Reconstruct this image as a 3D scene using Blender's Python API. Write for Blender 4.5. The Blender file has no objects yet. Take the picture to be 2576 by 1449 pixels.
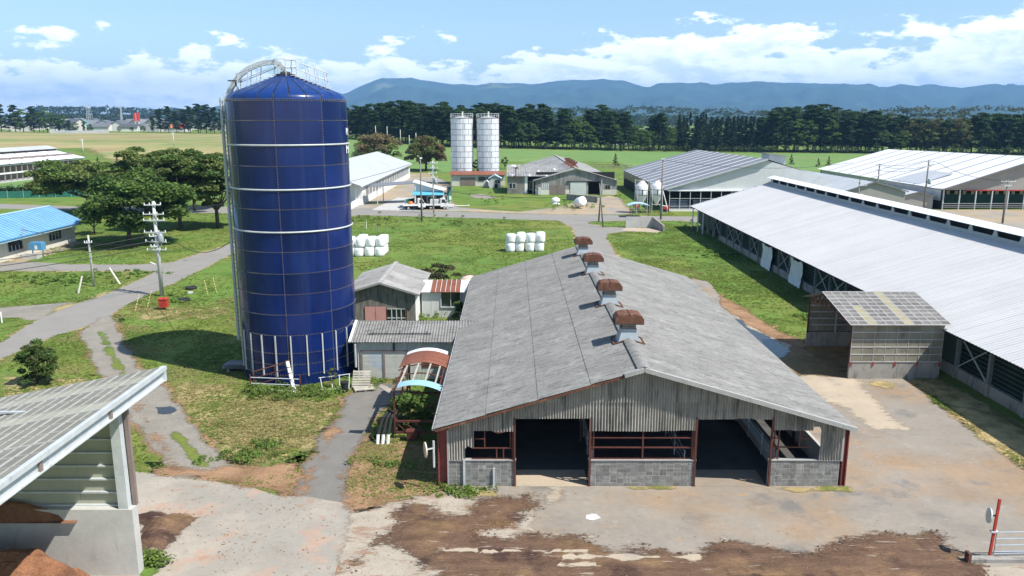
import bpy, math, random
import numpy as np
from mathutils import Vector

random.seed(7)
S = bpy.context.scene
COL = S.collection
PI = math.pi

# ------------------------------------------------------------------ camera, sky, sun
H = 17.0                                   # drone height over the yard (m)
F = 1985.0                                 # focal length in units of a 2576 px wide picture
PITCH = math.atan((724.5 - 300.0) / F)
cam = bpy.data.cameras.new("camera")
cam.sensor_width = 36.0
cam.lens = F / 2576.0 * 36.0
cam.clip_start = 0.5
cam.clip_end = 60000.0
co = bpy.data.objects.new("camera", cam)
co.location = (0, 0, H)
co.rotation_euler = (PI / 2 - PITCH, 0, 0)
COL.objects.link(co)
S.camera = co

SUN = Vector((0.65, -0.35, 1.0)).normalized()          # towards the sun
SUN_EL = math.asin(SUN.z)
SUN_AZ = math.atan2(SUN.x, SUN.y)
sl = bpy.data.lights.new("sun", 'SUN')
sl.energy = 4.6
sl.angle = math.radians(0.53)
sl.color = (1.0, 0.955, 0.88)
so = bpy.data.objects.new("sun", sl)
so.rotation_euler = SUN.to_track_quat('Z', 'Y').to_euler()
so.location = (60, -30, 90)
COL.objects.link(so)

W = bpy.data.worlds.new("World")
S.world = W
W.use_nodes = True
nt = W.node_tree
nt.nodes.clear()


def N(tree, typ, **kw):
    n = tree.nodes.new(typ)
    for k, v in kw.items():
        if k.startswith('i_'):
            n.inputs[k[2:].replace('_', ' ')].default_value = v
        else:
            setattr(n, k, v)
    return n


def wmath(op, a, b=None, clamp=False):
    n = nt.nodes.new('ShaderNodeMath')
    n.operation = op
    n.use_clamp = clamp
    for i, x in enumerate((a, b)):
        if x is None:
            continue
        if isinstance(x, (int, float)):
            n.inputs[i].default_value = x
        else:
            nt.links.new(x, n.inputs[i])
    return n.outputs[0]


def wramp(x, a, b, c=0.0, d=1.0):
    n = nt.nodes.new('ShaderNodeMapRange')
    n.interpolation_type = 'SMOOTHSTEP'
    n.inputs[1].default_value = a
    n.inputs[2].default_value = b
    n.inputs[3].default_value = c
    n.inputs[4].default_value = d
    nt.links.new(x, n.inputs[0])
    return n.outputs[0]


sky = N(nt, 'ShaderNodeTexSky', sky_type='NISHITA', sun_disc=False, sun_elevation=SUN_EL,
        sun_rotation=SUN_AZ, altitude=250.0, air_density=1.0, dust_density=0.4, ozone_density=2.2)
tc = N(nt, 'ShaderNodeTexCoord')
sep = N(nt, 'ShaderNodeSeparateXYZ')
nt.links.new(tc.outputs['Generated'], sep.inputs[0])


def wnoise(sc, zs, loc, detail, rough):
    mp = N(nt, 'ShaderNodeMapping')
    mp.inputs['Scale'].default_value = (sc, sc, sc * zs)
    mp.inputs['Location'].default_value = loc
    nt.links.new(tc.outputs['Generated'], mp.inputs['Vector'])
    n = N(nt, 'ShaderNodeTexNoise', noise_dimensions='3D')
    n.inputs['Scale'].default_value = 1.0
    n.inputs['Detail'].default_value = detail
    n.inputs['Roughness'].default_value = rough
    nt.links.new(mp.outputs[0], n.inputs['Vector'])
    return n.outputs[0]


OFS = (3.1, 7.7, 1.3)
el = sep.outputs[2]
az = sep.outputs[0]
# cumulus banks seen from the side: heaped cells, tops rising and falling along the horizon
big = wnoise(3.2, 0.6, (5.2, 1.1, 0.4), 2.0, 0.5)
dens = wnoise(13.0, 2.6, OFS, 10.0, 0.60)
dens_up = wnoise(13.0, 2.6, (OFS[0] + 0.13, OFS[1] - 0.05, OFS[2] + 0.20), 6.0, 0.55)
east = wramp(az, -0.5, 0.55, -0.030, 0.075)
thin = wramp(el, 0.035, 0.150, 0.20, -0.25)
lift = wmath('ADD', wmath('ADD', dens, wmath('MULTIPLY', wmath('SUBTRACT', big, 0.5), 0.34)), east)
d1 = wmath('ADD', lift, thin)
mask = wramp(d1, 0.50, 0.575)
lit = wramp(wmath('SUBTRACT', dens, dens_up), -0.13, 0.09)
thick = wramp(d1, 0.52, 0.66)
shade = wmath('MULTIPLY', wmath('MULTIPLY', thick, wmath('SUBTRACT', 1.0, lit)), 0.85, True)
c_mix = N(nt, 'ShaderNodeMix', data_type='RGBA')
c_mix.inputs[6].default_value = (12.8, 12.95, 13.1, 1)
c_mix.inputs[7].default_value = (7.0, 8.0, 9.2, 1)
nt.links.new(shade, c_mix.inputs[0])
tint = N(nt, 'ShaderNodeMix', data_type='RGBA', blend_type='MULTIPLY')
tint.inputs[0].default_value = 1.0
tint.inputs[7].default_value = (1.12, 1.13, 1.07, 1)
nt.links.new(sky.outputs[0], tint.inputs[6])
s_mix = N(nt, 'ShaderNodeMix', data_type='RGBA')
nt.links.new(wmath('MULTIPLY', mask, 0.88), s_mix.inputs[0])
nt.links.new(tint.outputs[2], s_mix.inputs[6])
nt.links.new(c_mix.outputs[2], s_mix.inputs[7])
bg = N(nt, 'ShaderNodeBackground')
bg.inputs['Strength'].default_value = 0.10
nt.links.new(s_mix.outputs[2], bg.inputs[0])
wo = N(nt, 'ShaderNodeOutputWorld')
nt.links.new(bg.outputs[0], wo.inputs[0])

S.view_settings.view_transform = 'Standard'
S.view_settings.look = 'None'
S.view_settings.gamma = 1.0
S.view_settings.use_curve_mapping = False
S.view_settings.exposure = 0.72

# ------------------------------------------------------------------ terrain and survey helpers
cp, sp = math.cos(PITCH), math.sin(PITCH)


def sst(a, b, x):
    t = np.clip((x - a) / (b - a), 0, 1)
    return t * t * (3 - 2 * t)


def hh(x, y):
    """height of the ground: flat yard, rising gently to the north-west"""
    return sst(230., 430., np.asarray(y, float)) * 7.0 * (1 - sst(-150., 130., np.asarray(x, float)))


def ray(u, v):
    a = (u - 1288.) / F
    b = -(v - 724.5) / F
    return np.array([a, cp + b * sp, -sp + b * cp])


def G(u, v, z=0.0):
    """surveyed point on the level plane z"""
    r = ray(u, v)
    return np.array([0, 0, H]) + r * ((z - H) / r[2])


def Y(u, v, y):
    r = ray(u, v)
    return np.array([0, 0, H]) + r * (y / r[1])


def T(u, v):
    """surveyed point on the terrain"""
    z = 0.0
    for _ in range(60):
        q = G(u, v, z)
        z2 = float(hh(q[0], q[1]))
        if abs(z2 - z) < 1e-3:
            break
        z = z + 0.6 * (z2 - z)
    return q


# ------------------------------------------------------------------ mesh builder
OFF = {}                                    # object name -> world origin


class MB:
    def __init__(s):
        s.v, s.f = [], []

    def poly(s, *pts):
        i = len(s.v)
        s.v += [tuple(map(float, p)) for p in pts]
        s.f.append(tuple(range(i, i + len(pts))))
        return s

    def box(s, x0, y0, z0, x1, y1, z1):
        i = len(s.v)
        s.v += [(x0, y0, z0), (x1, y0, z0), (x1, y1, z0), (x0, y1, z0),
                (x0, y0, z1), (x1, y0, z1), (x1, y1, z1), (x0, y1, z1)]
        for f in ((3, 2, 1, 0), (4, 5, 6, 7), (0, 1, 5, 4), (1, 2, 6, 5), (2, 3, 7, 6), (3, 0, 4, 7)):
            s.f.append(tuple(i + k for k in f))
        return s

    def hexa(s, bot, top):
        """solid between two matching polygons"""
        n = len(bot)
        i = len(s.v)
        s.v += [tuple(map(float, p)) for p in bot] + [tuple(map(float, p)) for p in top]
        s.f.append(tuple(i + k for k in reversed(range(n))))
        s.f.append(tuple(i + n + k for k in range(n)))
        for k in range(n):
            l = (k + 1) % n
            s.f.append((i + k, i + l, i + n + l, i + n + k))
        return s

    def slab(s, a, b, c, d, t):
        """four corners, thickened along the normal downwards"""
        a, b, c, d = [Vector(p) for p in (a, b, c, d)]
        n = (b - a).cross(d - a).normalized()
        if n.z < 0:
            n = -n
        o = -n * t
        return s.hexa((a + o, b + o, c + o, d + o), (a, b, c, d))

    def beam(s, p, q, w, h=None, up=(0, 0, 1)):
        h = h or w
        p, q = Vector(p), Vector(q)
        d = (q - p).normalized()
        up = Vector(up)
        if abs(d.dot(up)) > 0.98:
            up = Vector((0, 1, 0))
        a = d.cross(up).normalized() * (w / 2)
        b = a.cross(d).normalized() * (h / 2)
        return s.hexa((p - a - b, p + a - b, p + a + b, p - a + b), (q - a - b, q + a - b, q + a + b, q - a + b))

    def tube(s, p, q, r0, r1=None, n=6):
        r1 = r0 if r1 is None else r1
        p, q = Vector(p), Vector(q)
        d = (q - p).normalized()
        up = Vector((0, 0, 1)) if abs(d.z) < 0.95 else Vector((0, 1, 0))
        a = d.cross(up).normalized()
        b = a.cross(d)
        A = [p + (a * math.cos(2 * PI * k / n) + b * math.sin(2 * PI * k / n)) * r0 for k in range(n)]
        B = [q + (a * math.cos(2 * PI * k / n) + b * math.sin(2 * PI * k / n)) * r1 for k in range(n)]
        return s.hexa(A, B)

    def path(s, pts, r, n=6):
        for a, b in zip(pts[:-1], pts[1:]):
            s.tube(a, b, r, r, n)
        return s

    def lathe(s, prof, c=(0, 0, 0), n=24, a0=0.0, a1=2 * PI, close=True):
        i = len(s.v)
        full = abs(a1 - a0 - 2 * PI) < 1e-6
        m = n if full else n + 1
        for r, z in prof:
            for k in range(m):
                a = a0 + (a1 - a0) * k / n
                s.v.append((c[0] + r * math.cos(a), c[1] + r * math.sin(a), c[2] + z))
        for j in range(len(prof) - 1):
            for k in range(n):
                l = (k + 1) % m
                s.f.append((i + j * m + k, i + j * m + l, i + (j + 1) * m + l, i + (j + 1) * m + k))
        if full and close:
            s.f.append(tuple(i + k for k in reversed(range(m))))
            s.f.append(tuple(i + (len(prof) - 1) * m + k for k in range(m)))
        return s

    def ell(s, c, rx, ry, rz, nu=10, nv=6):
        i = len(s.v)
        for j in range(nv + 1):
            t = PI * j / nv
            for k in range(nu):
                a = 2 * PI * k / nu
                s.v.append((c[0] + rx * math.sin(t) * math.cos(a), c[1] + ry * math.sin(t) * math.sin(a), c[2] - rz * math.cos(t)))
        for j in range(nv):
            for k in range(nu):
                l = (k + 1) % nu
                s.f.append((i + j * nu + k, i + j * nu + l, i + (j + 1) * nu + l, i + (j + 1) * nu + k))
        return s

    def corr(s, o, ux, uy, w, h, pitch, amp, nrm, top=None):
        """corrugated sheet: ribs run along uy, waves across ux; top(x) gives the height of each rib"""
        o, ux, uy, nrm = Vector(o), Vector(ux), Vector(uy), Vector(nrm)
        n = max(2, int(round(w / pitch)) * 2)
        i = len(s.v)
        for k in range(n + 1):
            x = w * k / n
            a = amp * (0.5 if k % 2 else -0.5)
            p = o + ux * x + nrm * a
            hgt = h if top is None else top(x)
            s.v.append(tuple(p))
            s.v.append(tuple(p + uy * hgt))
        for k in range(n):
            s.f.append((i + 2 * k, i + 2 * k + 2, i + 2 * k + 3, i + 2 * k + 1))
        return s

    def mesh(s, name, off=(0, 0, 0), smooth=False):
        me = bpy.data.meshes.new(name)
        v = np.array(s.v, float) - np.array(off, float)
        me.from_pydata(v.tolist(), [], s.f)
        if smooth:
            me.polygons.foreach_set('use_smooth', [True] * len(me.polygons))
        me.update()
        return me

    def build(s, name, mat, parent=None, smooth=False, **tags):
        off = OFF[parent.name] if parent is not None else (0, 0, 0)
        me = s.mesh(name, off, smooth)
        return place(name, me, mat, parent, off, **tags)


def place(name, me, mat, parent=None, world=(0, 0, 0), rot=None, **tags):
    """link one mesh as one object whose origin stands at a world point"""
    if mat is not None and len(me.materials) == 0:
        me.materials.append(mat)
    o = bpy.data.objects.new(name, me)
    COL.objects.link(o)
    w = np.array(world, float)
    if parent is not None:
        o.parent = parent
        o.location = tuple(w - np.array(OFF[parent.name], float))
    else:
        o.location = tuple(w)
    if rot is not None:
        o.rotation_euler = rot
    OFF[o.name] = w
    for k, v in tags.items():
        o[k] = v
    return o


def thing(name, label, cat, loc, group=None):
    o = bpy.data.objects.new(name, None)
    COL.objects.link(o)
    o.empty_display_size = 0.3
    o.location = tuple(map(float, loc))
    OFF[o.name] = np.array(loc, float)
    o['label'] = label
    o['category'] = cat
    if group:
        o['group'] = group
    return o


def solo(o, label, cat, group=None):
    o['label'] = label
    o['category'] = cat
    if group:
        o['group'] = group
    return o


def dup(root, loc, rotz=0.0, label=None, group=None, scale=None):
    r = root.copy()
    COL.objects.link(r)
    r.location = tuple(map(float, loc))
    r.rotation_euler = (0, 0, rotz)
    if scale is not None:
        r.scale = scale if isinstance(scale, tuple) else (scale,) * 3
    if label:
        r['label'] = label
    if group:
        r['group'] = group
    for ch in list(root.children):
        c = ch.copy()
        COL.objects.link(c)
        c.parent = r
        for g in list(ch.children):
            d = g.copy()
            COL.objects.link(d)
            d.parent = c
    return r


# ------------------------------------------------------------------ materials
def L(t, a, b):
    t.links.new(a, b)


def material(name, col, rough=0.7, metal=0.0, spec=0.3, var=0.15, scale=2.0, stretch=(1, 1, 1), fine=0.0,
             stain=None, objvar=0.0, bump=0.0, bscale=20.0, attr=None, hue=None, transl=0.0, alpha=1.0, joints=None):
    """weathered surface: large and fine tone variation, optional stains, variation per piece and relief.
    stain = (colour, threshold, softness, scale, stretch, amount) or a list of those"""
    m = bpy.data.materials.new(name)
    m.use_nodes = True
    t = m.node_tree
    t.nodes.clear()
    out = t.nodes.new('ShaderNodeOutputMaterial')
    b = t.nodes.new('ShaderNodeBsdfPrincipled')
    b.inputs['Roughness'].default_value = rough
    b.inputs['Metallic'].default_value = metal
    b.inputs['Specular IOR Level'].default_value = spec
    geo = t.nodes.new('ShaderNodeNewGeometry')

    def noise(sc, st, detail=5.0, ro=0.6):
        mp = t.nodes.new('ShaderNodeMapping')
        mp.inputs['Scale'].default_value = tuple(sc * k for k in st)
        L(t, geo.outputs['Position'], mp.inputs['Vector'])
        n = t.nodes.new('ShaderNodeTexNoise')
        n.inputs['Scale'].default_value = 1.0
        n.inputs['Detail'].default_value = detail
        n.inputs['Roughness'].default_value = ro
        L(t, mp.outputs[0], n.inputs['Vector'])
        return n.outputs[0]

    def rng(x, a, b_, c, d, smooth=False):
        n = t.nodes.new('ShaderNodeMapRange')
        if smooth:
            n.interpolation_type = 'SMOOTHSTEP'
        for i, k in enumerate((a, b_, c, d)):
            n.inputs[i + 1].default_value = k
        L(t, x, n.inputs[0])
        return n.outputs[0]

    def mulv(c, f):
        n = t.nodes.new('ShaderNodeVectorMath')
        n.operation = 'SCALE'
        L(t, c, n.inputs[0])
        L(t, f, n.inputs['Scale'])
        return n.outputs[0]

    def mix(fac, a, b_):
        n = t.nodes.new('ShaderNodeMix')
        n.data_type = 'RGBA'
        L(t, fac, n.inputs[0])
        L(t, a, n.inputs[6])
        if isinstance(b_, tuple):
            n.inputs[7].default_value = b_ + (1,)
        else:
            L(t, b_, n.inputs[7])
        return n.outputs[2]

    if attr:
        at = t.nodes.new('ShaderNodeAttribute')
        at.attribute_name = attr
        c = at.outputs['Color']
    else:
        rgb = t.nodes.new('ShaderNodeRGB')
        rgb.outputs[0].default_value = tuple(col) + (1,)
        c = rgb.outputs[0]
    if hue:                                   # (colour, scale, low, high): soft patches of a second colour
        for hc, hs, lo, hi in (hue if isinstance(hue, list) else [hue]):
            c = mix(rng(noise(hs, (1, 1, 1), 5.0, 0.6), lo, hi, 0, 1, True), c, hc)
    if var:
        c = mulv(c, rng(noise(scale, stretch), 0.25, 0.75, 1 - var, 1 + var))
    if fine:
        c = mulv(c, rng(noise(scale * 9.0, stretch, 3.0, 0.7), 0.25, 0.75, 1 - fine, 1 + fine))
    if objvar:
        oi = t.nodes.new('ShaderNodeObjectInfo')
        c = mulv(c, rng(oi.outputs['Random'], 0, 1, 1 - objvar, 1 + objvar))
    if stain:
        for sc_, th, so_, ss, st, amt in (stain if isinstance(stain, list) else [stain]):
            f = rng(noise(ss, st, 6.0, 0.65), th, th + so_, 0, amt, True)
            c = mix(f, c, tuple(sc_))
    L(t, c, b.inputs['Base Color'])
    if bump:
        bp = t.nodes.new('ShaderNodeBump')
        bp.inputs['Strength'].default_value = 1.0
        bp.inputs['Distance'].default_value = bump
        L(t, noise(bscale, (1, 1, 1), 4.0, 0.65), bp.inputs['Height'])
        L(t, bp.outputs[0], b.inputs['Normal'])
    sh = b.outputs[0]
    if transl:
        tr = t.nodes.new('ShaderNodeBsdfTranslucent')
        L(t, c, tr.inputs[0])
        mx = t.nodes.new('ShaderNodeMixShader')
        mx.inputs[0].default_value = transl
        L(t, sh, mx.inputs[1])
        L(t, tr.outputs[0], mx.inputs[2])
        sh = mx.outputs[0]
    if alpha < 1.0:
        tp = t.nodes.new('ShaderNodeBsdfTransparent')
        mx = t.nodes.new('ShaderNodeMixShader')
        mx.inputs[0].default_value = alpha
        L(t, tp.outputs[0], mx.inputs[1])
        L(t, sh, mx.inputs[2])
        sh = mx.outputs[0]
    L(t, sh, out.inputs[0])
    return m


M = {}
GREY = (0.33, 0.33, 0.32)
M['slate'] = material('cement_sheet', (0.222, 0.219, 0.208), 0.9, var=0.16, scale=0.5, fine=0.16, objvar=0.06, stretch=(1, 1, 1),
                      stain=[((0.10, 0.10, 0.09), 0.50, 0.14, 2.0, (0.45, 2.6, 1), 0.65), ((0.085, 0.083, 0.075), 0.60, 0.05, 5.5, (0.6, 1.6, 1), 0.55), ((0.37, 0.37, 0.36), 0.55, 0.2, 0.9, (1, 1, 1), 0.5)], bump=0.03, bscale=9)
M['slate_wall'] = material('cement_wall_sheet', (0.34, 0.32, 0.285), 0.9, var=0.24, scale=1.1, fine=0.14, objvar=0.10,
                           stain=[((0.075, 0.073, 0.065), 0.48, 0.2, 1.3, (3.0, 3.0, 0.35), 0.75)])
M['slate_old'] = material('old_cement_sheet', (0.265, 0.26, 0.25), 0.9, var=0.25, scale=0.35, fine=0.15, objvar=0.10,
                          stain=[((0.10, 0.10, 0.095), 0.52, 0.2, 0.8, (1, 1, 0.3), 0.6)])
M['slate_dirty'] = material('lichen_cement_sheet', (0.215, 0.205, 0.185), 0.9, var=0.25, scale=2.0, fine=0.15, objvar=0.10,
                            stain=[((0.085, 0.08, 0.075), 0.47, 0.2, 1.6, (3, 3, 0.4), 0.75)])
M['ridge'] = material('ridge_cement', (0.34, 0.335, 0.32), 0.9, var=0.15, scale=1.5, fine=0.1, stain=((0.16, 0.16, 0.15), 0.56, 0.12, 3, (1, 1, 1), 0.5))
M['block'] = material('concrete_block', (0.205, 0.20, 0.185), 0.92, var=0.32, scale=2.4, fine=0.2, objvar=0.24,
                      stain=[((0.42, 0.42, 0.41), 0.56, 0.12, 2.0, (2.5, 2.5, 0.7), 0.6), ((0.07, 0.07, 0.065), 0.56, 0.15, 1.4, (2, 2, 0.6), 0.6)], bump=0.01, bscale=30)
M['mortar'] = material('mortar', (0.36, 0.352, 0.33), 0.95, var=0.2, scale=2.0, stain=((0.12, 0.12, 0.11), 0.55, 0.15, 1.3, (1, 1, 0.5), 0.6))
M['rust'] = material('rust', (0.125, 0.055, 0.033), 0.85, var=0.35, scale=3.0, fine=0.25, objvar=0.1,
                     stain=[((0.30, 0.17, 0.11), 0.52, 0.15, 4, (1, 1, 0.5), 0.5), ((0.05, 0.03, 0.025), 0.58, 0.1, 5, (1, 1, 0.4), 0.6)], bump=0.01)
M['redpost_lit'] = material('sunlit_red_steel', (0.20, 0.055, 0.045), 0.6, var=0.2, scale=1.5, fine=0.1)  # frame steel lightened in colour for the sun on the corner posts
M['redsteel'] = material('red_oxide_steel', (0.105, 0.036, 0.028), 0.6, var=0.25, scale=2.0, fine=0.15,
                         stain=((0.09, 0.04, 0.025), 0.56, 0.12, 4, (1, 1, 0.6), 0.6))
M['galv'] = material('galvanised_steel', (0.48, 0.50, 0.51), 0.42, metal=0.7, var=0.12, scale=3.0, fine=0.06)
M['galvflat'] = material('dull_galvanised_steel', (0.50, 0.53, 0.54), 0.55, metal=0.15, var=0.14, scale=2.0, fine=0.08,
                         stain=((0.24, 0.22, 0.19), 0.60, 0.1, 3, (1, 1, 0.5), 0.4))
M['lead'] = material('flashing_sheet', (0.34, 0.38, 0.40), 0.5, metal=0.2, var=0.12, scale=2.0, fine=0.08, stain=((0.2, 0.14, 0.1), 0.6, 0.1, 4, (1, 1, 0.5), 0.5))
M['blue'] = material('blue_enamel', (0.005, 0.0165, 0.092), 0.16, spec=0.3, var=0.22, scale=0.6, objvar=0.24, fine=0.06,
                     stain=[((0.022, 0.036, 0.11), 0.52, 0.2, 0.7, (2.6, 2.6, 0.10), 0.6), ((0.004, 0.008, 0.03), 0.54, 0.2, 0.8, (2.0, 2.0, 0.12), 0.6)])
M['bluedome'] = material('blue_enamel_roof', (0.008, 0.036, 0.17), 0.24, spec=0.5, var=0.2, scale=0.8, objvar=0.08, fine=0.06,
                         stain=((0.10, 0.12, 0.22), 0.56, 0.2, 1.2, (1, 1, 1), 0.45))
M['seam'] = material('rusty_seam', (0.045, 0.042, 0.050), 0.7, var=0.3, scale=3, stain=((0.12, 0.085, 0.07), 0.56, 0.15, 3, (1, 1, 1), 0.7))
M['bolt'] = material('bolt_heads', (0.25, 0.24, 0.24), 0.5, metal=0.3, var=0.4, scale=4)
M['white'] = material('white_paint', (0.74, 0.74, 0.72), 0.55, var=0.07, scale=2.0, fine=0.04, stain=((0.42, 0.40, 0.36), 0.60, 0.15, 1.6, (2, 2, 0.4), 0.4))
M['whitesheet'] = material('white_steel_roof', (0.72, 0.73, 0.75), 0.45, var=0.05, scale=0.4, fine=0.03, objvar=0.03, stain=((0.52, 0.53, 0.54), 0.58, 0.2, 0.5, (1, 1, 1), 0.4))
M['silver'] = material('silver_steel_roof', (0.515, 0.505, 0.495), 0.42, metal=0.0, spec=0.5, var=0.07, scale=0.25, fine=0.03, objvar=0.035,
                       stain=((0.45, 0.46, 0.47), 0.56, 0.2, 0.35, (0.4, 2.5, 1), 0.4))
M['postgrey'] = material('shaded_steel_post', (0.20, 0.21, 0.22), 0.6, var=0.15, scale=2)  # steel darkened for the eave shade on posts and silo shadow on sheets
M['lap2'] = material('pale_purlin', (0.45, 0.44, 0.42), 0.6, var=0.25, scale=2, fine=0.08)
M['greyroof'] = material('grey_steel_roof', (0.185, 0.188, 0.20), 0.5, var=0.08, scale=0.4, fine=0.03, objvar=0.02)
M['greyroof2'] = material('pale_grey_roof', (0.44, 0.46, 0.48), 0.5, var=0.08, scale=0.3, fine=0.03, objvar=0.03, stain=((0.32, 0.33, 0.34), 0.58, 0.15, 0.5, (1, 1, 1), 0.4))
M['darkstrip'] = material('roof_batten', (0.12, 0.12, 0.125), 0.6, var=0.1)
M['lightstrip'] = material('roof_light_strip', (0.84, 0.85, 0.86), 0.4, var=0.04)
M['siding'] = material('pale_siding', (0.52, 0.535, 0.53), 0.6, var=0.08, scale=0.7, fine=0.04, objvar=0.03, stain=((0.33, 0.33, 0.31), 0.6, 0.15, 0.9, (2, 2, 0.3), 0.35))
M['shedwall'] = material('grey_green_sheet', (0.44, 0.455, 0.42), 0.6, var=0.10, scale=1.2, fine=0.05, objvar=0.04, stain=((0.24, 0.2, 0.16), 0.6, 0.13, 1.6, (2.5, 2.5, 0.3), 0.45))
M['browncem'] = material('brown_grey_siding', (0.30, 0.285, 0.265), 0.8, var=0.1, scale=0.6, objvar=0.04)
M['concrete'] = material('concrete', (0.44, 0.435, 0.41), 0.9, var=0.14, scale=0.9, fine=0.06, stain=[((0.22, 0.215, 0.19), 0.55, 0.2, 0.9, (2, 2, 0.5), 0.5)], bump=0.006, bscale=16)
M['concrete_d'] = material('stained_concrete', (0.30, 0.285, 0.26), 0.92, var=0.2, scale=0.9, fine=0.08, stain=[((0.085, 0.08, 0.065), 0.48, 0.2, 1.0, (1.6, 1.6, 0.5), 0.7), ((0.24, 0.13, 0.07), 0.58, 0.15, 0.6, (1, 1, 1), 0.5)], bump=0.008)
M['dark'] = material('dark_interior', (0.022, 0.022, 0.022), 0.9, var=0.2)  # near-black colour stands in for the shade inside open buildings
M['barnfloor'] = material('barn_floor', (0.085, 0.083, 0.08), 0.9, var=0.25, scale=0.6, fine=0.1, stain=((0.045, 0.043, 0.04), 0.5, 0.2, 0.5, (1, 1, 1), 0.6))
M['glass'] = material('window_glass', (0.035, 0.045, 0.05), 0.08, spec=0.6, var=0.1)
M['green_dark'] = material('dark_green_curtain', (0.045, 0.075, 0.055), 0.75, var=0.15, scale=0.8, fine=0.08)
M['greennet'] = material('green_netting', (0.025, 0.14, 0.10), 0.7, var=0.25, scale=1.5, fine=0.15)
M['darknet'] = material('dark_green_net', (0.02, 0.07, 0.055), 0.8, var=0.3, scale=0.5)
M['black'] = material('black_rubber', (0.022, 0.022, 0.024), 0.7, var=0.2, scale=4)
M['wood'] = material('weathered_wood', (0.42, 0.39, 0.33), 0.85, var=0.2, scale=2.0, fine=0.15, objvar=0.12)
M['oldwood'] = material('grey_timber', (0.26, 0.23, 0.20), 0.9, var=0.25, scale=2.0, fine=0.15, objvar=0.1)
M['poleconc'] = material('pole_concrete', (0.50, 0.49, 0.47), 0.85, var=0.1, scale=1.5, fine=0.06)
M['polewood'] = material('pole_timber', (0.20, 0.18, 0.165), 0.9, var=0.2, scale=1.5, fine=0.1)
M['wire'] = material('cable', (0.03, 0.03, 0.032), 0.6, var=0)
M['film'] = material('bale_film', (0.80, 0.81, 0.82), 0.32, spec=0.5, var=0.06, scale=3.0, fine=0.04, bump=0.03, bscale=6, stain=((0.55, 0.55, 0.53), 0.6, 0.1, 2.0, (3, 3, 0.5), 0.4))
M['tarp'] = material('white_tarpaulin', (0.72, 0.74, 0.76), 0.5, var=0.10, scale=1.5, bump=0.06, bscale=3, stain=((0.36, 0.36, 0.34), 0.58, 0.15, 1.2, (2, 2, 0.6), 0.5))
M['pink'] = material('faded_pink_paint', (0.50, 0.255, 0.235), 0.7, var=0.1, scale=1.5, fine=0.05, stain=((0.35, 0.17, 0.14), 0.6, 0.1, 3, (1, 1, 0.4), 0.5))
M['brownpaint'] = material('brown_door_paint', (0.21, 0.165, 0.15), 0.7, var=0.12, scale=1.5, fine=0.06)
M['rustroof'] = material('rust_red_roof', (0.205, 0.075, 0.045), 0.75, var=0.2, scale=1.2, fine=0.12, objvar=0.08, stain=((0.38, 0.22, 0.15), 0.6, 0.12, 3, (1, 1, 1), 0.4))
M['whitecast'] = material('peeling_white_roof', (0.62, 0.63, 0.62), 0.6, var=0.1, scale=2, stain=((0.26, 0.1, 0.06), 0.62, 0.06, 3, (1, 1, 1), 0.8))
M['skyroof'] = material('pale_blue_sheet', (0.28, 0.47, 0.56), 0.6, var=0.12, scale=1.5, fine=0.06, stain=((0.35, 0.33, 0.30), 0.62, 0.1, 3, (1, 1, 1), 0.5))
M['blueroof'] = material('sky_blue_roof', (0.17, 0.36, 0.58), 0.55, var=0.12, scale=0.7, fine=0.06, objvar=0.06, stain=((0.34, 0.37, 0.38), 0.55, 0.15, 1.6, (1.0, 4, 1), 0.65))
M['bluetrim'] = material('blue_trim', (0.07, 0.24, 0.50), 0.5, var=0.08)
M['bluetrim2'] = material('light_blue_trim', (0.40, 0.58, 0.66), 0.5, var=0.08)
M['tankblue'] = material('blue_tank_plastic', (0.09, 0.27, 0.45), 0.5, var=0.12)
M['cream'] = material('cream_render', (0.60, 0.575, 0.50), 0.85, var=0.08, scale=0.8, stain=((0.36, 0.34, 0.30), 0.6, 0.15, 0.8, (2, 2, 0.4), 0.4))
M['awning'] = material('teal_awning', (0.10, 0.36, 0.46), 0.55, var=0.1)
M['hutwall'] = material('hut_dark_panel', (0.055, 0.04, 0.04), 0.7, var=0.15)
M['hutblue'] = material('hut_pale_gable', (0.50, 0.60, 0.68), 0.7, var=0.06)
M['orange'] = material('orange_plastic', (0.55, 0.17, 0.04), 0.5, var=0.1)
M['redpaint'] = material('red_paint', (0.42, 0.045, 0.03), 0.5, var=0.12, scale=3, fine=0.08)
M['yellow'] = material('yellow_guard', (0.62, 0.50, 0.26), 0.6, var=0.1)
M['cream_plastic'] = material('beige_plastic', (0.62, 0.50, 0.39), 0.45, var=0.06, scale=2)
M['carwhite'] = material('white_car_paint', (0.78, 0.78, 0.76), 0.25, spec=0.5, var=0.03)
M['silo_white'] = material('white_enamel', (0.60, 0.62, 0.645), 0.35, spec=0.5, var=0.08, scale=0.5, objvar=0.05, stain=((0.40, 0.41, 0.42), 0.6, 0.2, 0.5, (2, 2, 0.15), 0.4))
M['clear'] = material('old_clear_sheet', (0.40, 0.40, 0.39), 0.35, spec=0.5, var=0.15, scale=1.0, objvar=0.10, transl=0.35,
                      stain=((0.24, 0.235, 0.24), 0.50, 0.2, 0.8, (1, 1, 1), 0.6))
M['clear2'] = material('smoky_clear_sheet', (0.235, 0.222, 0.21), 0.55, spec=0.2, var=0.25, scale=0.9, objvar=0.16, transl=0.25, alpha=0.90,
                       stain=((0.42, 0.41, 0.41), 0.60, 0.06, 1.6, (1, 1, 1), 0.7))
M['clearwall'] = material('dirty_clear_wall', (0.33, 0.305, 0.235), 0.5, spec=0.3, var=0.28, scale=0.7, objvar=0.08, transl=0.3, fine=0.06,
                          stain=[((0.10, 0.10, 0.085), 0.50, 0.2, 0.8, (1.0, 1.0, 1.2), 0.6)])
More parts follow.
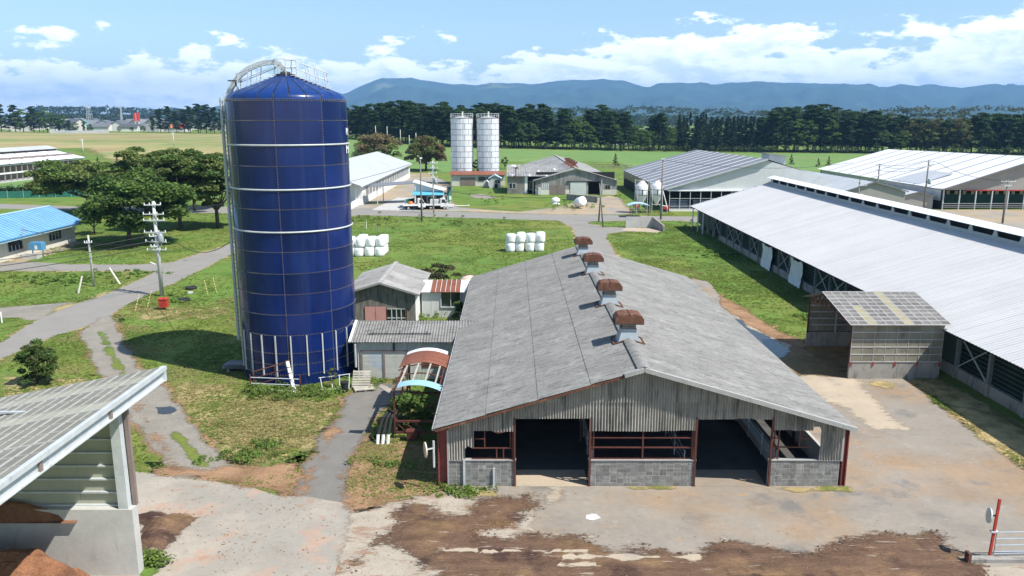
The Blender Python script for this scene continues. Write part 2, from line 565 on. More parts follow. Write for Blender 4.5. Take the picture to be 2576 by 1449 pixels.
M['lap'] = material('sheet_lap', (0.36, 0.355, 0.32), 0.6, var=0.12, scale=2)
M['beigestrip'] = material('yellowed_sheet', (0.40, 0.36, 0.22), 0.5, var=0.12, scale=1.5, transl=0.2)
M['foot_clear'] = material('grey_clear_roof', (0.25, 0.245, 0.21), 0.8, spec=0.1, var=0.15, scale=0.6, objvar=0.08, fine=0.05, transl=0.15,
                           stain=((0.16, 0.165, 0.165), 0.52, 0.2, 0.5, (1, 1, 1), 0.6))
M['foot_beige'] = material('beige_clear_roof', (0.40, 0.39, 0.30), 0.45, var=0.12, scale=0.6, objvar=0.06, transl=0.15)
M['ivorypanel'] = material('ivory_panel', (0.50, 0.50, 0.40), 0.6, var=0.08, scale=1.0, fine=0.04, transl=0.35)
M['tower'] = material('lattice_steel', (0.40, 0.43, 0.46), 0.5, var=0.05)
M['signred'] = material('red_sign', (0.62, 0.05, 0.035), 0.5, var=0.04)
M['housewall'] = material('house_wall', (0.55, 0.53, 0.50), 0.8, var=0.1, scale=0.2, objvar=0.25)
M['houseroof'] = material('house_roof', (0.14, 0.15, 0.17), 0.7, var=0.1, scale=0.3, objvar=0.5)
M['teal_roof'] = material('green_house_roof', (0.10, 0.27, 0.24), 0.6, var=0.1, scale=0.3)
M['bark'] = material('bark', (0.075, 0.06, 0.048), 0.95, var=0.3, scale=3.0, fine=0.2)
M['barkpale'] = material('pine_bark', (0.17, 0.115, 0.085), 0.95, var=0.3, scale=1.0, fine=0.2)
# ------------------------------------------------------------------ noise and ragged ground sheets
def _hash(ix, iy, seed):
    n = (ix.astype(np.int64) * 374761393 + iy.astype(np.int64) * 668265263 + seed * 1442695041) & 0xffffffff
    n = ((n ^ (n >> 13)) * 1274126177) & 0xffffffff
    return ((n ^ (n >> 16)) & 0xffff) / 65535.0


def vnoise(x, y, seed=0):
    ix, iy = np.floor(x), np.floor(y)
    fx, fy = x - ix, y - iy
    fx, fy = fx * fx * (3 - 2 * fx), fy * fy * (3 - 2 * fy)
    a, b = _hash(ix, iy, seed), _hash(ix + 1, iy, seed)
    c, d = _hash(ix, iy + 1, seed), _hash(ix + 1, iy + 1, seed)
    return (a * (1 - fx) + b * fx) * (1 - fy) + (c * (1 - fx) + d * fx) * fy


def fbm(x, y, seed=0, octv=4):
    s, a, t = 0, 1.0, 0
    for o in range(octv):
        s = s + a * vnoise(x * 2 ** o + 17.3 * o, y * 2 ** o - 9.1 * o, seed + o)
        t += a
        a *= 0.55
    return s / t - 0.5


def sdist(px, py, poly):
    """signed distance, positive inside"""
    d = np.full(px.shape, 1e18)
    inside = np.zeros(px.shape, bool)
    n = len(poly)
    for i in range(n):
        x0, y0 = poly[i]
        x1, y1 = poly[(i + 1) % n]
        ex, ey = x1 - x0, y1 - y0
        t = np.clip(((px - x0) * ex + (py - y0) * ey) / (ex * ex + ey * ey + 1e-12), 0, 1)
        d = np.minimum(d, (px - x0 - t * ex) ** 2 + (py - y0 - t * ey) ** 2)
        if y1 != y0:
            c = ((y0 > py) != (y1 > py)) & (px < (x1 - x0) * (py - y0) / (y1 - y0) + x0)
            inside ^= c
    d = np.sqrt(d)
    return np.where(inside, d, -d)


FIELDS = {}


def survey(poly):
    return [tuple(T(u, v)[:2]) for u, v in poly]


def field_fn(polys, amp, freq, seed, octv=4):
    def f(x, y):
        g = np.full(np.shape(x), -1e18)
        for p in polys:
            g = np.maximum(g, sdist(x, y, p))
        return g + amp * 2 * fbm(x * freq, y * freq, seed, octv)
    return f


SOFT = {}


def soft_mat(mat, width, fine):
    """the same ground cover thinning out towards its edge: bare ground shows between the scraps"""
    key = (mat.name, width, fine)
    if key in SOFT:
        return SOFT[key]
    m = mat.copy()
    t = m.node_tree
    out = [n for n in t.nodes if n.type == 'OUTPUT_MATERIAL'][0]
    src = out.inputs[0].links[0].from_socket
    at = t.nodes.new('ShaderNodeAttribute')
    at.attribute_name = 'edge'
    geo = t.nodes.new('ShaderNodeNewGeometry')
    acc = None
    for sc, st, wgt in ((0.9, (0.55, 1.8, 1), 1.5), (fine, (0.7, 1.4, 1), 1.3)):
        mp = t.nodes.new('ShaderNodeMapping')
        mp.inputs['Scale'].default_value = tuple(sc * k for k in st)
        L(t, geo.outputs['Position'], mp.inputs['Vector'])
        n = t.nodes.new('ShaderNodeTexNoise')
        n.inputs['Scale'].default_value = 1.0
        n.inputs['Detail'].default_value = 6.0
        n.inputs['Roughness'].default_value = 0.68
        L(t, mp.outputs[0], n.inputs['Vector'])
        a = t.nodes.new('ShaderNodeMath')
        a.operation = 'MULTIPLY_ADD'
        a.inputs[1].default_value = wgt * width
        a.inputs[2].default_value = -0.5 * wgt * width
        L(t, n.outputs[0], a.inputs[0])
        if acc is None:
            acc = a.outputs[0]
        else:
            s = t.nodes.new('ShaderNodeMath')
            s.operation = 'ADD'
            L(t, acc, s.inputs[0])
            L(t, a.outputs[0], s.inputs[1])
            acc = s.outputs[0]
    s = t.nodes.new('ShaderNodeMath')
    s.operation = 'ADD'
    L(t, acc, s.inputs[0])
    L(t, at.outputs['Fac'], s.inputs[1])
    r = t.nodes.new('ShaderNodeMapRange')
    r.interpolation_type = 'SMOOTHSTEP'
    r.inputs[1].default_value = -0.22 * width
    r.inputs[2].default_value = 0.28 * width
    L(t, s.outputs[0], r.inputs[0])
    tp = t.nodes.new('ShaderNodeBsdfTransparent')
    mx = t.nodes.new('ShaderNodeMixShader')
    L(t, r.outputs[0], mx.inputs[0])
    L(t, tp.outputs[0], mx.inputs[1])
    L(t, src, mx.inputs[2])
    L(t, mx.outputs[0], out.inputs[0])
    SOFT[key] = m
    return m


def sheet(name, polys, mat, eps, cell, amp=0.3, freq=0.6, seed=1, world=False, thick=0.0, soft=0.0, fine=5.0, grow=0.0, **tags):
    """ground sheet with a ragged outline, cut exactly along the outline"""
    P = [p if world else survey(p) for p in polys]
    f00 = field_fn(P, amp, freq, seed)
    f0 = (lambda x, y: f00(x, y) + grow) if grow else f00
    f = (lambda x, y: f0(x, y) + 1.1 * soft) if soft else f0
    FIELDS[name] = f0
    xs = [q[0] for p in P for q in p]
    ys = [q[1] for p in P for q in p]
    mg = amp + cell + 1.1 * soft + grow
    x0, x1, y0, y1 = min(xs) - mg, max(xs) + mg, min(ys) - mg, max(ys) + mg
    nx, ny = int((x1 - x0) / cell) + 2, int((y1 - y0) / cell) + 2
    gx, gy = np.meshgrid(x0 + cell * np.arange(nx), y0 + cell * np.arange(ny))
    g = f(gx, gy)
    ins = g > 0
    idx = -np.ones(g.shape, int)
    keep = np.zeros(g.shape, bool)
    keep[:-1, :-1] |= True
    full = ins[:-1, :-1] & ins[1:, :-1] & ins[:-1, 1:] & ins[1:, 1:]
    anyi = ins[:-1, :-1] | ins[1:, :-1] | ins[:-1, 1:] | ins[1:, 1:]
    used = np.zeros(g.shape, bool)
    for a in (0, 1):
        for b in (0, 1):
            used[a:ny - 1 + a, b:nx - 1 + b] |= anyi
    used &= ins
    idx[used] = np.arange(used.sum())
    vx, vy = list(gx[used]), list(gy[used])
    jj, ii = np.nonzero(full)
    faces = np.stack([idx[jj, ii], idx[jj, ii + 1], idx[jj + 1, ii + 1], idx[jj + 1, ii]], 1).tolist()
    cut = {}

    def edge(a, b):
        k = (a, b) if a < b else (b, a)
        if k not in cut:
            ga, gb = g[k[0]], g[k[1]]
            t = ga / (ga - gb)
            cut[k] = len(vx)
            vx.append(gx[k[0]] * (1 - t) + gx[k[1]] * t)
            vy.append(gy[k[0]] * (1 - t) + gy[k[1]] * t)
        return cut[k]
    for j, i in zip(*np.nonzero(anyi & ~full)):
        c = [(j, i), (j, i + 1), (j + 1, i + 1), (j + 1, i)]
        ring = []
        for k in range(4):
            a, b = c[k], c[(k + 1) % 4]
            if ins[a]:
                ring.append(int(idx[a]))
            if ins[a] != ins[b]:
                ring.append(edge(a, b))
        if len(ring) > 2:
            faces.append(ring)
    vx, vy = np.array(vx), np.array(vy)
    vz = hh(vx, vy) + eps
    if thick:
        vz = vz + thick * np.clip(f0(vx, vy), 0, 1.0) * (0.6 + 0.8 * (fbm(vx * 1.3, vy * 1.3, seed + 9) + 0.5))
    me = bpy.data.meshes.new(name)
    me.from_pydata(np.stack([vx, vy, vz], 1).tolist(), [], faces)
    me.update()
    if soft:
        at = me.attributes.new('edge', 'FLOAT', 'POINT')
        at.data.foreach_set('value', f0(vx, vy).astype(np.float32))
        mat = soft_mat(mat, soft, fine)
    o = place(name, me, mat)
    o['kind'] = tags.pop('kind', 'structure')
    for k, v in tags.items():
        o[k] = v
    return o


# ------------------------------------------------------------------ ground materials
M['grass'] = material('grass_ground', (0.112, 0.185, 0.038), 0.95, spec=0.1, var=0.18, scale=0.25, fine=0.20,
                      hue=[((0.155, 0.185, 0.042), 0.06, 0.42, 0.62), ((0.075, 0.125, 0.026), 0.14, 0.50, 0.70), ((0.22, 0.20, 0.078), 0.10, 0.61, 0.75)], bump=0.03, bscale=7)
M['greenfield'] = material('hay_meadow', (0.128, 0.222, 0.072), 0.95, spec=0.05, var=0.10, scale=0.05, fine=0.10, hue=((0.155, 0.225, 0.075), 0.02, 0.4, 0.65))
M['tanfield'] = material('dry_meadow', (0.30, 0.265, 0.125), 0.95, spec=0.05, var=0.16, scale=0.045, stretch=(0.35, 2.5, 1), fine=0.14,
                         hue=[((0.19, 0.225, 0.085), 0.016, 0.45, 0.62), ((0.31, 0.215, 0.125), 0.03, 0.52, 0.66)])
M['drygrass'] = material('mown_dry_grass', (0.32, 0.255, 0.125), 0.95, spec=0.05, var=0.28, scale=0.9, fine=0.25, hue=((0.16, 0.17, 0.05), 0.5, 0.50, 0.62), bump=0.03, bscale=10)
M['debris'] = material('dry_straw_debris', (0.30, 0.185, 0.110), 0.95, spec=0.05, var=0.28, scale=1.0, fine=0.28, hue=((0.19, 0.115, 0.065), 0.5, 0.50, 0.66), bump=0.02, bscale=14)
M['asphalt'] = material('worn_asphalt', (0.258, 0.228, 0.190), 0.9, var=0.14, scale=0.35, fine=0.09, bump=0.004, bscale=30, hue=[((0.285, 0.205, 0.135), 0.13, 0.46, 0.64), ((0.175, 0.165, 0.15), 0.22, 0.56, 0.66)],
                        stain=[((0.36, 0.24, 0.13), 0.60, 0.10, 0.9, (0.7, 1.6, 1), 0.65), ((0.145, 0.14, 0.13), 0.54, 0.2, 0.30, (1, 1.5, 1), 0.6), ((0.32, 0.30, 0.27), 0.60, 0.08, 1.3, (1, 1, 1), 0.5), ((0.10, 0.095, 0.09), 0.68, 0.03, 0.55, (0.25, 2.5, 1), 0.5)])
M['road'] = material('road_asphalt', (0.235, 0.222, 0.20), 0.92, var=0.09, scale=0.4, fine=0.05, stain=[((0.30, 0.25, 0.19), 0.62, 0.12, 0.25, (1, 1, 1), 0.5), ((0.19, 0.185, 0.175), 0.55, 0.2, 0.15, (1, 1, 1), 0.5)])
M['path'] = material('old_dark_asphalt', (0.175, 0.165, 0.148), 0.92, var=0.14, scale=0.7, fine=0.09, stain=[((0.29, 0.23, 0.165), 0.60, 0.13, 0.8, (1, 1, 1), 0.6)])
M['concroad'] = material('yard_concrete', (0.295, 0.27, 0.23), 0.9, var=0.11, scale=0.5, fine=0.07, hue=[((0.36, 0.315, 0.26), 0.16, 0.44, 0.58), ((0.37, 0.265, 0.20), 0.45, 0.54, 0.68)],
                         stain=[((0.33, 0.20, 0.135), 0.58, 0.1, 0.8, (1, 1, 1), 0.7), ((0.20, 0.19, 0.17), 0.60, 0.15, 0.5, (1, 1, 1), 0.5), ((0.30, 0.17, 0.11), 0.66, 0.03, 2.6, (1, 1, 1), 0.7)])
M['paleconc'] = material('broken_pale_concrete', (0.35, 0.305, 0.245), 0.9, var=0.15, scale=0.9, fine=0.10, stain=[((0.25, 0.155, 0.10), 0.50, 0.14, 0.9, (0.8, 1.8, 1), 0.8), ((0.2, 0.16, 0.12), 0.66, 0.02, 1.6, (0.5, 1.2, 1), 0.7)])
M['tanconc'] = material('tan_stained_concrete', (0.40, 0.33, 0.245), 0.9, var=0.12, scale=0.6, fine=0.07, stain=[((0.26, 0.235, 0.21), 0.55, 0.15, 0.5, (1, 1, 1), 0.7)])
M['soil'] = material('dark_manure_soil', (0.130, 0.079, 0.052), 0.95, spec=0.15, var=0.35, scale=0.9, stretch=(0.5, 2.0, 1), fine=0.35,
                     hue=[((0.185, 0.115, 0.062), 0.4, 0.48, 0.66), ((0.065, 0.038, 0.03), 0.55, 0.52, 0.68)],
                     stain=[((0.34, 0.28, 0.22), 0.62, 0.06, 1.3, (0.4, 2.6, 1), 0.85), ((0.42, 0.38, 0.33), 0.70, 0.02, 5.0, (1, 1, 1), 0.8)], bump=0.04, bscale=9)
M['soilpile'] = material('compost_pile', (0.22, 0.105, 0.058), 0.95, spec=0.1, var=0.3, scale=1.6, fine=0.35, hue=((0.12, 0.06, 0.038), 0.8, 0.48, 0.64), bump=0.05, bscale=10)
M['wetsoil'] = material('wet_manure', (0.20, 0.135, 0.055), 0.75, var=0.25, scale=0.9, fine=0.15, stain=[((0.07, 0.05, 0.03), 0.52, 0.15, 0.8, (1, 1, 1), 0.8), ((0.42, 0.34, 0.2), 0.6, 0.12, 0.9, (1, 1, 1), 0.7)])
M['straw'] = material('straw_litter', (0.42, 0.31, 0.145), 0.95, var=0.25, scale=1.5, fine=0.25, hue=((0.24, 0.20, 0.09), 0.7, 0.45, 0.62))
M['gravel'] = material('gravel', (0.235, 0.215, 0.18), 0.95, var=0.16, scale=0.8, fine=0.22, stain=[((0.24, 0.17, 0.115), 0.58, 0.12, 0.5, (1, 1, 1), 0.7)], bump=0.02, bscale=18)
M['dirt'] = material('bare_dirt', (0.34, 0.265, 0.175), 0.95, var=0.16, scale=0.25, fine=0.12, hue=[((0.27, 0.25, 0.22), 0.06, 0.45, 0.6), ((0.20, 0.20, 0.075), 0.05, 0.56, 0.68)])
M['puddle'] = material('puddle_water', (0.035, 0.035, 0.032), 0.04, spec=0.5, var=0.1)
M['whitespill'] = material('white_lime_spill', (0.70, 0.69, 0.67), 0.9, var=0.08, scale=2)
M['mountain'] = material('forested_mountain', (0.032, 0.058, 0.040), 0.95, spec=0.0, var=0.4, scale=0.004, fine=0.25, hue=[((0.13, 0.15, 0.07), 0.0012, 0.62, 0.70)])

# ------------------------------------------------------------------ base ground: one sheet to the horizon
gxs = np.unique(np.concatenate([np.linspace(-14000, -1000, 14), np.linspace(-1000, -300, 15), np.linspace(-300, 300, 76), np.linspace(300, 1000, 15), np.linspace(1000, 14000, 14)]))
gys = np.unique(np.concatenate([np.linspace(-400, 0, 9), np.linspace(0, 200, 21), np.linspace(200, 460, 66), np.linspace(460, 1500, 27), np.linspace(1500, 15000, 15)]))
X_, Y_ = np.meshgrid(gxs, gys)
Z_ = hh(X_, Y_)
n_, m_ = X_.shape
me = bpy.data.meshes.new('ground')
fc = [(j * m_ + i, j * m_ + i + 1, (j + 1) * m_ + i + 1, (j + 1) * m_ + i) for j in range(n_ - 1) for i in range(m_ - 1)]
me.from_pydata(np.stack([X_.ravel(), Y_.ravel(), Z_.ravel()], 1).tolist(), [], fc)
g0 = place('ground', me, M['grass'])
g0['kind'] = 'structure'

# far fields
sheet('green_field', [[(640, 352), (900, 350), (1130, 371), (1400, 377), (1600, 381), (2100, 386), (2900, 392), (2900, 440), (2100, 440), (1600, 428), (1560, 408), (1270, 408), (1130, 436), (980, 420), (820, 420), (640, 400)]],
      M['greenfield'], 0.06, 4.0, amp=1.5, freq=0.08, seed=3)
sheet('dry_field', [[(-500, 331), (0, 331), (160, 336), (300, 334), (420, 336), (574, 338), (700, 346), (700, 385), (560, 392), (440, 395), (330, 420), (215, 372), (-500, 395)]], M['tanfield'], 0.08, 4.0, amp=3, freq=0.05, soft=8, fine=0.3, seed=4)
sheet('pasture', [[(-400, 462), (0, 458), (160, 432), (330, 420), (440, 396), (560, 393), (640, 400), (640, 470), (300, 480), (100, 492), (-400, 500)]], M['greenfield'], 0.03, 2.0, amp=1.0, freq=0.1, seed=5)

# roads
main_road = [(-700, 506), (0, 513), (120, 517), (240, 521), (420, 519), (600, 520), (885, 521), (1000, 526), (1130, 532), (1300, 538), (1500, 541), (1745, 545), (2100, 548),
             (2100, 566), (1745, 559), (1700, 556), (1560, 556), (1480, 557), (1300, 552), (1090, 546), (885, 541), (700, 538), (480, 536), (230, 530), (120, 527), (0, 525), (-700, 516)]
farm_road = [(720, 560), (830, 541), (900, 541), (840, 556), (720, 590), (589, 635), (467, 698), (413, 722), (311, 769), (249, 813), (137, 844), (0, 905), (-300, 1010), (-300, 960), (0, 862),
             (87, 808), (187, 766), (243, 750), (311, 722), (395, 682), (448, 663), (498, 642), (589, 610)]
branch = [(470, 655), (395, 682), (280, 682), (0, 682), (-300, 690), (-300, 668), (0, 662), (60, 659), (112, 661), (174, 665), (330, 666), (430, 661), (520, 632)]
lane = [(1395, 550), (1440, 572), (1452, 600), (1456, 640), (1450, 690), (1590, 690), (1562, 660), (1544, 632), (1525, 598), (1530, 588), (1575, 582), (1660, 584), (1668, 578), (1590, 572), (1520, 572), (1500, 566), (1478, 562), (1500, 550)]
sheet('gravel_apron', [[(-200, 772), (0, 774), (120, 765), (190, 758), (220, 770), (160, 790), (100, 808), (40, 800), (-200, 800)]], M['gravel'], 0.006, 0.5, amp=0.4, soft=0.8, fine=4.0, seed=6)
sheet('road_verge', [farm_road, branch, lane], M['drygrass'], 0.007, 0.5, amp=0.9, freq=0.35, soft=1.1, fine=3.0, grow=0.35, seed=40)
sheet('road', [main_road, farm_road, branch, lane], M['road'], 0.010, 0.5, amp=0.22, freq=0.5, seed=7)
sheet('dirt_track', [[(199, 834), (255, 800), (283, 794), (300, 830), (308, 856), (330, 900), (360, 940), (420, 985), (470, 1050), (520, 1113), (584, 1181), (600, 1200), (440, 1200), (420, 1165), (372, 1117), (316, 1029), (290, 990), (249, 931), (218, 872)]],
      M['gravel'], 0.014, 0.25, amp=0.35, freq=0.7, soft=0.7, fine=5.0, seed=8)
sheet('track_grass', [[(246, 832), (262, 838), (285, 880), (312, 930), (345, 975), (330, 975), (300, 935), (268, 888)], [(430, 1090), (445, 1085), (500, 1150), (520, 1175), (490, 1165)]], M['grass'], 0.022, 0.2, amp=0.35, freq=1.0, soft=0.5, fine=5.0, seed=9)
sheet('farmyard_dirt', [[(885, 524), (895, 500), (960, 470), (1010, 436), (1080, 436), (1120, 455), (1135, 470), (1128, 500), (1160, 522), (1300, 533), (1400, 520), (1470, 505), (1535, 492), (1560, 498), (1580, 520), (1585, 538), (1500, 540), (1300, 537), (1130, 531), (1000, 525)]],
      M['dirt'], 0.004, 0.6, amp=1.0, freq=0.25, soft=2.0, fine=1.5, seed=10)
sheet('gravel_patch', [[(1180, 490), (1205, 487), (1235, 492), (1250, 498), (1220, 500), (1190, 498)]], M['gravel'], 0.008, 0.3, amp=0.6, freq=0.4, soft=1.2, fine=2, seed=11)
sheet('loading_slab', [[(935, 528), (1000, 497), (1085, 497), (1080, 512), (1030, 530)]], M['concrete'], 0.012, 0.4, amp=0.05, seed=12)

# yard surfaces round the barn
sheet('asphalt_path', [[(870, 1000), (930, 968), (1010, 962), (1010, 985), (985, 1012), (940, 1050), (925, 1100), (880, 1150), (875, 1200), (885, 1250), (890, 1310), (760, 1270), (735, 1250), (752, 1195), (760, 1170), (800, 1140), (800, 1100), (860, 1045)]],
      M['path'], 0.009, 0.18, amp=0.3, freq=0.7, soft=0.8, fine=4.0, seed=13)
yard = [(1040, 1262), (1110, 1244), (1132, 1226), (1135, 1180), (2080, 1180), (2000, 1090), (1800, 800), (1722, 700), (1745, 702), (1782, 708), (1812, 745), (1850, 770), (1950, 835), (2030, 868),
        (2040, 950), (2150, 950), (2340, 950), (2390, 985), (2480, 1075), (2580, 1165), (2900, 1400), (2900, 1700), (1250, 1700), (1330, 1340), (1280, 1300)]
sheet('yard_verge', [[(1722, 700), (1745, 700), (1812, 742), (1850, 768), (1960, 835), (2030, 866), (2030, 950), (1950, 900)], [(870, 1000), (930, 968), (1010, 962), (1010, 985), (985, 1012), (940, 1050), (925, 1100), (880, 1150), (875, 1200), (740, 1230), (752, 1195), (760, 1170), (800, 1140), (800, 1100), (860, 1045)], [(199, 834), (255, 800), (283, 794), (308, 856), (330, 900), (420, 985), (470, 1050), (584, 1181), (440, 1200), (372, 1117), (290, 990), (218, 872)]], M['debris'], 0.0065, 0.2, amp=0.6, freq=0.5, soft=0.9, fine=5.0, grow=0.3, seed=41)
sheet('yard_base', [[(770, 1262), (890, 1240), (1040, 1240), (1140, 1215), (1400, 1215), (1500, 1400), (1500, 1700), (700, 1700), (860, 1400)]], M['debris'], 0.005, 0.25, amp=0.2, freq=0.8, seed=29)
sheet('pen_yard', [[(72, 118), (130, 118), (130, 151), (72, 152)]], M['dirt'], 0.006, 1.0, amp=0.8, freq=0.2, seed=30, world=True)
sheet('yard', [yard], M['asphalt'], 0.008, 0.2, amp=0.12, freq=0.8, seed=14)
sheet('concrete_road', [[(300, 1186), (335, 1187), (440, 1196), (555, 1212), (640, 1228), (700, 1247), (790, 1252), (880, 1270), (893, 1290), (872, 1360), (852, 1412), (840, 1480), (820, 1700), (-400, 1700), (-400, 1300)]],
      M['concroad'], 0.012, 0.2, amp=0.12, freq=0.8, seed=15)
sheet('pale_concrete', [[(893, 1290), (960, 1275), (1110, 1240), (1200, 1262), (1200, 1290), (1080, 1310), (1000, 1330), (1120, 1400), (1180, 1449), (1200, 1700), (815, 1700), (840, 1480), (852, 1412), (872, 1360)],
                        [(1325, 1235), (1345, 1232), (1350, 1300), (1335, 1345), (1500, 1345), (1500, 1362), (1200, 1362), (1200, 1335), (1300, 1325), (1320, 1290)]],
      M['paleconc'], 0.020, 0.18, amp=0.25, freq=0.7, soft=0.7, fine=4.0, seed=16)
sheet('worn_concrete', [[(1990, 948), (2030, 940), (2150, 953), (2200, 1000), (2240, 1050), (2290, 1078), (2200, 1082), (2110, 1020), (2080, 1010), (2040, 990)], [(1835, 780), (1870, 790), (1960, 845), (2010, 868), (2000, 880), (1900, 850)]],
      M['tanconc'], 0.014, 0.2, amp=0.25, freq=0.6, soft=1.2, fine=3.0, seed=17)
sheet('dry_debris', [[(340, 1180), (440, 1175), (520, 1178), (640, 1172), (740, 1168), (758, 1190), (745, 1232), (760, 1245), (712, 1254), (655, 1232), (600, 1225), (560, 1214), (430, 1197)],
                     [(872, 1240), (880, 1180), (905, 1120), (960, 1110), (1080, 1125), (1120, 1215), (1080, 1240), (1030, 1262), (940, 1280), (890, 1292), (880, 1262)]],
      M['debris'], 0.018, 0.15, amp=0.4, freq=0.7, soft=0.9, fine=6.0, seed=18)
sheet('dry_grass', [[(330, 780), (410, 770), (560, 775), (570, 790), (420, 810), (350, 800)], [(430, 960), (560, 965), (650, 1000), (840, 1010), (850, 1050), (790, 1100), (750, 1165), (640, 1170), (560, 1150), (500, 1060), (430, 990)],
                    [(915, 1110), (960, 1085), (1060, 1100), (1100, 1160), (1110, 1215), (990, 1200), (900, 1180)], [(20, 950), (120, 955), (230, 940), (250, 960), (120, 1000), (40, 1010)]],
      M['drygrass'], 0.004, 0.2, amp=1.3, freq=0.45, soft=1.4, fine=4.0, seed=19)
sheet('soil_spill', [[(880, 1430), (1000, 1300), (1040, 1262), (1090, 1268), (1110, 1296), (1170, 1292), (1215, 1264), (1260, 1254), (1330, 1246), (1345, 1262), (1330, 1300), (1290, 1322), (1240, 1328), (1210, 1345),
                      (1470, 1352), (1492, 1372), (1600, 1392), (1700, 1388), (1850, 1366), (1960, 1382), (2060, 1404), (2140, 1360), (2180, 1338), (2240, 1334), (2290, 1345), (2320, 1330), (2360, 1335), (2385, 1385), (2440, 1420), (2460, 1449), (2500, 1700), (980, 1700), (1090, 1440), (1040, 1395), (960, 1360)]],
      M['soil'], 0.026, 0.14, amp=0.75, freq=0.55, soft=1.3, fine=6.0, seed=20, thick=0.085)
sheet('concrete_strip', [[(1100, 1384), (1480, 1388), (1480, 1396), (1100, 1394)], [(1420, 1400), (1760, 1402), (1760, 1412), (1420, 1412)], [(1300, 1424), (1560, 1420), (1560, 1427), (1300, 1432)]],
      M['tanconc'], 0.11, 0.1, amp=0.26, freq=1.1, soft=0.30, fine=5.0, seed=21)
sheet('path_dust', [[(740, 1230), (752, 1190), (800, 1140), (800, 1095), (850, 1060), (860, 1090), (830, 1150), (800, 1200), (780, 1260)], [(940, 1040), (925, 1100), (880, 1150), (870, 1200), (885, 1290), (850, 1270), (850, 1190), (865, 1140), (905, 1090)], [(300, 990), (330, 1030), (380, 1110), (440, 1190), (470, 1190), (420, 1110), (360, 1020)]], M['debris'], 0.019, 0.15, amp=0.7, freq=0.7, soft=1.3, fine=4.0, grow=-0.35, seed=43)
sheet('lime_spill', [[(1470, 1297), (1500, 1294), (1515, 1304), (1490, 1310), (1474, 1306)]], M['whitespill'], 0.022, 0.08, amp=0.16, freq=2, soft=0.2, fine=8.0, seed=22)
sheet('lime_spill', [[(1372, 1224), (1425, 1222), (1418, 1240), (1412, 1262), (1380, 1270), (1366, 1258), (1385, 1240)]], M['paleconc'], 0.023, 0.1, amp=0.25, freq=1.2, soft=0.8, fine=4.0, seed=42)
sheet('puddle', [[(1838, 800), (1866, 806), (1890, 826), (1930, 848), (1968, 868), (1988, 886), (1960, 902), (1920, 890), (1868, 840)]], M['puddle'], 0.030, 0.12, amp=0.4, freq=0.8, soft=0.35, fine=5.0, seed=23)
sheet('puddle', [[(395, 1026), (430, 1022), (448, 1032), (430, 1044), (400, 1042)]], M['puddle'], 0.030, 0.08, amp=0.15, freq=1.2, soft=0.2, fine=5.0, seed=24)
sheet('wet_litter', [[(1952, 886), (2000, 872), (2030, 868), (2135, 868), (2330, 868), (2330, 945), (2142, 952), (2050, 944), (1992, 948), (1965, 910)]], M['wetsoil'], 0.024, 0.15, amp=0.2, freq=0.8, soft=0.7, fine=5.0, seed=25)
sheet('straw_litter', [[(2290, 962), (2345, 948), (2420, 985), (2576, 1075), (2900, 1260), (2900, 1420), (2576, 1180), (2450, 1092), (2380, 1030)], [(2200, 960), (2260, 965), (2240, 975), (2180, 972)]],
      M['straw'], 0.028, 0.15, amp=0.5, freq=0.7, soft=0.7, fine=6.0, seed=26, thick=0.06)
sheet('gutter_soil', [[(1812, 745), (1850, 768), (1960, 838), (2030, 866), (2030, 880), (1960, 860), (1880, 815), (1815, 770)]], M['debris'], 0.034, 0.15, amp=0.3, freq=0.7, soft=0.5, fine=6.0, seed=27)
sheet('moss_strip', [[(1142, 1232), (1240, 1235), (1245, 1246), (1190, 1250), (1150, 1242)], [(1560, 1226), (1700, 1226), (1700, 1231), (1600, 1232)], [(1940, 1228), (2130, 1228), (2145, 1236), (2000, 1238)]], M['drygrass'], 0.030, 0.1, amp=0.25, freq=1.2, soft=0.4, fine=7.0, seed=28)


# compost heaps: soft mounds with a rough skin
def mound(name, c, rx, ry, h, mat, label, cat, seed, base=0.0, n=44, rot=0.0):
    xs = np.linspace(-1.25, 1.25, n)
    gx, gy = np.meshgrid(xs, xs)
    r2 = gx ** 2 + gy ** 2 + 0.35 * fbm(gx * 1.6 + 4, gy * 1.6, seed + 7, 3)
    z = h * np.clip(1 - r2, -0.4, 1) ** 1.0 + 0.22 * h * 2 * fbm(gx * 2.2, gy * 2.2, seed, 5) + 0.10 * h * fbm(gx * 9, gy * 9, seed + 3, 3)
    z = np.where(r2 > 1.35, -0.3, z)
    X = c[0] + rx * gx * math.cos(rot) - ry * gy * math.sin(rot)
    Yy = c[1] + rx * gx * math.sin(rot) + ry * gy * math.cos(rot)
    me = bpy.data.meshes.new(name)
    fc = [(j * n + i, j * n + i + 1, (j + 1) * n + i + 1, (j + 1) * n + i) for j in range(n - 1) for i in range(n - 1)]
    v = np.stack([X.ravel() - c[0], Yy.ravel() - c[1], z.ravel()], 1)
    me.from_pydata(v.tolist(), [], fc)
    return solo(place(name, me, mat, None, (c[0], c[1], base)), label, cat)


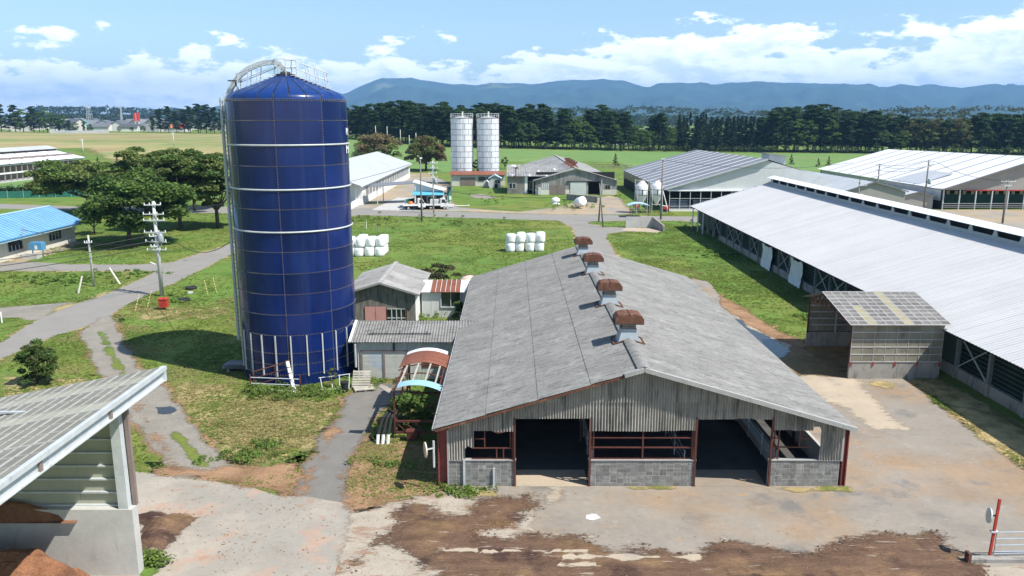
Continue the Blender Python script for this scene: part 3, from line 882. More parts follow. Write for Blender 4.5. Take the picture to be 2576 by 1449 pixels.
# ------------------------------------------------------------------ mountains
def ridge_mesh(name, prof, dist, depth, jag, seed, nx=420, ny=50, front=0.25):
    us = np.array([p[0] for p in prof], float)
    vs = np.array([p[1] for p in prof], float)
    uu = np.linspace(us[0], us[-1], nx)
    vv = np.interp(uu, us, vs)
    X0 = np.array([Y(u, v, dist)[0] for u, v in zip(uu, vv)])
    Z0 = np.array([Y(u, v, dist)[2] for u, v in zip(uu, vv)])
    tt = np.linspace(-1, 1, ny)
    V = []
    for t in tt:
        y = dist + depth * t
        k = np.clip(1 - abs(t) ** 1.3, 0, 1)
        x = X0 * (y / dist)
        nz = fbm(x / 900.0 + 5, np.full_like(x, y / 900.0), seed, 5)
        n2 = fbm(x / 260.0 + 3, np.full_like(x, y / 420.0), seed + 8, 4)
        z = np.maximum(Z0, 6) * k * (1 + 1.3 * nz * (1 - k)) + jag * nz * (k < 0.999) + jag * 1.5 * n2 * (1 - k ** 2) * (k > 0)
        V.append(np.stack([x, np.full_like(x, y), z], 1))
    V = np.concatenate(V)
    fc = [(j * nx + i, j * nx + i + 1, (j + 1) * nx + i + 1, (j + 1) * nx + i) for j in range(ny - 1) for i in range(nx - 1)]
    me = bpy.data.meshes.new(name)
    me.from_pydata(V.tolist(), [], fc)
    me.polygons.foreach_set('use_smooth', [True] * len(me.polygons))
    o = place(name, me, M['mountain'])
    o['kind'] = 'structure'
    return o


ridge_mesh('mountain_range', [(640, 292), (760, 270), (870, 234), (900, 222), (940, 206), (965, 197), (1000, 196), (1032, 197), (1060, 204), (1090, 208), (1150, 214), (1200, 215), (1240, 211), (1330, 215), (1390, 208), (1440, 206), (1500, 206), (1570, 208), (1600, 214), (1630, 216),
                              (1720, 214), (1800, 216), (1900, 213), (1990, 217), (2060, 216), (2130, 212), (2180, 218), (2230, 228), (2280, 226), (2340, 222), (2420, 230), (2500, 218), (2576, 221), (2700, 214), (2850, 224), (3100, 250)],
           9000.0, 3200.0, 150.0, 31)
ridge_mesh('foothill', [(1500, 291), (1640, 281), (1760, 277), (1850, 284), (1960, 282), (2100, 275), (2250, 277), (2400, 270), (2500, 268), (2600, 272), (2800, 280), (3000, 290)], 5200.0, 1200.0, 25.0, 35, nx=140, ny=16)
ridge_mesh('foothill', [(300, 294), (390, 279), (430, 269), (455, 273), (480, 277), (520, 273), (548, 268), (580, 264), (640, 268), (760, 280), (860, 294)], 6500.0, 900.0, 20.0, 37, nx=100, ny=14)

# ------------------------------------------------------------------ air
hz = MB().box(-14100, -420, -1.0, 14100, 15100, 640.0)
hm = bpy.data.materials.new('haze')
hm.use_nodes = True
ht = hm.node_tree
ht.nodes.clear()
ho = ht.nodes.new('ShaderNodeOutputMaterial')
hv = ht.nodes.new('ShaderNodeVolumePrincipled')
hv.inputs['Color'].default_value = (0.29, 0.575, 1.0, 1)
hv.inputs['Density'].default_value = 0.000105
hv.inputs['Anisotropy'].default_value = 0.0
ht.links.new(hv.outputs[0], ho.inputs['Volume'])
haze = hz.build('haze', hm)
haze['kind'] = 'stuff'
# ------------------------------------------------------------------ roof and wall helpers
def roof_sheets(parent, a, b, c, d, nu, nv, mat, name='roof_sheet', pitch=0.0, amp=0.0, lap=0.02, thick=0.03, jit=0.004, **tags):
    """a-b runs along the eave, d-c along the ridge; the slope is divided into nu x nv sheets that lap downhill"""
    a, b, c, d = [np.array(p, float) for p in (a, b, c, d)]
    ux, uy = (b - a) / nu, (d - a) / nv
    n = np.cross(ux, uy)
    n /= np.linalg.norm(n)
    if n[2] < 0:
        n = -n
    par = np.allclose(b - a, c - d, atol=1e-3)
    shared = None
    out = []
    for j in range(nv):
        for i in range(nu):
            if par:
                o = a + ux * i + uy * j
                if shared is None:
                    m = MB()
                    w = np.linalg.norm(ux) - 0.012
                    e = ux / np.linalg.norm(ux)
                    h = np.linalg.norm(uy) + lap
                    f = uy / np.linalg.norm(uy)
                    if pitch:
                        m.corr((0, 0, 0), e, f, w, h, pitch, amp, n)
                        m.v = [tuple(np.array(p) + n * (lap * 0.6 if k % 2 == 0 else 0.0)) for k, p in enumerate(m.v)]
                    else:
                        m.slab(n * lap * 0.6, e * w + n * lap * 0.6, e * w + f * h, f * h, thick)
                    shared = m.mesh(name)
                out.append(place(name, shared, mat, parent, o + n * random.uniform(-jit, jit), **tags))
            else:
                s0, s1, t0, t1 = i / nu, (i + 1) / nu, j / nv, (j + 1) / nv
                P = lambda s, t: (a * (1 - s) + b * s) * (1 - t) + (d * (1 - s) + c * s) * t
                out.append(MB().slab(P(s0, t0), P(s1, t0), P(s1, t1), P(s0, t1), thick).build(name, mat, parent, **tags))
    return out


def wall_sheets(parent, p, q, z0, z1, n, mat, nrm, pitch=0.13, amp=0.04, name='wall_panel', top=None, **tags):
    """vertical corrugated sheets between two ground points"""
    p, q = np.array([p[0], p[1], 0.0]), np.array([q[0], q[1], 0.0])
    e = (q - p)
    Lw = np.linalg.norm(e)
    e = e / Lw
    w = Lw / n
    for k in range(n):
        o = p + e * w * k
        tf = None if top is None else (lambda x, k=k: max(0.05, top(w * k + x) - z0))
        MB().corr((o[0], o[1], z0), e, (0, 0, 1), w - 0.008, z1 - z0, pitch, amp, nrm, tf).build(name, mat, parent, **tags)


def blocks(parent, p, q, z0, rows, mat, nrm, bl=0.40, bh=0.19, t=0.03):
    """block masonry: a core in mortar colour with single blocks standing proud"""
    p, q = np.array([p[0], p[1], 0.0]), np.array([q[0], q[1], 0.0])
    e = q - p
    Lw = np.linalg.norm(e)
    e /= Lw
    nrm = np.array(nrm, float)
    me = {}
    n = max(1, int(round(Lw / bl)))
    w = Lw / n
    for r in range(rows):
        off = 0.0
        k = -off
        while k < n - 1e-6:
            x0, x1 = max(0, k) * w, min(n, k + 1) * w
            key = round(x1 - x0, 3)
            if key not in me:
                a = np.zeros(3)
                b_ = e * (key - 0.030)
                up = np.array([0, 0, bh - 0.028])
                me[key] = MB().hexa((a, b_, b_ + nrm * t, a + nrm * t) if np.cross(e, nrm)[2] > 0 else (a + nrm * t, b_ + nrm * t, b_, a),
                                    (a + up, b_ + up, b_ + nrm * t + up, a + nrm * t + up) if np.cross(e, nrm)[2] > 0 else (a + nrm * t + up, b_ + nrm * t + up, b_ + up, a + up)).mesh('block')
            o = np.array([p[0], p[1], z0]) + e * (x0 + 0.011) + np.array([0, 0, r * bh + 0.01]) + nrm * random.uniform(-0.006, 0.006)
            place('block', me[key], mat, parent, o)
            k += 1


# ================================================================== BLUE SILO
SC = np.array([-14.65, 52.8, 0.0])
SR = 3.8
silo = thing('tower_silo', 'tall dark blue steel silo with domed roof and white hoops beside the grey cattle barn', 'silo', SC)
MB().lathe([(SR - 0.035, 0.0), (SR - 0.035, 18.17)], SC, 64).build('shell_core', M['seam'], silo, True)
rz = [0.0, 0.72, 1.42, 2.17, 3.37, 4.74, 6.07, 7.41, 8.80, 10.10, 11.49, 12.75, 14.16, 15.48, 16.93, 18.17]
FRONT = -74.5
A0 = math.radians(FRONT - 12.5)
for z0, z1 in zip(rz[:-1], rz[1:]):
    pm = None
    for k in range(8):
        m = MB()
        a = A0 + k * PI / 4
        i0 = len(m.v)
        for s in range(9):
            t = a + 0.006 + (PI / 4 - 0.012) * s / 8
            for z in (z0 + 0.02, z1 - 0.02):
                m.v.append((SC[0] + SR * math.cos(t), SC[1] + SR * math.sin(t), z))
        for s in range(8):
            m.f.append((2 * s, 2 * s + 2, 2 * s + 3, 2 * s + 1))
        m.build('steel_panel', M['blue'], silo, True)
bm_ = MB()
for z in rz[1:]:
    for k in range(150):
        t = 2 * PI * k / 150
        if math.sin(t) > 0.45:
            continue
        for dz in (0.045, -0.045) if z == 18.17 else (0.0,):
            c = (SC[0] + (SR + 0.012) * math.cos(t), SC[1] + (SR + 0.012) * math.sin(t), z + dz)
            bm_.box(c[0] - .02, c[1] - .02, c[2] - .025, c[0] + .02, c[1] + .02, c[2] + .025)
for k in range(8):
    t = A0 + k * PI / 4
    if math.sin(t) > 0.35:
        continue
    for q in range(108):
        z = 0.8 + q * 0.161
        c = (SC[0] + (SR + 0.012) * math.cos(t), SC[1] + (SR + 0.012) * math.sin(t), z)
        bm_.box(c[0] - .02, c[1] - .02, c[2] - .03, c[0] + .02, c[1] + .02, c[2] + .03)
bm_.build('bolt_rows', M['bolt'], silo, kind='stuff')
for z in (15.44, 12.71, 10.06):
    MB().lathe([(SR + 0.01, z - 0.06), (SR + 0.08, z - 0.025), (SR + 0.08, z + 0.025), (SR + 0.01, z + 0.05)], SC, 64, close=False).build('stiffening_hoop', M['galvflat'], silo, True)
for k in range(24):
    t = math.radians(FRONT + 5.5 + 15 * (k - 12))
    if math.sin(t) > 0.3:
        continue
    d = Vector((math.cos(t), math.sin(t), 0))
    p = Vector(SC) + d * (SR + 0.06)
    MB().beam(p + Vector((0, 0, 0.62)), p + Vector((0, 0, 3.35)), 0.075, 0.075, up=d).build('foundation_strut', M['galvflat'], silo)
# domed roof in gores
prof = [(SR, 18.17), (SR - 0.02, 18.34), (SR - 0.12, 18.50), (SR - 0.34, 18.64), (2.6, 18.98), (1.6, 19.36), (0.55, 19.76)]
for k in range(24):
    MB().lathe(prof, SC, 3, A0 + 2 * PI * k / 24 + 0.012, A0 + 2 * PI * (k + 1) / 24 - 0.012).build('roof_gore', M['bluedome'], silo, True)
MB().lathe([(r - 0.02, z - 0.02) for r, z in prof], SC, 48).build('roof_frame', M['seam'], silo)
rb = MB()
for k in range(24):
    t = A0 + 2 * PI * k / 24
    for q in range(22):
        s = q / 21
        r = SR - 0.3 - (SR - 0.9) * s
        z = 18.63 + (19.72 - 18.63) * (SR - 0.34 - r) / (SR - 0.34 - 0.55)
        c = (SC[0] + r * math.cos(t), SC[1] + r * math.sin(t), z)
        rb.box(c[0] - .03, c[1] - .03, c[2] - .02, c[0] + .03, c[1] + .03, c[2] + .03)
rb.build('roof_bolts', M['seam'], silo, kind='stuff')
MB().lathe([(0.62, 19.72), (0.62, 19.84), (0.35, 19.88), (0.3, 20.0), (0.0, 20.02)], SC, 20).build('top_hatch', M['seam'], silo)
hr = MB()
for zz in (20.28, 20.75):
    pts = [(SC[0] + 0.72 * math.cos(2 * PI * k / 10), SC[1] + 0.72 * math.sin(2 * PI * k / 10), zz) for k in range(11)]
    hr.path(pts, 0.03)
for k in range(0, 10, 2):
    hr.tube((SC[0] + 0.72 * math.cos(2 * PI * k / 10), SC[1] + 0.72 * math.sin(2 * PI * k / 10), 19.7), (SC[0] + 0.72 * math.cos(2 * PI * k / 10), SC[1] + 0.72 * math.sin(2 * PI * k / 10), 20.75), 0.03)
hr.build('crown_railing', M['galvflat'], silo)
for sgn, reach, nm in ((1, 2.75, 'r'), (-1, 3.0, 'l')):
    st = MB()
    for yo in (-0.35, 0.35):
        x0, x1 = SC[0] + sgn * 0.6, SC[0] + sgn * reach
        yb = SC[1] - 0.3 + yo
        zb0, zb1 = 19.74, 19.78 - (reach - 0.55) * 0.385
        for hgt in (0.5, 0.98):
            st.tube((x0, yb, zb0 + hgt), (x1, yb, zb1 + hgt), 0.028)
        for s in (0.45, 0.72, 1.0):
            xx = x0 + (x1 - x0) * s
            zz = zb0 + (zb1 - zb0) * s
            st.tube((xx, yb, zz), (xx - sgn * 0.12, yb, zz + 0.98), 0.03)
    for hgt in (0.5, 0.98):
        st.tube((x1, SC[1] - 0.65, zb1 + hgt), (x1, SC[1] + 0.05, zb1 + hgt), 0.028)
    for s in range(9):
        xx = x0 + (x1 - x0) * s / 8
        zz = zb0 + (zb1 - zb0) * s / 8
        st.box(xx - .1, SC[1] - 0.65, zz - .02, xx + .1, SC[1] + 0.05, zz + .02)
    st.build('roof_stair', M['galvflat'], silo)
arc = [(572, 262), (574, 243), (581, 222), (591, 204), (606, 187), (625, 173), (650, 162), (672, 157), (690, 157), (704, 162), (713, 173), (718, 192)]
P = [Y(u, v, SC[1] - 0.15) for u, v in arc]
P = [np.array([-18.42, 52.65, 17.2])] + P
ch = MB()
for a, b in zip(P[:-1], P[1:]):
    ch.beam(a, b, 0.30, 0.26, up=(0, 1, 0))
ch.build('filling_chute', M['galvflat'], silo)
br = MB()
br.beam(Y(573, 203, 52.3), Y(608, 204, 52.3), 0.08)
br.beam(Y(592, 207, 52.4), Y(603, 237, 52.4), 0.09)
br.build('chute_bracket', M['seam'], silo)
# caged ladder on the west flank
LX = SC[0] - SR - 0.14
ld = MB()
for yo in (-0.2, 0.2):
    ld.tube((LX, 52.6 + yo, 2.0), (LX, 52.6 + yo, 18.6), 0.03)
for q in range(55):
    ld.tube((LX, 52.4, 2.1 + q * 0.3), (LX, 52.8, 2.1 + q * 0.3), 0.018, n=4)
lad = ld.build('ladder', M['galvflat'], silo)
cg = MB()
for q in range(56):
    z = 2.2 + q * 0.29
    cg.path([(LX - 0.34 * math.sin(PI * k / 6), 52.6 + 0.36 * math.cos(PI * k / 6), z) for k in range(7)], 0.022, 4)
for k in range(1, 6):
    cg.tube((LX - 0.34 * math.sin(PI * k / 6), 52.6 + 0.36 * math.cos(PI * k / 6), 2.2), (LX - 0.34 * math.sin(PI * k / 6), 52.6 + 0.36 * math.cos(PI * k / 6), 18.4), 0.045, n=4)
cg.build('ladder_cage', M['galvflat'], lad)


# white letters on the east flank, mostly turned away from the camera
def silo_text(txt, z, size, a_start):
    cu = bpy.data.curves.new('lettering', 'FONT')
    cu.body = txt
    cu.size = size
    cu.extrude = 0.0
    cu.offset = 0.03
    tmp = bpy.data.objects.new('lettering_tmp', cu)
    COL.objects.link(tmp)
    bpy.context.view_layer.update()
    me = bpy.data.meshes.new_from_object(tmp.evaluated_get(bpy.context.evaluated_depsgraph_get()))
    bpy.data.objects.remove(tmp)
    for v in me.vertices:
        t = a_start + v.co.x / SR
        v.co = (SR * 1.006 * math.cos(t), SR * 1.006 * math.sin(t), z + v.co.y)
    me.name = 'lettering'
    place('lettering', me, M['white'], silo, SC)


silo_text('BO', 16.0, 0.62, math.radians(FRONT + 70))
silo_text('HA', 14.85, 0.95, math.radians(FRONT + 68))

# ================================================================== MAIN CATTLE BARN
BX0, BX1, BXR = -2.96, 15.42, 6.0          # west wall, east wall, ridge
BY0, BY1 = 34.6, 69.6
EX0, EX1, EZ, RZ = -3.6, 15.85, 3.05, 5.93
EY0, EY1 = 34.15, 70.0
barn = thing('cattle_barn', 'nearest grey cattle barn with four rusty ridge ventilators and two dark doorways', 'barn', (6.2, BY0, 0))


def roof_z(x):
    return EZ + (RZ - EZ) * (x - EX0) / (BXR - EX0) if x < BXR else EZ + (RZ - EZ) * (EX1 - x) / (EX1 - BXR)


roof_sheets(barn, (EX0, EY0, EZ), (EX0, EY1, EZ), (BXR, EY1, RZ), (BXR, EY0, RZ), 36, 4, M['slate'], pitch=0.13, amp=0.035, lap=0.05)
roof_sheets(barn, (EX1, EY1, EZ), (EX1, EY0, EZ), (BXR, EY0, RZ), (BXR, EY1, RZ), 36, 4, M['slate'], pitch=0.13, amp=0.035, lap=0.05)
MB().slab((EX0 + .05, EY0 + .1, EZ - .08), (EX0 + .05, EY1 - .1, EZ - .08), (BXR, EY1 - .1, RZ - .08), (BXR, EY0 + .1, RZ - .08), 0.03).slab(
    (EX1 - .05, EY1 - .1, EZ - .08), (EX1 - .05, EY0 + .1, EZ - .08), (BXR, EY0 + .1, RZ - .08), (BXR, EY1 - .1, RZ - .08), 0.03).build('roof_lining', M['dark'], barn)
rc = None
for k in range(20):
    y0 = EY0 + (EY1 - EY0) * k / 20
    m = MB()
    w = (EY1 - EY0) / 20 + 0.04
    for q in range(5):
        a = -0.30 + 0.60 * q / 4
        m.v += [(a, 0, 0.045 - abs(a) * 0.30 - 0.02 * (abs(a) / 0.22) ** 2), (a, w, 0.035 - abs(a) * 0.30 - 0.02 * (abs(a) / 0.22) ** 2)]
    for q in range(4):
        m.f.append((2 * q, 2 * q + 2, 2 * q + 3, 2 * q + 1))
    rc = rc or m.mesh('ridge_cap', (0, 0, 0), True)
    place('ridge_cap', rc, M['slate'], barn, (BXR, y0, RZ + 0.085))
# west verge: rusty rail showing under the sheets; east verge: rolled cement edging
MB().beam((EX0 + 0.05, EY0 + 0.03, EZ - 0.10), (BXR - 0.9, EY0 + 0.03, roof_z(BXR - 0.9) - 0.10), 0.07, 0.11).build('verge_rail', M['rust'], barn)
vm = MB()
for k in range(7):
    pass
for k in range(6):
    x0 = BXR - 0.9 if k == 0 else BXR + (EX1 - BXR) * (k - 1) / 5
    x1 = BXR if k == 0 else BXR + (EX1 - BXR) * k / 5
    MB().beam((x0, EY0 - 0.02, roof_z(x0) - 0.01), (x1, EY0 - 0.02, roof_z(x1) - 0.01), 0.18, 0.20).build('verge_capping', M['ridge'], barn)
# front wall sheets
strips = []
x = BX0
cuts = [-2.96, -2.2, -1.78, -0.8, 0.17, 1.03, 1.9, 2.76, 3.62, 4.46, 5.3, 6.0, 6.9, 7.78, 8.65, 9.5, 10.35, 11.2, 12.1, 13.06, 14.02, 14.4, 15.42]


def lower_edge(xm):
    if xm < -2.2:
        return 1.31
    if xm < -1.78:
        return 1.95
    if xm < 0.17:
        return 2.78
    if xm < 3.62:
        return 3.38
    if xm < 8.65:
        return 2.80
    if xm < 12.1:
        return 3.38
    if xm < 14.02:
        return 2.83
    if xm < 14.4:
        return 2.83
    return 1.31


for x0, x1 in zip(cuts[:-1], cuts[1:]):
    zb = lower_edge((x0 + x1) / 2)
    for lo, hi, dy in ((zb, 4.25, 0.0), (4.20, 9.0, -0.035)):
        zt = lambda xx, hi=hi: min(hi, roof_z(xx) - 0.12)
        if max(zt(x0), zt(x1)) - lo < 0.15:
            continue
        y = BY0 - 0.03 + dy + random.uniform(-0.012, 0.012)
        lo2 = lo + random.uniform(-0.03, 0.03) if lo not in (4.20,) else lo
        ribs = MB()
        n = max(2, int(round((x1 - x0) / 0.13)) * 2)
        for k in range(n + 1):
            xx = x0 + (x1 - x0) * k / n
            l = lo2
            if -2.2 < xx < -1.78 and lo == zb:
                l = lo2 + 0.5 * random.random() ** 1.5
            if 14.02 < xx < 14.4 and lo == zb:
                l = 3.0
            ribs.v += [(xx, y + (0.045 if k % 2 else -0.045), min(l, zt(xx) - 0.02)), (xx, y + (0.045 if k % 2 else -0.045), max(zt(xx), min(l, zt(xx) - 0.02) + 0.01))]
        for k in range(n):
            ribs.f.append((2 * k, 2 * k + 2, 2 * k + 3, 2 * k + 1))
        ribs.build('wall_sheet', M['slate_wall'], barn)
# block walls
for xa, xb in ((BX0, 0.17), (3.62, 8.65), (12.1, BX1)):
    core = MB().box(xa, BY0, -0.1, xb, BY0 + 0.16, 1.30).build('block_wall', M['mortar'], barn)
    blocks(core, (xa, BY0), (xb, BY0), 0.0, 7, M['block'], (0, -1, 0), bl=0.33, bh=0.183, t=0.008)
    MB().box(xa - 0.02, BY0 - 0.05, 1.302, xb + 0.02, BY0 + 0.19, 1.345).build('sill', M['ridge'], core)
for xx in (-2.25, -0.85):
    MB().box(xx - 0.05, BY0 - 0.10, -0.05, xx + 0.05, BY0 - 0.03, 0.95 if xx > -2 else 1.4).build('drain_pipe', M['galvflat'], barn)
MB().box(BX0 - 0.08, BY0 - 0.08, 0, BX0 - 0.005, BY0 + 0.02, 2.85).build('corner_trim', M['ridge'], barn)
MB().box(BX1 + 0.005, BY0 - 0.08, 1.3, BX1 + 0.10, BY0 + 0.02, 2.95).build('corner_trim', M['ridge'], barn)
# red frame at both corners, door jambs and rails
for xa, xb in ((EX0 + 0.12, BX0 - 0.09), (BX1 + 0.11, EX1 - 0.08)):
    fr = MB()
    fr.box(xa, BY0 + 0.12, 0, xb, BY0 + 0.20, 2.85)
    fr.box(xa, BY0 - 0.02, 0, xa + 0.05, BY0 + 0.30, 2.9)
    fr.box(xb - 0.05, BY0 - 0.02, 0, xb, BY0 + 0.30, 2.9)
    fr.build('portal_post', M['redpost_lit'], barn)
for xx in (0.12, 3.66, 8.6, 12.14):
    MB().beam((xx, BY0 - 0.02, 0), (xx, BY0 - 0.02, 3.45), 0.09, 0.09, up=(0, 1, 0)).build('door_jamb', M['redsteel'], barn)
for z in (1.36, 1.93, 2.42):
    MB().beam((3.66, BY0 + 0.08, z), (8.62, BY0 + 0.08, z - 0.01), 0.07, 0.05).build('window_rail', M['redsteel'], barn)
for xx in (3.82, 6.14, 8.45):
    MB().beam((xx, BY0 + 0.08, 1.3), (xx, BY0 + 0.08, 2.9), 0.07, 0.05, up=(0, 1, 0)).build('window_post', M['redsteel'], barn)
for a, b in (((-1.75, 2.37), (-1.28, 2.37)), ((-0.06, 2.37), (0.12, 2.37)), ((-1.9, 1.9), (0.12, 1.9)), ((-1.9, 1.36), (0.12, 1.36)), ((12.14, 1.95), (14.0, 1.95)), ((12.14, 2.4), (12.6, 2.4)), ((13.5, 2.4), (14.0, 2.4))):
    MB().beam((a[0], BY0 + 0.07, a[1]), (b[0], BY0 + 0.07, b[1]), 0.06, 0.05).build('window_rail', M['redsteel'], barn)
for xx, za, zb in ((-1.28, 1.9, 2.85), (-0.08, 1.9, 2.85), (-0.72, 1.3, 1.9), (-0.4, 1.3, 1.9), (0.02, 1.3, 2.85), (12.3, 1.3, 2.9), (13.48, 1.95, 2.9), (12.5, 1.3, 2.9)):
    MB().beam((xx, BY0 + 0.07, za), (xx, BY0 + 0.07, zb), 0.06, 0.05, up=(0, 1, 0)).build('window_post', M['redsteel'], barn)
# side and back walls, floor, inner frames
MB().box(BX0 + 0.02, BY0 + 0.3, 0, BX0 + 0.16, BY1, 2.75).build('west_wall', M['slate_wall'], barn)
MB().box(BX1 - 0.16, BY0 + 0.3, 0, BX1, BY1, 1.15).build('east_kerb_wall', M['concrete'], barn)
MB().box(BX1 - 0.12, BY0 + 0.3, 2.35, BX1, BY1, 2.95).build('east_wall', M['slate_wall'], barn)
bk = MB()
bk.poly((BX0, BY1, 0), (BX1, BY1, 0), (BX1, BY1, 2.9), (BXR, BY1, RZ - 0.15), (BX0, BY1, 2.9))
bk.build('back_wall', M['slate_wall'], barn)
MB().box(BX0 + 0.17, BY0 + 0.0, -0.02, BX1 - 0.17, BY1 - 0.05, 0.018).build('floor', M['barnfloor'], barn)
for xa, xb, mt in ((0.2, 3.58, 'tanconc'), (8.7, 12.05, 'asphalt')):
    MB().box(xa, BY0 - 0.05, 0.0, xb, BY0 + 1.75, 0.024).build('sunlit_apron', M[mt], barn)  # apron paler than the floor: sunlit doorway strip put into its colour
for k in range(8):
    y = BY0 + 0.5 + k * 4.85
    fr = MB()
    for xx in (BX0 + 0.25, 3.7, 8.6, BX1 - 0.25):
        fr.beam((xx, y, 0), (xx, y, roof_z(xx) - 0.3), 0.12, 0.12, up=(0, 1, 0))
    fr.beam((BX0 + 0.2, y, EZ - 0.25), (BXR, y, RZ - 0.35), 0.12, 0.18)
    fr.beam((BXR, y, RZ - 0.35), (BX1 - 0.2, y, EZ - 0.25), 0.12, 0.18)
    fr.build('roof_frame', M['redsteel'], barn)
for xx in (3.9, 8.4, 12.9):
    rl = MB()
    for z in (0.5, 0.85, 1.2):
        rl.tube((xx, BY0 + 1.2, z), (xx, BY1 - 3, z), 0.035, n=5)
    for k in range(14):
        rl.tube((xx, BY0 + 1.3 + k * 2.3, 0), (xx, BY0 + 1.3 + k * 2.3, 1.25), 0.035, n=5)
    rl.build('stall_rail', M['galvflat'], barn)
MB().box(12.95, BY0 + 1.2, 0.02, 13.4, BY1 - 3, 0.45).build('manger', M['concrete'], barn)
MB().ell((-0.62, BY0 + 1.4, 2.55), 0.55, 0.55, 0.42).build('hanging_tank', M['pink'], barn, True)
gt = MB()
for sx, x in ((-1, EX0), (1, EX1)):
    gt = MB().beam((x + sx * 0.05, EY0 + 0.2, EZ - 0.1), (x + sx * 0.05, EY1, EZ - 0.1), 0.13, 0.10)
    gt.build('gutter', M['ridge'], barn)
for k in range(9):
    y = EY0 + 2 + k * 4
    MB().tube((EX0 - 0.02, y, EZ - 0.05), (EX0 - 0.28, y, EZ + 0.0), 0.02).build('gutter_bracket', M['black'], barn)

# ------------------------------------------------------------------ rusty ridge ventilators
vent = thing('roof_ventilator', 'rusty hooded ventilator on the barn ridge, frontmost and largest of the four', 'ventilator', (BXR, 39.5, RZ), 'rusty ventilators along the barn ridge')
VB = np.array([BXR, 39.5, RZ])


def V(x, y, z):
    return tuple(VB + np.array([x, y, z]))


bs, nk = 0.62, 0.40
MB().hexa([V(-bs, -0.62, -0.17), V(bs, -0.62, -0.17), V(bs, 0.62, -0.17), V(-bs, 0.62, -0.17)], [V(-nk, -0.42, 0.52), V(nk, -0.42, 0.52), V(nk, 0.42, 0.52), V(-nk, 0.42, 0.52)]).build('flared_base', M['lead'], vent)
fl = MB()
for yy in (-0.64, 0.64):
    fl.beam(V(-0.86, yy, -0.20), V(0, yy, 0.09), 0.07, 0.06)
    fl.beam(V(0, yy, 0.09), V(0.86, yy, -0.20), 0.07, 0.06)
for xx in (-0.86, 0.86):
    fl.beam(V(xx, -0.66, -0.20), V(xx, 0.66, -0.20), 0.07, 0.06)
fl.build('flashing_rim', M['rust'], vent)
MB().box(*V(-0.44, -0.46, 0.52), *V(0.44, 0.46, 0.60)).build('collar', M['lead'], vent)
nm = MB().box(*V(-0.37, -0.39, 0.60), *V(0.37, 0.39, 1.05)).build('louvre_neck', M['concrete_d'], vent)
for k in range(4):
    MB().box(*V(-0.40, -0.42, 0.64 + k * 0.1), *V(0.40, 0.42, 0.665 + k * 0.1)).build('louvre_blade', M['rust'], nm)
hp = [(-0.80, 0.92), (0.80, 0.92), (0.80, 1.18), (0.62, 1.40), (0.28, 1.47), (-0.28, 1.47), (-0.62, 1.40), (-0.80, 1.18)]
hood = MB().hexa([V(x, -0.60, z) for x, z in hp], [V(x, 0.60, z) for x, z in hp]).build('hood', M['rust'], vent)
MB().box(*V(-0.02, -0.62, 1.46), *V(0.02, 0.62, 1.50)).build('hood_seam', M['seam'], hood)
lm = MB()
for sgn in (-1, 1):
    for k in range(5):
        lm.box(*V(sgn * 0.815 - 0.01, -0.5, 0.96 + k * 0.045), *V(sgn * 0.815 + 0.01, 0.5, 0.98 + k * 0.045))
lm.build('end_louvre', M['seam'], hood)
for yy in (-0.615, 0.615):
    MB().box(*V(-0.82, yy - 0.015, 0.90), *V(0.82, yy + 0.015, 0.94)).build('hood_rim', M['seam'], hood)
for yv, lab in ((47.6, 'rusty hooded ventilator on the barn ridge, second from the front of the four'),
                (57.6, 'rusty hooded ventilator on the barn ridge, third from the front of the four'),
                (65.8, 'rusty hooded ventilator on the barn ridge, rearmost of the four')):
    dup(vent, (BXR, yv, RZ), 0, lab, None, 0.92)
vent.scale = (0.92, 0.92, 0.92)

# ------------------------------------------------------------------ round mirror on the west corner of the barn
mi = thing('traffic_mirror', 'round convex mirror on a bracket at the left front corner of the grey barn', 'mirror', (-3.95, 33.9, 2.2))
m = MB()
c = Vector((-3.95, 33.9, 2.15))
ax = Vector((-0.95, -0.30, 0.0)).normalized()
m.tube(c, c + ax * 0.06, 0.36, 0.36, 20)
m.build('mirror_disc', M['cream_plastic'], mi)
MB().tube(c + ax * 0.061, c + ax * 0.075, 0.31, 0.28, 20).build('mirror_glass', M['galv'], mi)
MB().tube((-3.62, 34.1, 1.2), (-3.62, 34.1, 2.5), 0.05).beam((-3.62, 34.1, 2.15), c, 0.05).build('bracket', M['galvflat'], mi)

# ================================================================== SHED BETWEEN SILO AND BARN
ss = thing('silo_shed', 'low corrugated shed with two roller shutters between the blue silo and the barn', 'shed', (-7.2, 50.5, 0))
sx0, sx1, sy0, sy1 = -10.3, -3.65, 50.4, 55.0
e0, r0, ry = 2.62, 3.42, 52.7
roof_sheets(ss, (-10.7, 50.1, e0), (-2.1, 50.1, e0), (-2.1, ry, r0), (-10.7, ry, r0), 9, 1, M['slate'], pitch=0.19, amp=0.06)
roof_sheets(ss, (-2.9, 55.4, e0), (-10.7, 55.4, e0), (-10.7, ry, r0), (-2.9, ry, r0), 8, 1, M['slate'], pitch=0.19, amp=0.06)
MB().beam((-10.72, 50.1, e0 + .02), (-10.72, ry, r0 + .02), 0.16, 0.10).build('verge_gutter', M['white'], ss)
sg = MB().beam((-9.6, 50.95, 2.98), (-5.4, 50.95, 2.98), 0.05)
for k in range(5):
    sg.beam((-9.3 + k * 0.9, 50.95, 2.98), (-9.3 + k * 0.9, 51.3, 3.10), 0.03)
sg.build('snow_guard', M['seam'], ss)
wall_sheets(ss, (sx0, sy0), (-10.02, sy0), 0.0, 2.5, 1, M['shedwall'], (0, -1, 0), 0.09, 0.03)
wall_sheets(ss, (-10.02, sy0), (-6.95, sy0), 1.9, 2.5, 3, M['shedwall'], (0, -1, 0), 0.09, 0.03)
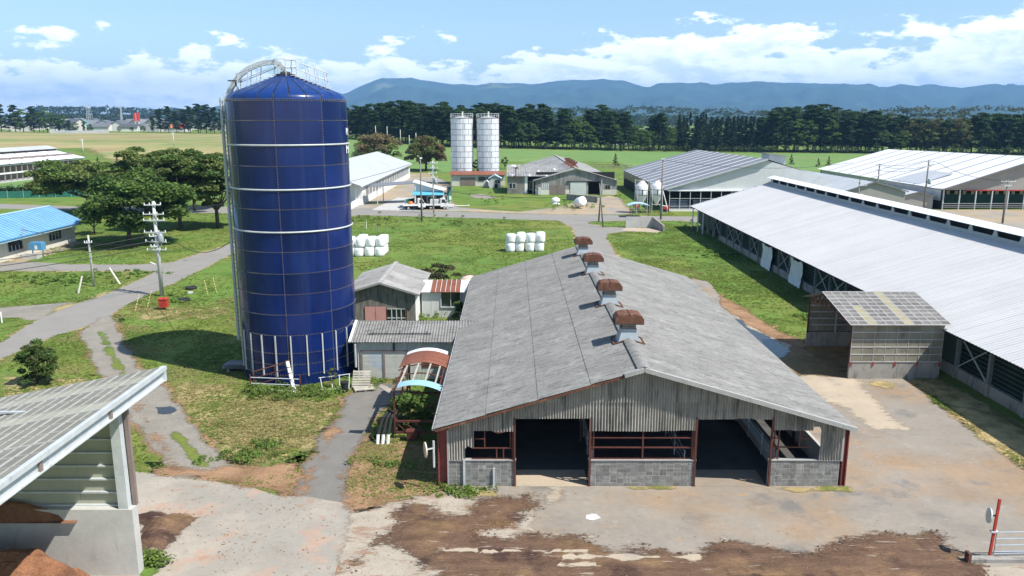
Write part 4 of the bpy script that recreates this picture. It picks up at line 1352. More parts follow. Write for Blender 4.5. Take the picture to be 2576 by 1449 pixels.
wall_sheets(ss, (-6.95, sy0), (-5.98, sy0), 0.0, 2.5, 1, M['shedwall'], (0, -1, 0), 0.09, 0.03)
wall_sheets(ss, (-5.98, sy0), (-4.5, sy0), 1.72, 2.5, 2, M['shedwall'], (0, -1, 0), 0.09, 0.03)
wall_sheets(ss, (-5.98, sy0), (-4.5, sy0), 0.0, 0.85, 2, M['shedwall'], (0, -1, 0), 0.09, 0.03)
wall_sheets(ss, (-4.5, sy0), (sx1, sy0), 0.0, 2.5, 1, M['shedwall'], (0, -1, 0), 0.09, 0.03)
MB().box(sx0, sy0 + 0.05, 0, sx0 + 0.1, sy1, 2.5).box(sx0, sy1 - 0.1, 0, sx1, sy1, 2.5).box(sx1 - .1, sy0 + .05, 0, sx1, sy1 - .12, 2.5).build('side_wall', M['shedwall'], ss)
MB().box(-5.98, sy0 + 0.16, 0.85, -4.5, sy0 + 0.2, 1.72).build('window', M['glass'], ss)
wf = MB()
for z in (0.86, 1.70):
    wf.box(-5.98, sy0 - 0.05, z - 0.03, -4.5, sy0 + 0.05, z + 0.03)
for xx in (-5.96, -5.45, -5.0, -4.53):
    wf.box(xx - 0.025, sy0 - 0.04, 0.86, xx + 0.025, sy0 + 0.04, 1.7)
wf.build('window_frame', M['redsteel'], ss)
df = MB()
for xx in (-10.02, -8.52, -6.98):
    df.box(xx - 0.06, sy0 - 0.06, 0, xx + 0.06, sy0 + 0.04, 1.92)
df.box(-10.08, sy0 - 0.06, 1.88, -6.92, sy0 + 0.04, 1.98)
df.build('shutter_frame', M['brownpaint'], ss)
M['shutter'] = material('roller_shutter', (0.50, 0.50, 0.45), 0.5, metal=0.1, var=0.1, scale=1.2, fine=0.05, objvar=0.06, stain=[((0.36, 0.45, 0.55), 0.54, 0.12, 0.5, (1, 1, 1.6), 0.6), ((0.36, 0.24, 0.15), 0.6, 0.1, 1.4, (1.5, 1, 1), 0.5)])
for xa, xb in ((-9.95, -8.58), (-8.46, -7.05)):
    sh = MB().box(xa, sy0 + 0.03, 0.0, xb, sy0 + 0.06, 1.88).build('roller_shutter', M['seam'], ss)
    sl_ = MB().hexa([(0, 0, 0), (xb - xa, 0, 0), (xb - xa, 0.03, 0), (0, 0.03, 0)], [(0, 0.012, 0.085), (xb - xa, 0.012, 0.085), (xb - xa, 0.03, 0.085), (0, 0.03, 0.085)]).mesh('shutter_slat')
    for k in range(20):
        place('shutter_slat', sl_, M['shutter'], sh, (xa, sy0 - 0.004, 0.03 + k * 0.092))
MB().box(-7.9, sy0 - 0.09, 1.98, -7.78, sy0 - 0.02, 2.5).build('bracket_post', M['seam'], ss)
MB().tube((-10.36, 50.15, 0.9), (-10.36, 50.15, 2.5), 0.07).build('downpipe', M['galvflat'], ss)

# ================================================================== GABLED SHED WITH PINK DOORS
gs = thing('gabled_shed', 'grey gabled shed with faded pink double doors behind the blue silo', 'shed', (-10.6, 64.0, 0))
ax_, az_ = -10.9, 3.80
gx0, gx1, gy0, gy1 = -13.7, -8.05, 64.0, 72.5
lz, rz_ = 2.85, 2.78
roof_sheets(gs, (-14.1, 63.6, lz), (-14.1, 73.2, lz), (ax_, 73.2, az_), (ax_, 63.6, az_), 10, 2, M['slate_old'], pitch=0.13, amp=0.03)
roof_sheets(gs, (-7.65, 73.2, rz_), (-7.65, 63.6, rz_), (ax_, 63.6, az_), (ax_, 73.2, az_), 10, 2, M['slate_old'], pitch=0.13, amp=0.03)
MB().beam((ax_, 63.5, az_ + .03), (ax_, 73.3, az_ + .03), 0.36, 0.12).build('ridge_cap', M['ridge'], gs)
for xa, za in ((-14.1, lz), (-7.65, rz_)):
    MB().beam((xa, 63.56, za), (ax_, 63.56, az_), 0.1, 0.16).build('verge_capping', M['slate_old'], gs)
gt_ = lambda x: (lz + (az_ - lz) * (x + 14.1) / (ax_ + 14.1) if x < ax_ else rz_ + (az_ - rz_) * (-7.65 - x) / (-7.65 - ax_)) - 0.08
for xa, xb, zb in ((-13.7, -13.1, 0), (-13.1, -12.3, 0), (-12.3, -11.3, 1.72), (-11.3, -10.5, 1.72), (-10.5, -9.7, 1.55), (-9.7, -8.85, 1.55), (-8.85, -8.05, 0)):
    m = MB()
    n = int(round((xb - xa) / 0.10)) * 2
    for k in range(n + 1):
        xx = xa + (xb - xa) * k / n
        m.v += [(xx, gy0 + (0.02 if k % 2 else -0.02), zb), (xx, gy0 + (0.02 if k % 2 else -0.02), gt_(xx))]
    for k in range(n):
        m.f.append((2 * k, 2 * k + 2, 2 * k + 3, 2 * k + 1))
    m.build('wall_sheet', M['slate_dirty'], gs)
MB().box(gx1 - 0.1, gy0 + 0.03, 0, gx1, gy1, 2.6).build('east_wall', M['white'], gs)
MB().box(gx0, gy0 + 0.03, 0, gx0 + 0.1, gy1, 2.6).box(gx0, gy1 - 0.1, 0, gx1, gy1, 2.7).build('rear_wall', M['slate_dirty'], gs)
for xa, xb in ((-12.26, -11.42), (-11.38, -10.52)):
    MB().box(xa, gy0 - 0.08, 0.02, xb, gy0 - 0.03, 1.72).build('door', M['pink'], gs)
MB().box(-10.45, gy0 + 0.1, 0.5, -8.85, gy0 + 0.14, 1.55).build('window', M['glass'], gs)
wf = MB()
for xx in (-10.45, -10.05, -9.65, -9.25, -8.87):
    wf.box(xx - 0.03, gy0 - 0.05, 0.5, xx + 0.03, gy0 + 0.05, 1.55)
for zz in (0.52, 0.75, 1.53):
    wf.box(-10.45, gy0 - 0.045, zz - 0.025, -8.87, gy0 + 0.045, zz + 0.025)
wf.build('window_bars', M['galvflat'], gs)
MB().box(-10.5, gy0 - 0.06, 0.2, -10.42, gy0 + .05, 1.6).box(-8.88, gy0 - 0.06, 0.2, -8.8, gy0 + .05, 1.6).build('window_frame', M['redsteel'], gs)

# ================================================================== LINK SHED WITH PEELING RED AND WHITE ROOF
lk = thing('link_shed', 'narrow lean-to linking shed with peeling red and white roof strips', 'shed', (-5.8, 67.3, 0))
n = 10
for k in range(n):
    xa, xb = -7.95 + 4.3 * k / n, -7.95 + 4.3 * (k + 1) / n
    MB().slab((xa + 0.015, 66.9, 2.32), (xb - 0.015, 66.9, 2.32), (xb - 0.015, 69.2, 2.95), (xa + 0.015, 69.2, 2.95), 0.03).build('roof_strip', M['whitecast'] if k in (0, 1, 8, 9) else M['rustroof'], lk)
    MB().beam((xb, 66.88, 2.35), (xb, 69.2, 2.98), 0.035, 0.05).build('roof_seam', M['whitecast'], lk)
wall_sheets(lk, (-7.9, 67.2), (-6.2, 67.2), 0, 2.3, 2, M['siding'], (0, -1, 0), 0.10, 0.02)
wall_sheets(lk, (-6.2, 67.2), (-4.5, 67.2), 0, 0.95, 2, M['siding'], (0, -1, 0), 0.10, 0.02)
wall_sheets(lk, (-4.5, 67.2), (-3.4, 67.2), 0, 2.3, 1, M['siding'], (0, -1, 0), 0.10, 0.02)
MB().box(-7.9, 67.3, 0, -7.8, 69.0, 2.3).box(-7.9, 68.9, 0, -3.4, 69.0, 2.8).build('rear_wall', M['siding'], lk)
MB().box(-6.2, 67.3, 0.95, -4.5, 67.33, 2.25).build('window', M['glass'], lk)
MB().box(-6.25, 67.1, 0.88, -4.45, 67.28, 0.95).box(-6.25, 67.12, 0.95, -6.17, 67.28, 2.27).box(-4.53, 67.12, 0.95, -4.45, 67.28, 2.27).box(-5.38, 67.15, 0.95, -5.33, 67.28, 2.27).build('window_frame', M['galvflat'], lk)

# beige round tank behind the link shed
tk = thing('round_tank', 'beige domed plastic tank with brown band behind the link shed', 'tank', (-3.9, 71.8, 0))
MB().lathe([(1.0, 0), (1.05, 0.4), (1.05, 2.0), (0.95, 2.45), (0.7, 2.75), (0.3, 2.9), (0.0, 2.93)], (-3.9, 71.8, 0), 20).build('tank_body', M['cream_plastic'], tk, True)
bd = MB()
for k in range(9):
    a0, a1 = -0.9 + 1.8 * k / 9, -0.9 + 1.8 * (k + 1) / 9
    bd.beam((-3.9 + 0.95 * math.sin(a0) * 1.1, 71.8 - 0.25, 1.95 + 1.0 * math.cos(a0)), (-3.9 + 0.95 * math.sin(a1) * 1.1, 71.8 - 0.25, 1.95 + 1.0 * math.cos(a1)), 0.14, 0.03, up=(0, 1, 0))
bd.build('brown_band', M['brownpaint'], tk)
# ================================================================== FOREGROUND COMPOST SHED (left)
cs = thing('compost_shed', 'compost shed in the foreground left with grey clear sheet roof and tall concrete end wall', 'shed', (-14.0, 27.1, 0))
CXE, CZE, CYF, CYN = -14.02, 7.25, 30.3, 12.0
farL = Y(0, 1003, CYF)
slope = (CZE - farL[2]) / (CXE - farL[0])
xw = -26.0
zw = CZE + slope * (xw - CXE)
nux, nvx = 13, 20
for j in range(nux):
    xa, xb = xw + (CXE - xw) * j / nux, xw + (CXE - xw) * (j + 1) / nux
    me_ = None
    for i in range(nvx):
        ya, yb = CYN + (CYF - CYN) * i / nvx, CYN + (CYF - CYN) * (i + 1) / nvx
        za, zb = CZE + slope * (xa - CXE), CZE + slope * (xb - CXE)
        MB().slab((xa + 0.01, ya + 0.012, za), (xb - 0.01, ya + 0.012, zb), (xb - 0.01, yb - 0.012, zb), (xa + 0.01, yb - 0.012, za), 0.02).build('roof_sheet', M['foot_beige'] if i in (18, 15) else M['foot_clear'], cs)
lapm = MB()
for j in range(0, nux * 2 + 1):
    xx = xw + (CXE - xw) * j / (nux * 2)
    zz = CZE + slope * (xx - CXE) + 0.012
    lapm.box(xx - (0.02 if j % 2 else 0.04), CYN, zz - 0.01, xx + (0.02 if j % 2 else 0.04), CYF, zz + 0.012)
for i in range(nvx + 1):
    yy = CYN + (CYF - CYN) * i / nvx
    w = 0.045 if i % 3 == 0 else 0.018
    lapm.hexa([(xw, yy - w, zw + 0.0), (CXE, yy - w, CZE + 0.0), (CXE, yy + w, CZE + 0.0), (xw, yy + w, zw + 0.0)],
              [(xw, yy - w, zw + 0.035), (CXE, yy - w, CZE + 0.035), (CXE, yy + w, CZE + 0.035), (xw, yy + w, zw + 0.035)])
lapm.build('sheet_laps', M['lap'], cs, kind='stuff')
MB().box(CXE - 0.02, CYN, CZE - 0.10, CXE + 0.14, CYF + 0.05, CZE + 0.07).build('gutter', M['galvflat'], cs)
MB().box(CXE - 0.06, CYN, CZE - 0.48, CXE - 0.02, CYF - 0.1, CZE - 0.10).box(CXE - 0.06, CYN, CZE - 0.52, CXE + 0.1, CYF - 0.1, CZE - 0.48).build('fascia_beam', M['galvflat'], cs)
for yy in (17.6, 21.8, 26.0):
    MB().box(CXE - 0.02, yy - 0.07, CZE - 0.5, CXE + 0.06, yy + 0.07, CZE - 0.1).build('fascia_strap', M['brownpaint'], cs)
MB().box(CXE - 0.1, CYF - 0.12, CZE - 0.55, CXE + 0.12, CYF + 0.02, CZE + 0.05).build('end_plate', M['galvflat'], cs)
wy = 27.1
MB().box(-26, wy, -0.3, -14.2, wy + 0.42, 2.73).build('concrete_wall', M['concrete'], cs)
MB().box(-14.72, wy + 0.04, 2.73, -14.36, wy + 0.32, 6.75).build('post', M['galvflat'], cs)
MB().box(-14.34, wy + 0.36, 2.75, -14.18, wy + 0.5, 6.9).build('corner_flashing', M['brownpaint'], cs)
for k in range(8):
    z0 = 2.75 + k * 0.53
    for i in range(6):
        xa, xb = -26 + 11.65 * i / 6, -26 + 11.65 * (i + 1) / 6
        zt = min(z0 + 0.53, CZE + slope * (xa - CXE) - 0.3)
        if zt - z0 > 0.1:
            MB().box(xa, wy + 0.40, z0, xb - 0.012, wy + 0.43, zt - 0.008).build('wall_panel', M['ivorypanel'], cs)
    MB().box(-26, wy + 0.28, z0 - 0.03, -14.73, wy + 0.39, z0 + 0.035).build('wall_girt', M['galvflat'], cs)
for xx in (-26, -20):
    MB().box(xx - 0.15, wy + 0.1, 2.73, xx + 0.15, wy + 0.3, CZE + slope * (xx - CXE) - 0.3).build('post', M['galvflat'], cs)
for yy in (13, 17.5, 22.2, 27.2, 29.6):
    MB().beam((xw, yy, zw - 0.35), (CXE - 0.1, yy, CZE - 0.35), 0.12, 0.25).build('rafter', M['galvflat'], cs)
solo(cs, cs['label'], 'shed')
mound('compost_heap', (-17.6, 25.2, 0), 3.0, 1.75, 2.05, M['soilpile'], 'sunlit brown compost heap in front of the concrete end wall', 'compost heap', 51)
mound('compost_heap', (-21.6, 25.3, 0), 3.2, 1.7, 2.35, M['soilpile'], 'shaded compost heap under the grey roof at the left edge', 'compost heap', 52)
mound('soil_heap', (-19.9, 27.25, 2.5), 2.9, 0.30, 0.42, M['soilpile'], 'thin line of brown soil lying on top of the concrete wall', 'soil heap', 53, base=2.6)
sheet('soil_patch', [[(345, 1296), (400, 1290), (470, 1292), (495, 1305), (470, 1330), (430, 1370), (390, 1400), (360, 1420)]], M['soil'], 0.030, 0.1, amp=0.35, freq=1.2, soft=0.4, fine=6.0, thick=0.32, seed=55)
sheet('grass_patch', [[(352, 1390), (385, 1385), (405, 1410), (390, 1440), (365, 1470), (355, 1490)]], M['grass'], 0.034, 0.1, amp=0.25, freq=1.5, soft=0.4, seed=56)

# ================================================================== LONG BARN (right)
lb = thing('long_barn', 'long open sided barn with silvery metal roof and raised ridge vent along the right side', 'barn', (30.0, 80.0, 0))
LE = np.array([28.55, 0.0, 3.95])
ya, yb = 28.0, 125.5
ez, rzx, rzz = 3.45, 41.5, 7.35
ex = 28.4
n = 96
roof_sheets(lb, (ex, ya, ez), (ex, yb, ez), (rzx, yb, rzz), (rzx, ya, rzz), n, 1, M['silver'], pitch=0.34, amp=0.035, lap=0.03, jit=0.002)
roof_sheets(lb, (2 * rzx - ex, yb, ez), (2 * rzx - ex, ya, ez), (rzx, ya, rzz), (rzx, yb, rzz), 24, 1, M['silver'], jit=0.002)
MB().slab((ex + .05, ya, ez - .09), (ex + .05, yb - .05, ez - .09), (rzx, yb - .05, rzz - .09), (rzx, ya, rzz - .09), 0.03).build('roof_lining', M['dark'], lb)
MB().beam((ex, yb + 0.05, ez + .02), (rzx, yb + 0.05, rzz + .02), 0.12, 0.16).build('verge_trim', M['galvflat'], lb)
for k in range(7):
    s = (k + 0.6) / 7.2
    MB().box(ex + (rzx - ex) * s - .1, yb, ez + (rzz - ez) * s + 0.08, ex + (rzx - ex) * s + .1, yb + 0.3, ez + (rzz - ez) * s + 0.14).build('verge_clip', M['seam'], lb)
# raised ridge vent
rv = MB()
for sgn in (-1, 1):
    rv.slab((rzx + sgn * 1.15, ya, rzz + 0.62), (rzx + sgn * 1.15, yb + 0.4, rzz + 0.62), (rzx, yb + 0.4, rzz + 0.92), (rzx, ya, rzz + 0.92), 0.04)
rvo = rv.build('ridge_vent_cap', M['lightstrip'], lb)
MB().box(rzx - 0.95, ya, rzz - 0.42, rzx - 0.88, yb, rzz + 0.05).box(rzx + 0.88, ya, rzz - 0.42, rzx + 0.95, yb, rzz + 0.05).build('vent_kerb', M['lead'], rvo)
for k in range(27):
    y = ya + 1.2 + k * 3.65
    MB().hexa([(rzx - 0.96, y - 0.40, rzz + 0.05), (rzx - 0.90, y - 0.40, rzz + 0.05), (rzx - 0.90, y + 0.40, rzz + 0.05), (rzx - 0.96, y + 0.40, rzz + 0.05)],
              [(rzx - 0.96, y - 0.10, rzz + 0.62), (rzx - 0.90, y - 0.10, rzz + 0.62), (rzx - 0.90, y + 0.10, rzz + 0.62), (rzx - 0.96, y + 0.10, rzz + 0.62)]).build('vent_bracket', M['lead'], rvo)
MB().box(rzx - 0.3, ya, rzz - 0.4, rzx + 0.3, yb, rzz + 0.55).build('vent_core', M['dark'], rvo)
# west side wall: kerb, posts, crossed braces, curtains and louvres
wx = 29.9
MB().box(wx - 0.12, ya, -0.1, wx + 0.15, 112.0, 0.75).build('kerb_wall', M['concrete_d'], lb)
bay = 3.62
k = 0
y = ya + 1.0
ybays = []
while y < yb - 2:
    ybays.append(y)
    y += bay
clad = {}
for i, y in enumerate(ybays):
    p_ = MB().box(wx - 0.18, y - 0.15, 0.70, wx + 0.05, y + 0.02, 3.30)
    p_.box(wx - 0.20, y - 0.17, 0.75, wx - 0.17, y - 0.11, 3.30).box(wx - 0.20, y - 0.02, 0.75, wx - 0.17, y + 0.04, 3.30)
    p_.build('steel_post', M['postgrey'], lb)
    MB().box(wx - 0.22, y - 0.22, 0.0, wx + 0.12, y + 0.09, 0.80).build('post_foot', M['concrete_d'], lb)
    closed = (49.5 < y < 55.5) or i % 9 == 8 or y > 113
    MB().box(wx - 0.04, y + 0.05, 2.72, wx + 0.0, y + bay - 0.18, 3.30).build('upper_curtain', M['green_dark'], lb)
    if closed:
        MB().box(wx - 0.06, y + 0.05, 0.78, wx - 0.03, y + bay - 0.18, 2.715).build('side_curtain', M['green_dark'], lb)
    else:
        for s in range(6):
            MB().box(wx + 0.0, y + 0.05, 0.95 + s * 0.30, wx + 0.03, y + bay - 0.18, 1.05 + s * 0.30).build('louvre_slat', M['darknet'], lb)
        if i % 3 != 1:
            MB().beam((wx - 0.13, y + 0.1, 0.85), (wx - 0.13, y + bay - 0.25, 2.95), 0.05, 0.09, up=(1, 0, 0)).build('cross_brace', M['galvflat'], lb)
            MB().beam((wx - 0.10, y + 0.1, 2.95), (wx - 0.10, y + bay - 0.25, 0.85), 0.05, 0.09, up=(1, 0, 0)).build('cross_brace', M['galvflat'], lb)
MB().box(wx + 0.5, ya, 0, wx + 0.6, yb - 1, 3.6).build('shade_backing', M['dark'], lb)  # dark sheet painting the gloom behind the open bays
MB().box(2 * rzx - ex - 1.6, ya, 0, 2 * rzx - ex - 1.5, yb - 1, 3.4).build('east_wall', M['siding'], lb)
bkp = MB().poly((wx, yb - 1, 0), (2 * rzx - ex - 1.6, yb - 1, 0), (2 * rzx - ex - 1.6, yb - 1, 3.4), (rzx, yb - 1, rzz - .15), (wx, yb - 1, 3.5))
bkp.build('rear_wall', M['siding'], lb)
for y in (yb - 0.6, yb - 4.2, yb - 7.4):
    MB().box(ex + 0.25, y - 0.07, 0, ex + 0.39, y + 0.07, 3.4).build('verandah_post', M['white'], lb)
for ys, nm in ((88.6, 'far'), (79.0, 'near')):
    m = MB()
    nn, mm = 10, 12
    i0 = len(m.v)
    for j in range(mm + 1):
        for i in range(nn + 1):
            t = j / mm
            yy = ys + (i / nn) * 3.5 + 0.05 * math.sin(j * 1.7 + i)
            xx = wx - 0.34 - 0.07 * math.sin(i * 1.9 + j * 0.6) - 0.55 * max(0, 0.25 - t) * (1 + 0.5 * math.sin(i * 2.3))
            zz = 0.05 + 2.75 * t - 0.22 * (t > 0.95) * math.sin(PI * i / nn)
            m.v.append((xx, yy, zz))
    for j in range(mm):
        for i in range(nn):
            a = i0 + j * (nn + 1) + i
            m.f.append((a, a + 1, a + nn + 2, a + nn + 1))
    tp = m.build('tarpaulin', M['tarp'], None, True)
    solo(tp, 'white tarpaulin hung on the long barn wall, %s of the two' % ('farther' if nm == 'far' else 'nearer'), 'tarpaulin', 'white tarpaulins on the long barn wall')

# ================================================================== CLEAR ROOFED BAY (right)
cb = thing('litter_shed', 'small shed with see-through gridded roof and dirty concrete walls beside the silver roofed barn', 'shed', (25.4, 52, 0))
fy, by = 50.4, 58.2
cx0, cx1 = 22.5, 28.55
rx0, rx1 = 22.15, 28.75
ze, zr_, yr = 3.85, 4.95, 55.0
nu, nv = 11, 9
yel = {3: range(0, 5), 6: range(0, 9)}
roof_c = []
for i in range(nu):
    for j in range(nv):
        xa, xb = rx0 + (rx1 - rx0) * i / nu, rx0 + (rx1 - rx0) * (i + 1) / nu
        ta, tb = j / nv, (j + 1) / nv
        P = lambda x, t: (x, fy - 0.45 + (yr - fy + 0.45) * t, ze + (zr_ - ze) * t)
        isy = (i == 2 and j < 5) or i == 6
        MB().slab(P(xa + .008, ta + .004), P(xb - .008, ta + .004), P(xb - .008, tb - .004), P(xa + .008, tb - .004), 0.015).build('roof_sheet', M['beigestrip'] if isy else M['clear2'], cb)
for j in range(nv + 1):
    t = j / nv
    p = P(rx0, t)
    MB().beam((rx0, p[1], p[2] + 0.005), (rx1, p[1], p[2] + 0.005), 0.075, 0.06).build('purlin', M['lap2'], cb)
for i in range(nu + 1):
    xx = rx0 + (rx1 - rx0) * i / nu
    MB().beam((xx, P(0, 0)[1], P(0, 0)[2] + 0.012), (xx, P(0, 1)[1], P(0, 1)[2] + 0.012), 0.045, 0.03).build('sheet_lap', M['lap2'], cb)
for i in range(nu):
    xa, xb = rx0 + (rx1 - rx0) * i / nu, rx0 + (rx1 - rx0) * (i + 1) / nu
    MB().slab((xa + .01, by + 0.7, ze - 0.1), (xb - .01, by + 0.7, ze - 0.1), (xb - .01, yr, zr_), (xa + .01, yr, zr_), 0.015).build('roof_sheet', M['clear2'], cb)
tr_x = (rx0 + 0.35, 24.6, 26.6, 28.4)
for xx in tr_x:
    t_ = MB()
    A, B, C_ = (xx, fy + 0.1, ze - 0.02), (xx, yr, zr_ - 0.10), (xx, by - 0.1, ze - 0.1)
    lo = lambda y: ze - 0.25 + 0.35 * (1 - abs(y - 54.3) / 4.0)
    t_.beam(A, B, 0.07, 0.1).beam(B, C_, 0.07, 0.1)
    yy = [fy + 0.1, 52.3, 54.3, 56.4, by - 0.1]
    for a, b in zip(yy[:-1], yy[1:]):
        t_.beam((xx, a, lo(a)), (xx, b, lo(b)), 0.06, 0.08)
    top = lambda y: ze + (zr_ - 0.1 - ze) * (y - fy) / (yr - fy) if y < yr else ze + (zr_ - 0.1 - ze) * (by - y) / (by - yr)
    for k in range(9):
        y0_ = fy + 0.6 + k * 0.8
        t_.beam((xx, y0_, lo(y0_)), (xx, y0_ + 0.4, top(y0_ + 0.4)), 0.05, 0.05)
        t_.beam((xx, y0_ + 0.8, lo(y0_ + 0.8)), (xx, y0_ + 0.4, top(y0_ + 0.4)), 0.05, 0.05)
    t_.build('roof_truss', M['redsteel'], cb)
    for y0_ in (fy + 0.12, by - 0.12):
        MB().box(xx - 0.05, y0_ - 0.05, 1.1, xx + 0.05, y0_ + 0.05, ze - 0.05).build('post', M['galvflat'] if xx > 22.6 else M['redsteel'], cb)
MB().box(cx0, fy, -0.1, cx1, fy + 0.2, 1.15).build('front_kerb_wall', M['concrete_d'], cb)
MB().box(cx0, by - 0.1, -0.1, cx1, by + 0.1, 1.25).build('rear_kerb_wall', M['concrete_d'], cb)
for i in range(8):
    for j in range(5):
        xa, xb = cx0 + (cx1 - cx0) * i / 8, cx0 + (cx1 - cx0) * (i + 1) / 8
        za, zb = 1.2 + 2.55 * j / 5, 1.2 + 2.55 * (j + 1) / 5
        MB().box(xa + .008, fy - 0.015, za + .008, xb - .008, fy + 0.01, zb - .008).build('wall_panel', M['clearwall'], cb)
        MB().box(xa + .008, by + 0.02, za + .008, xb - .008, by + 0.04, zb - .008).build('wall_panel', M['clearwall'], cb)
for j in range(6):
    z = 1.2 + 2.55 * j / 5
    MB().box(cx0, fy - 0.045, z - 0.03, cx1, fy - 0.018, z + 0.03).build('wall_girt', M['lap2'], cb)
    MB().box(cx0, by - 0.12, z - 0.03, cx1, by - 0.05, z + 0.03).build('wall_girt', M['galvflat'] if j else M['redsteel'], cb)
for i in range(9):
    xx = cx0 + (cx1 - cx0) * i / 8
    MB().box(xx - 0.02, fy - 0.035, 1.15, xx + 0.02, fy - 0.016, 3.75).build('wall_stud', M['lap'], cb)
for i in range(5):
    xx = cx0 + 0.1 + (cx1 - cx0 - 0.2) * i / 4
    MB().box(xx - 0.04, fy - 0.06, 0.9, xx + 0.04, fy - 0.01, 1.22).build('anchor_bracket', M['redpaint'], cb)
    MB().tube((xx, fy - 0.25, ze - 0.06), (xx, fy + 0.1, ze - 0.1), 0.06).build('truss_foot', M['redsteel'], cb)
mound('manure_heap', (27.2, 55.5, 0), 2.2, 2.2, 0.9, M['soil'], 'dark manure heap inside the clear roofed litter shed', 'manure heap', 57)

# ================================================================== RED CAGE TRAILER with arched roof
tx0, tx1, ty0, ty1 = -6.35, -3.95, 40.3, 46.7
tr = thing('cage_trailer', 'rusty red steel cage wagon with half stripped arched roof beside the barn', 'trailer', ((tx0 + tx1) / 2, 43.3, 0))
tzr = 2.75
arch = lambda s: tzr + 0.38 * math.sin(PI * s) ** 0.8 if 0 < s < 1 else tzr
AX = lambda s: tx0 - 0.25 + (tx1 - tx0 + 0.45) * s
for (xx, yy) in ((tx0, ty0), (tx1, ty0), (tx0, ty1), (tx1, ty1), (tx0, 43.6), (tx1, 43.6)):
    MB().beam((xx, yy, 0.25), (xx, yy, tzr), 0.09, 0.09, up=(0, 1, 0)).build('corner_post', M['redsteel'], tr)
fr = MB()
for z in (0.35, 1.0):
    for yy in (ty0, ty1):
        fr.beam((tx0, yy, z), (tx1, yy, z), 0.10, 0.10)
    for xx in (tx0, tx1):
        fr.beam((xx, ty0, z), (xx, ty1, z), 0.09, 0.09)
for xx in (tx0, tx1):
    fr.beam((xx, ty0, tzr), (xx, ty1, tzr), 0.08, 0.08)
fr.build('chassis_frame', M['redsteel'], tr)
for q in range(3):
    MB().beam((tx0 + 0.05 + q * 0.5, ty0, 0.95), (tx0 + 0.6 + q * 0.5, ty0, 0.4), 0.045).build('brace', M['redsteel'], tr)
for p, q in (((tx1 - 0.1, ty0, 2.2), (tx1 - 1.0, ty0 + 1.5, 1.0)), ((tx0 + 0.05, ty0 + .05, 2.1), (tx0 + 0.05, ty0 + 1.4, 1.0)), ((tx0, ty1 - 1.5, 1.0), (tx0, ty1, 2.5)), ((tx1, 43.6, 1.0), (tx1, ty1, 2.5))):
    MB().beam(p, q, 0.05).build('brace', M['redsteel'], tr)
for yy in (ty0 + 0.15, 42.3, 43.9, 45.3, ty1):
    ab = MB()
    for q in range(8):
        ab.beam((AX(q / 8), yy, arch(q / 8) - 0.05), (AX((q + 1) / 8), yy, arch((q + 1) / 8) - 0.05), 0.06, 0.06)
    ab.build('roof_bow', M['rust'], tr)
for s in (0.18, 0.42, 0.66, 0.85, 0.99):
    MB().beam((AX(s), ty0 + 0.1, arch(s) - 0.0), (AX(s), 44.4, arch(s) - 0.0), 0.09, 0.05).build('roof_lath', M['wood'], tr)


def arch_sheet(y0, y1, mat, s0=0.0, s1=1.0):
    m = MB()
    for q in range(11):
        s = s0 + (s1 - s0) * q / 10
        m.v += [(AX(s), y0, arch(s) + 0.05), (AX(s), y1, arch(s) + 0.05)]
    for q in range(10):
        m.f.append((2 * q, 2 * q + 2, 2 * q + 3, 2 * q + 1))
    return m.build('roof_sheet', mat, tr, True)


arch_sheet(39.95, 40.85, M['skyroof'], 0.16, 1.0)
for y0_, y1_ in ((43.95, 44.55), (44.57, 45.15), (45.17, 45.75), (45.77, 46.35)):
    arch_sheet(y0_, y1_, M['rustroof'])
arch_sheet(46.37, 47.0, M['whitecast'], 0.05, 0.93)
MB().slab((tx0 - 0.75, 40.05, tzr + 0.30), (tx0 - 0.2, 40.0, tzr - 0.02), (tx0 - 0.1, 40.5, tzr + 0.02), (tx0 - 0.7, 40.4, tzr + 0.33), 0.04).build('bent_sheet', M['oldwood'], tr)
MB().hexa([(tx0 + 0.75, ty0 - 0.5, 0.1), (tx0 + 1.2, ty0 - 0.5, 0.1), (tx0 + 1.25, ty0 - 0.1, 0.1), (tx0 + 0.7, ty0 - 0.1, 0.1)], [(tx0 + 0.65, ty0 - 0.55, 0.62), (tx0 + 1.3, ty0 - 0.55, 0.62), (tx0 + 1.3, ty0 - 0.08, 0.62), (tx0 + 0.65, ty0 - 0.08, 0.62)]).build('hitch_box', M['redsteel'], tr)
for xx in (tx0 + 0.1, tx1 - 0.1):
    for yy in (41.6, 45.3):
        MB().tube((xx - 0.1, yy, 0.33), (xx + 0.1, yy, 0.33), 0.33, 0.33, 14).build('wheel', M['black'], tr)
for k, (dx, lab) in enumerate(((0.0, 'dark pipe with white end leaning on the red cage wagon, leftmost of three'), (0.28, 'dark pipe with white end leaning on the red cage wagon, middle of three'), (0.55, 'dark pipe with white end leaning on the red cage wagon, nearest its post'))):
    pp = thing('pipe', lab, 'pipe', (tx0 - 0.85 + dx, 39.6, 0), 'dark pipes leaning on the red wagon')
    a = (tx0 - 0.85 + dx, 39.55, 0.0)
    b = (tx0 - 0.82 + dx, 39.68, 0.5)
    c = (tx0 - 0.35 + dx * 0.7, 40.6, 1.5)
    MB().path([b, (tx0 - 0.62 + dx * 0.85, 40.1, 1.25), c], 0.085, 8).build('pipe_body', M['black'], pp)
    MB().tube(a, b, 0.088, 0.088, 8).build('white_end', M['white'], pp)

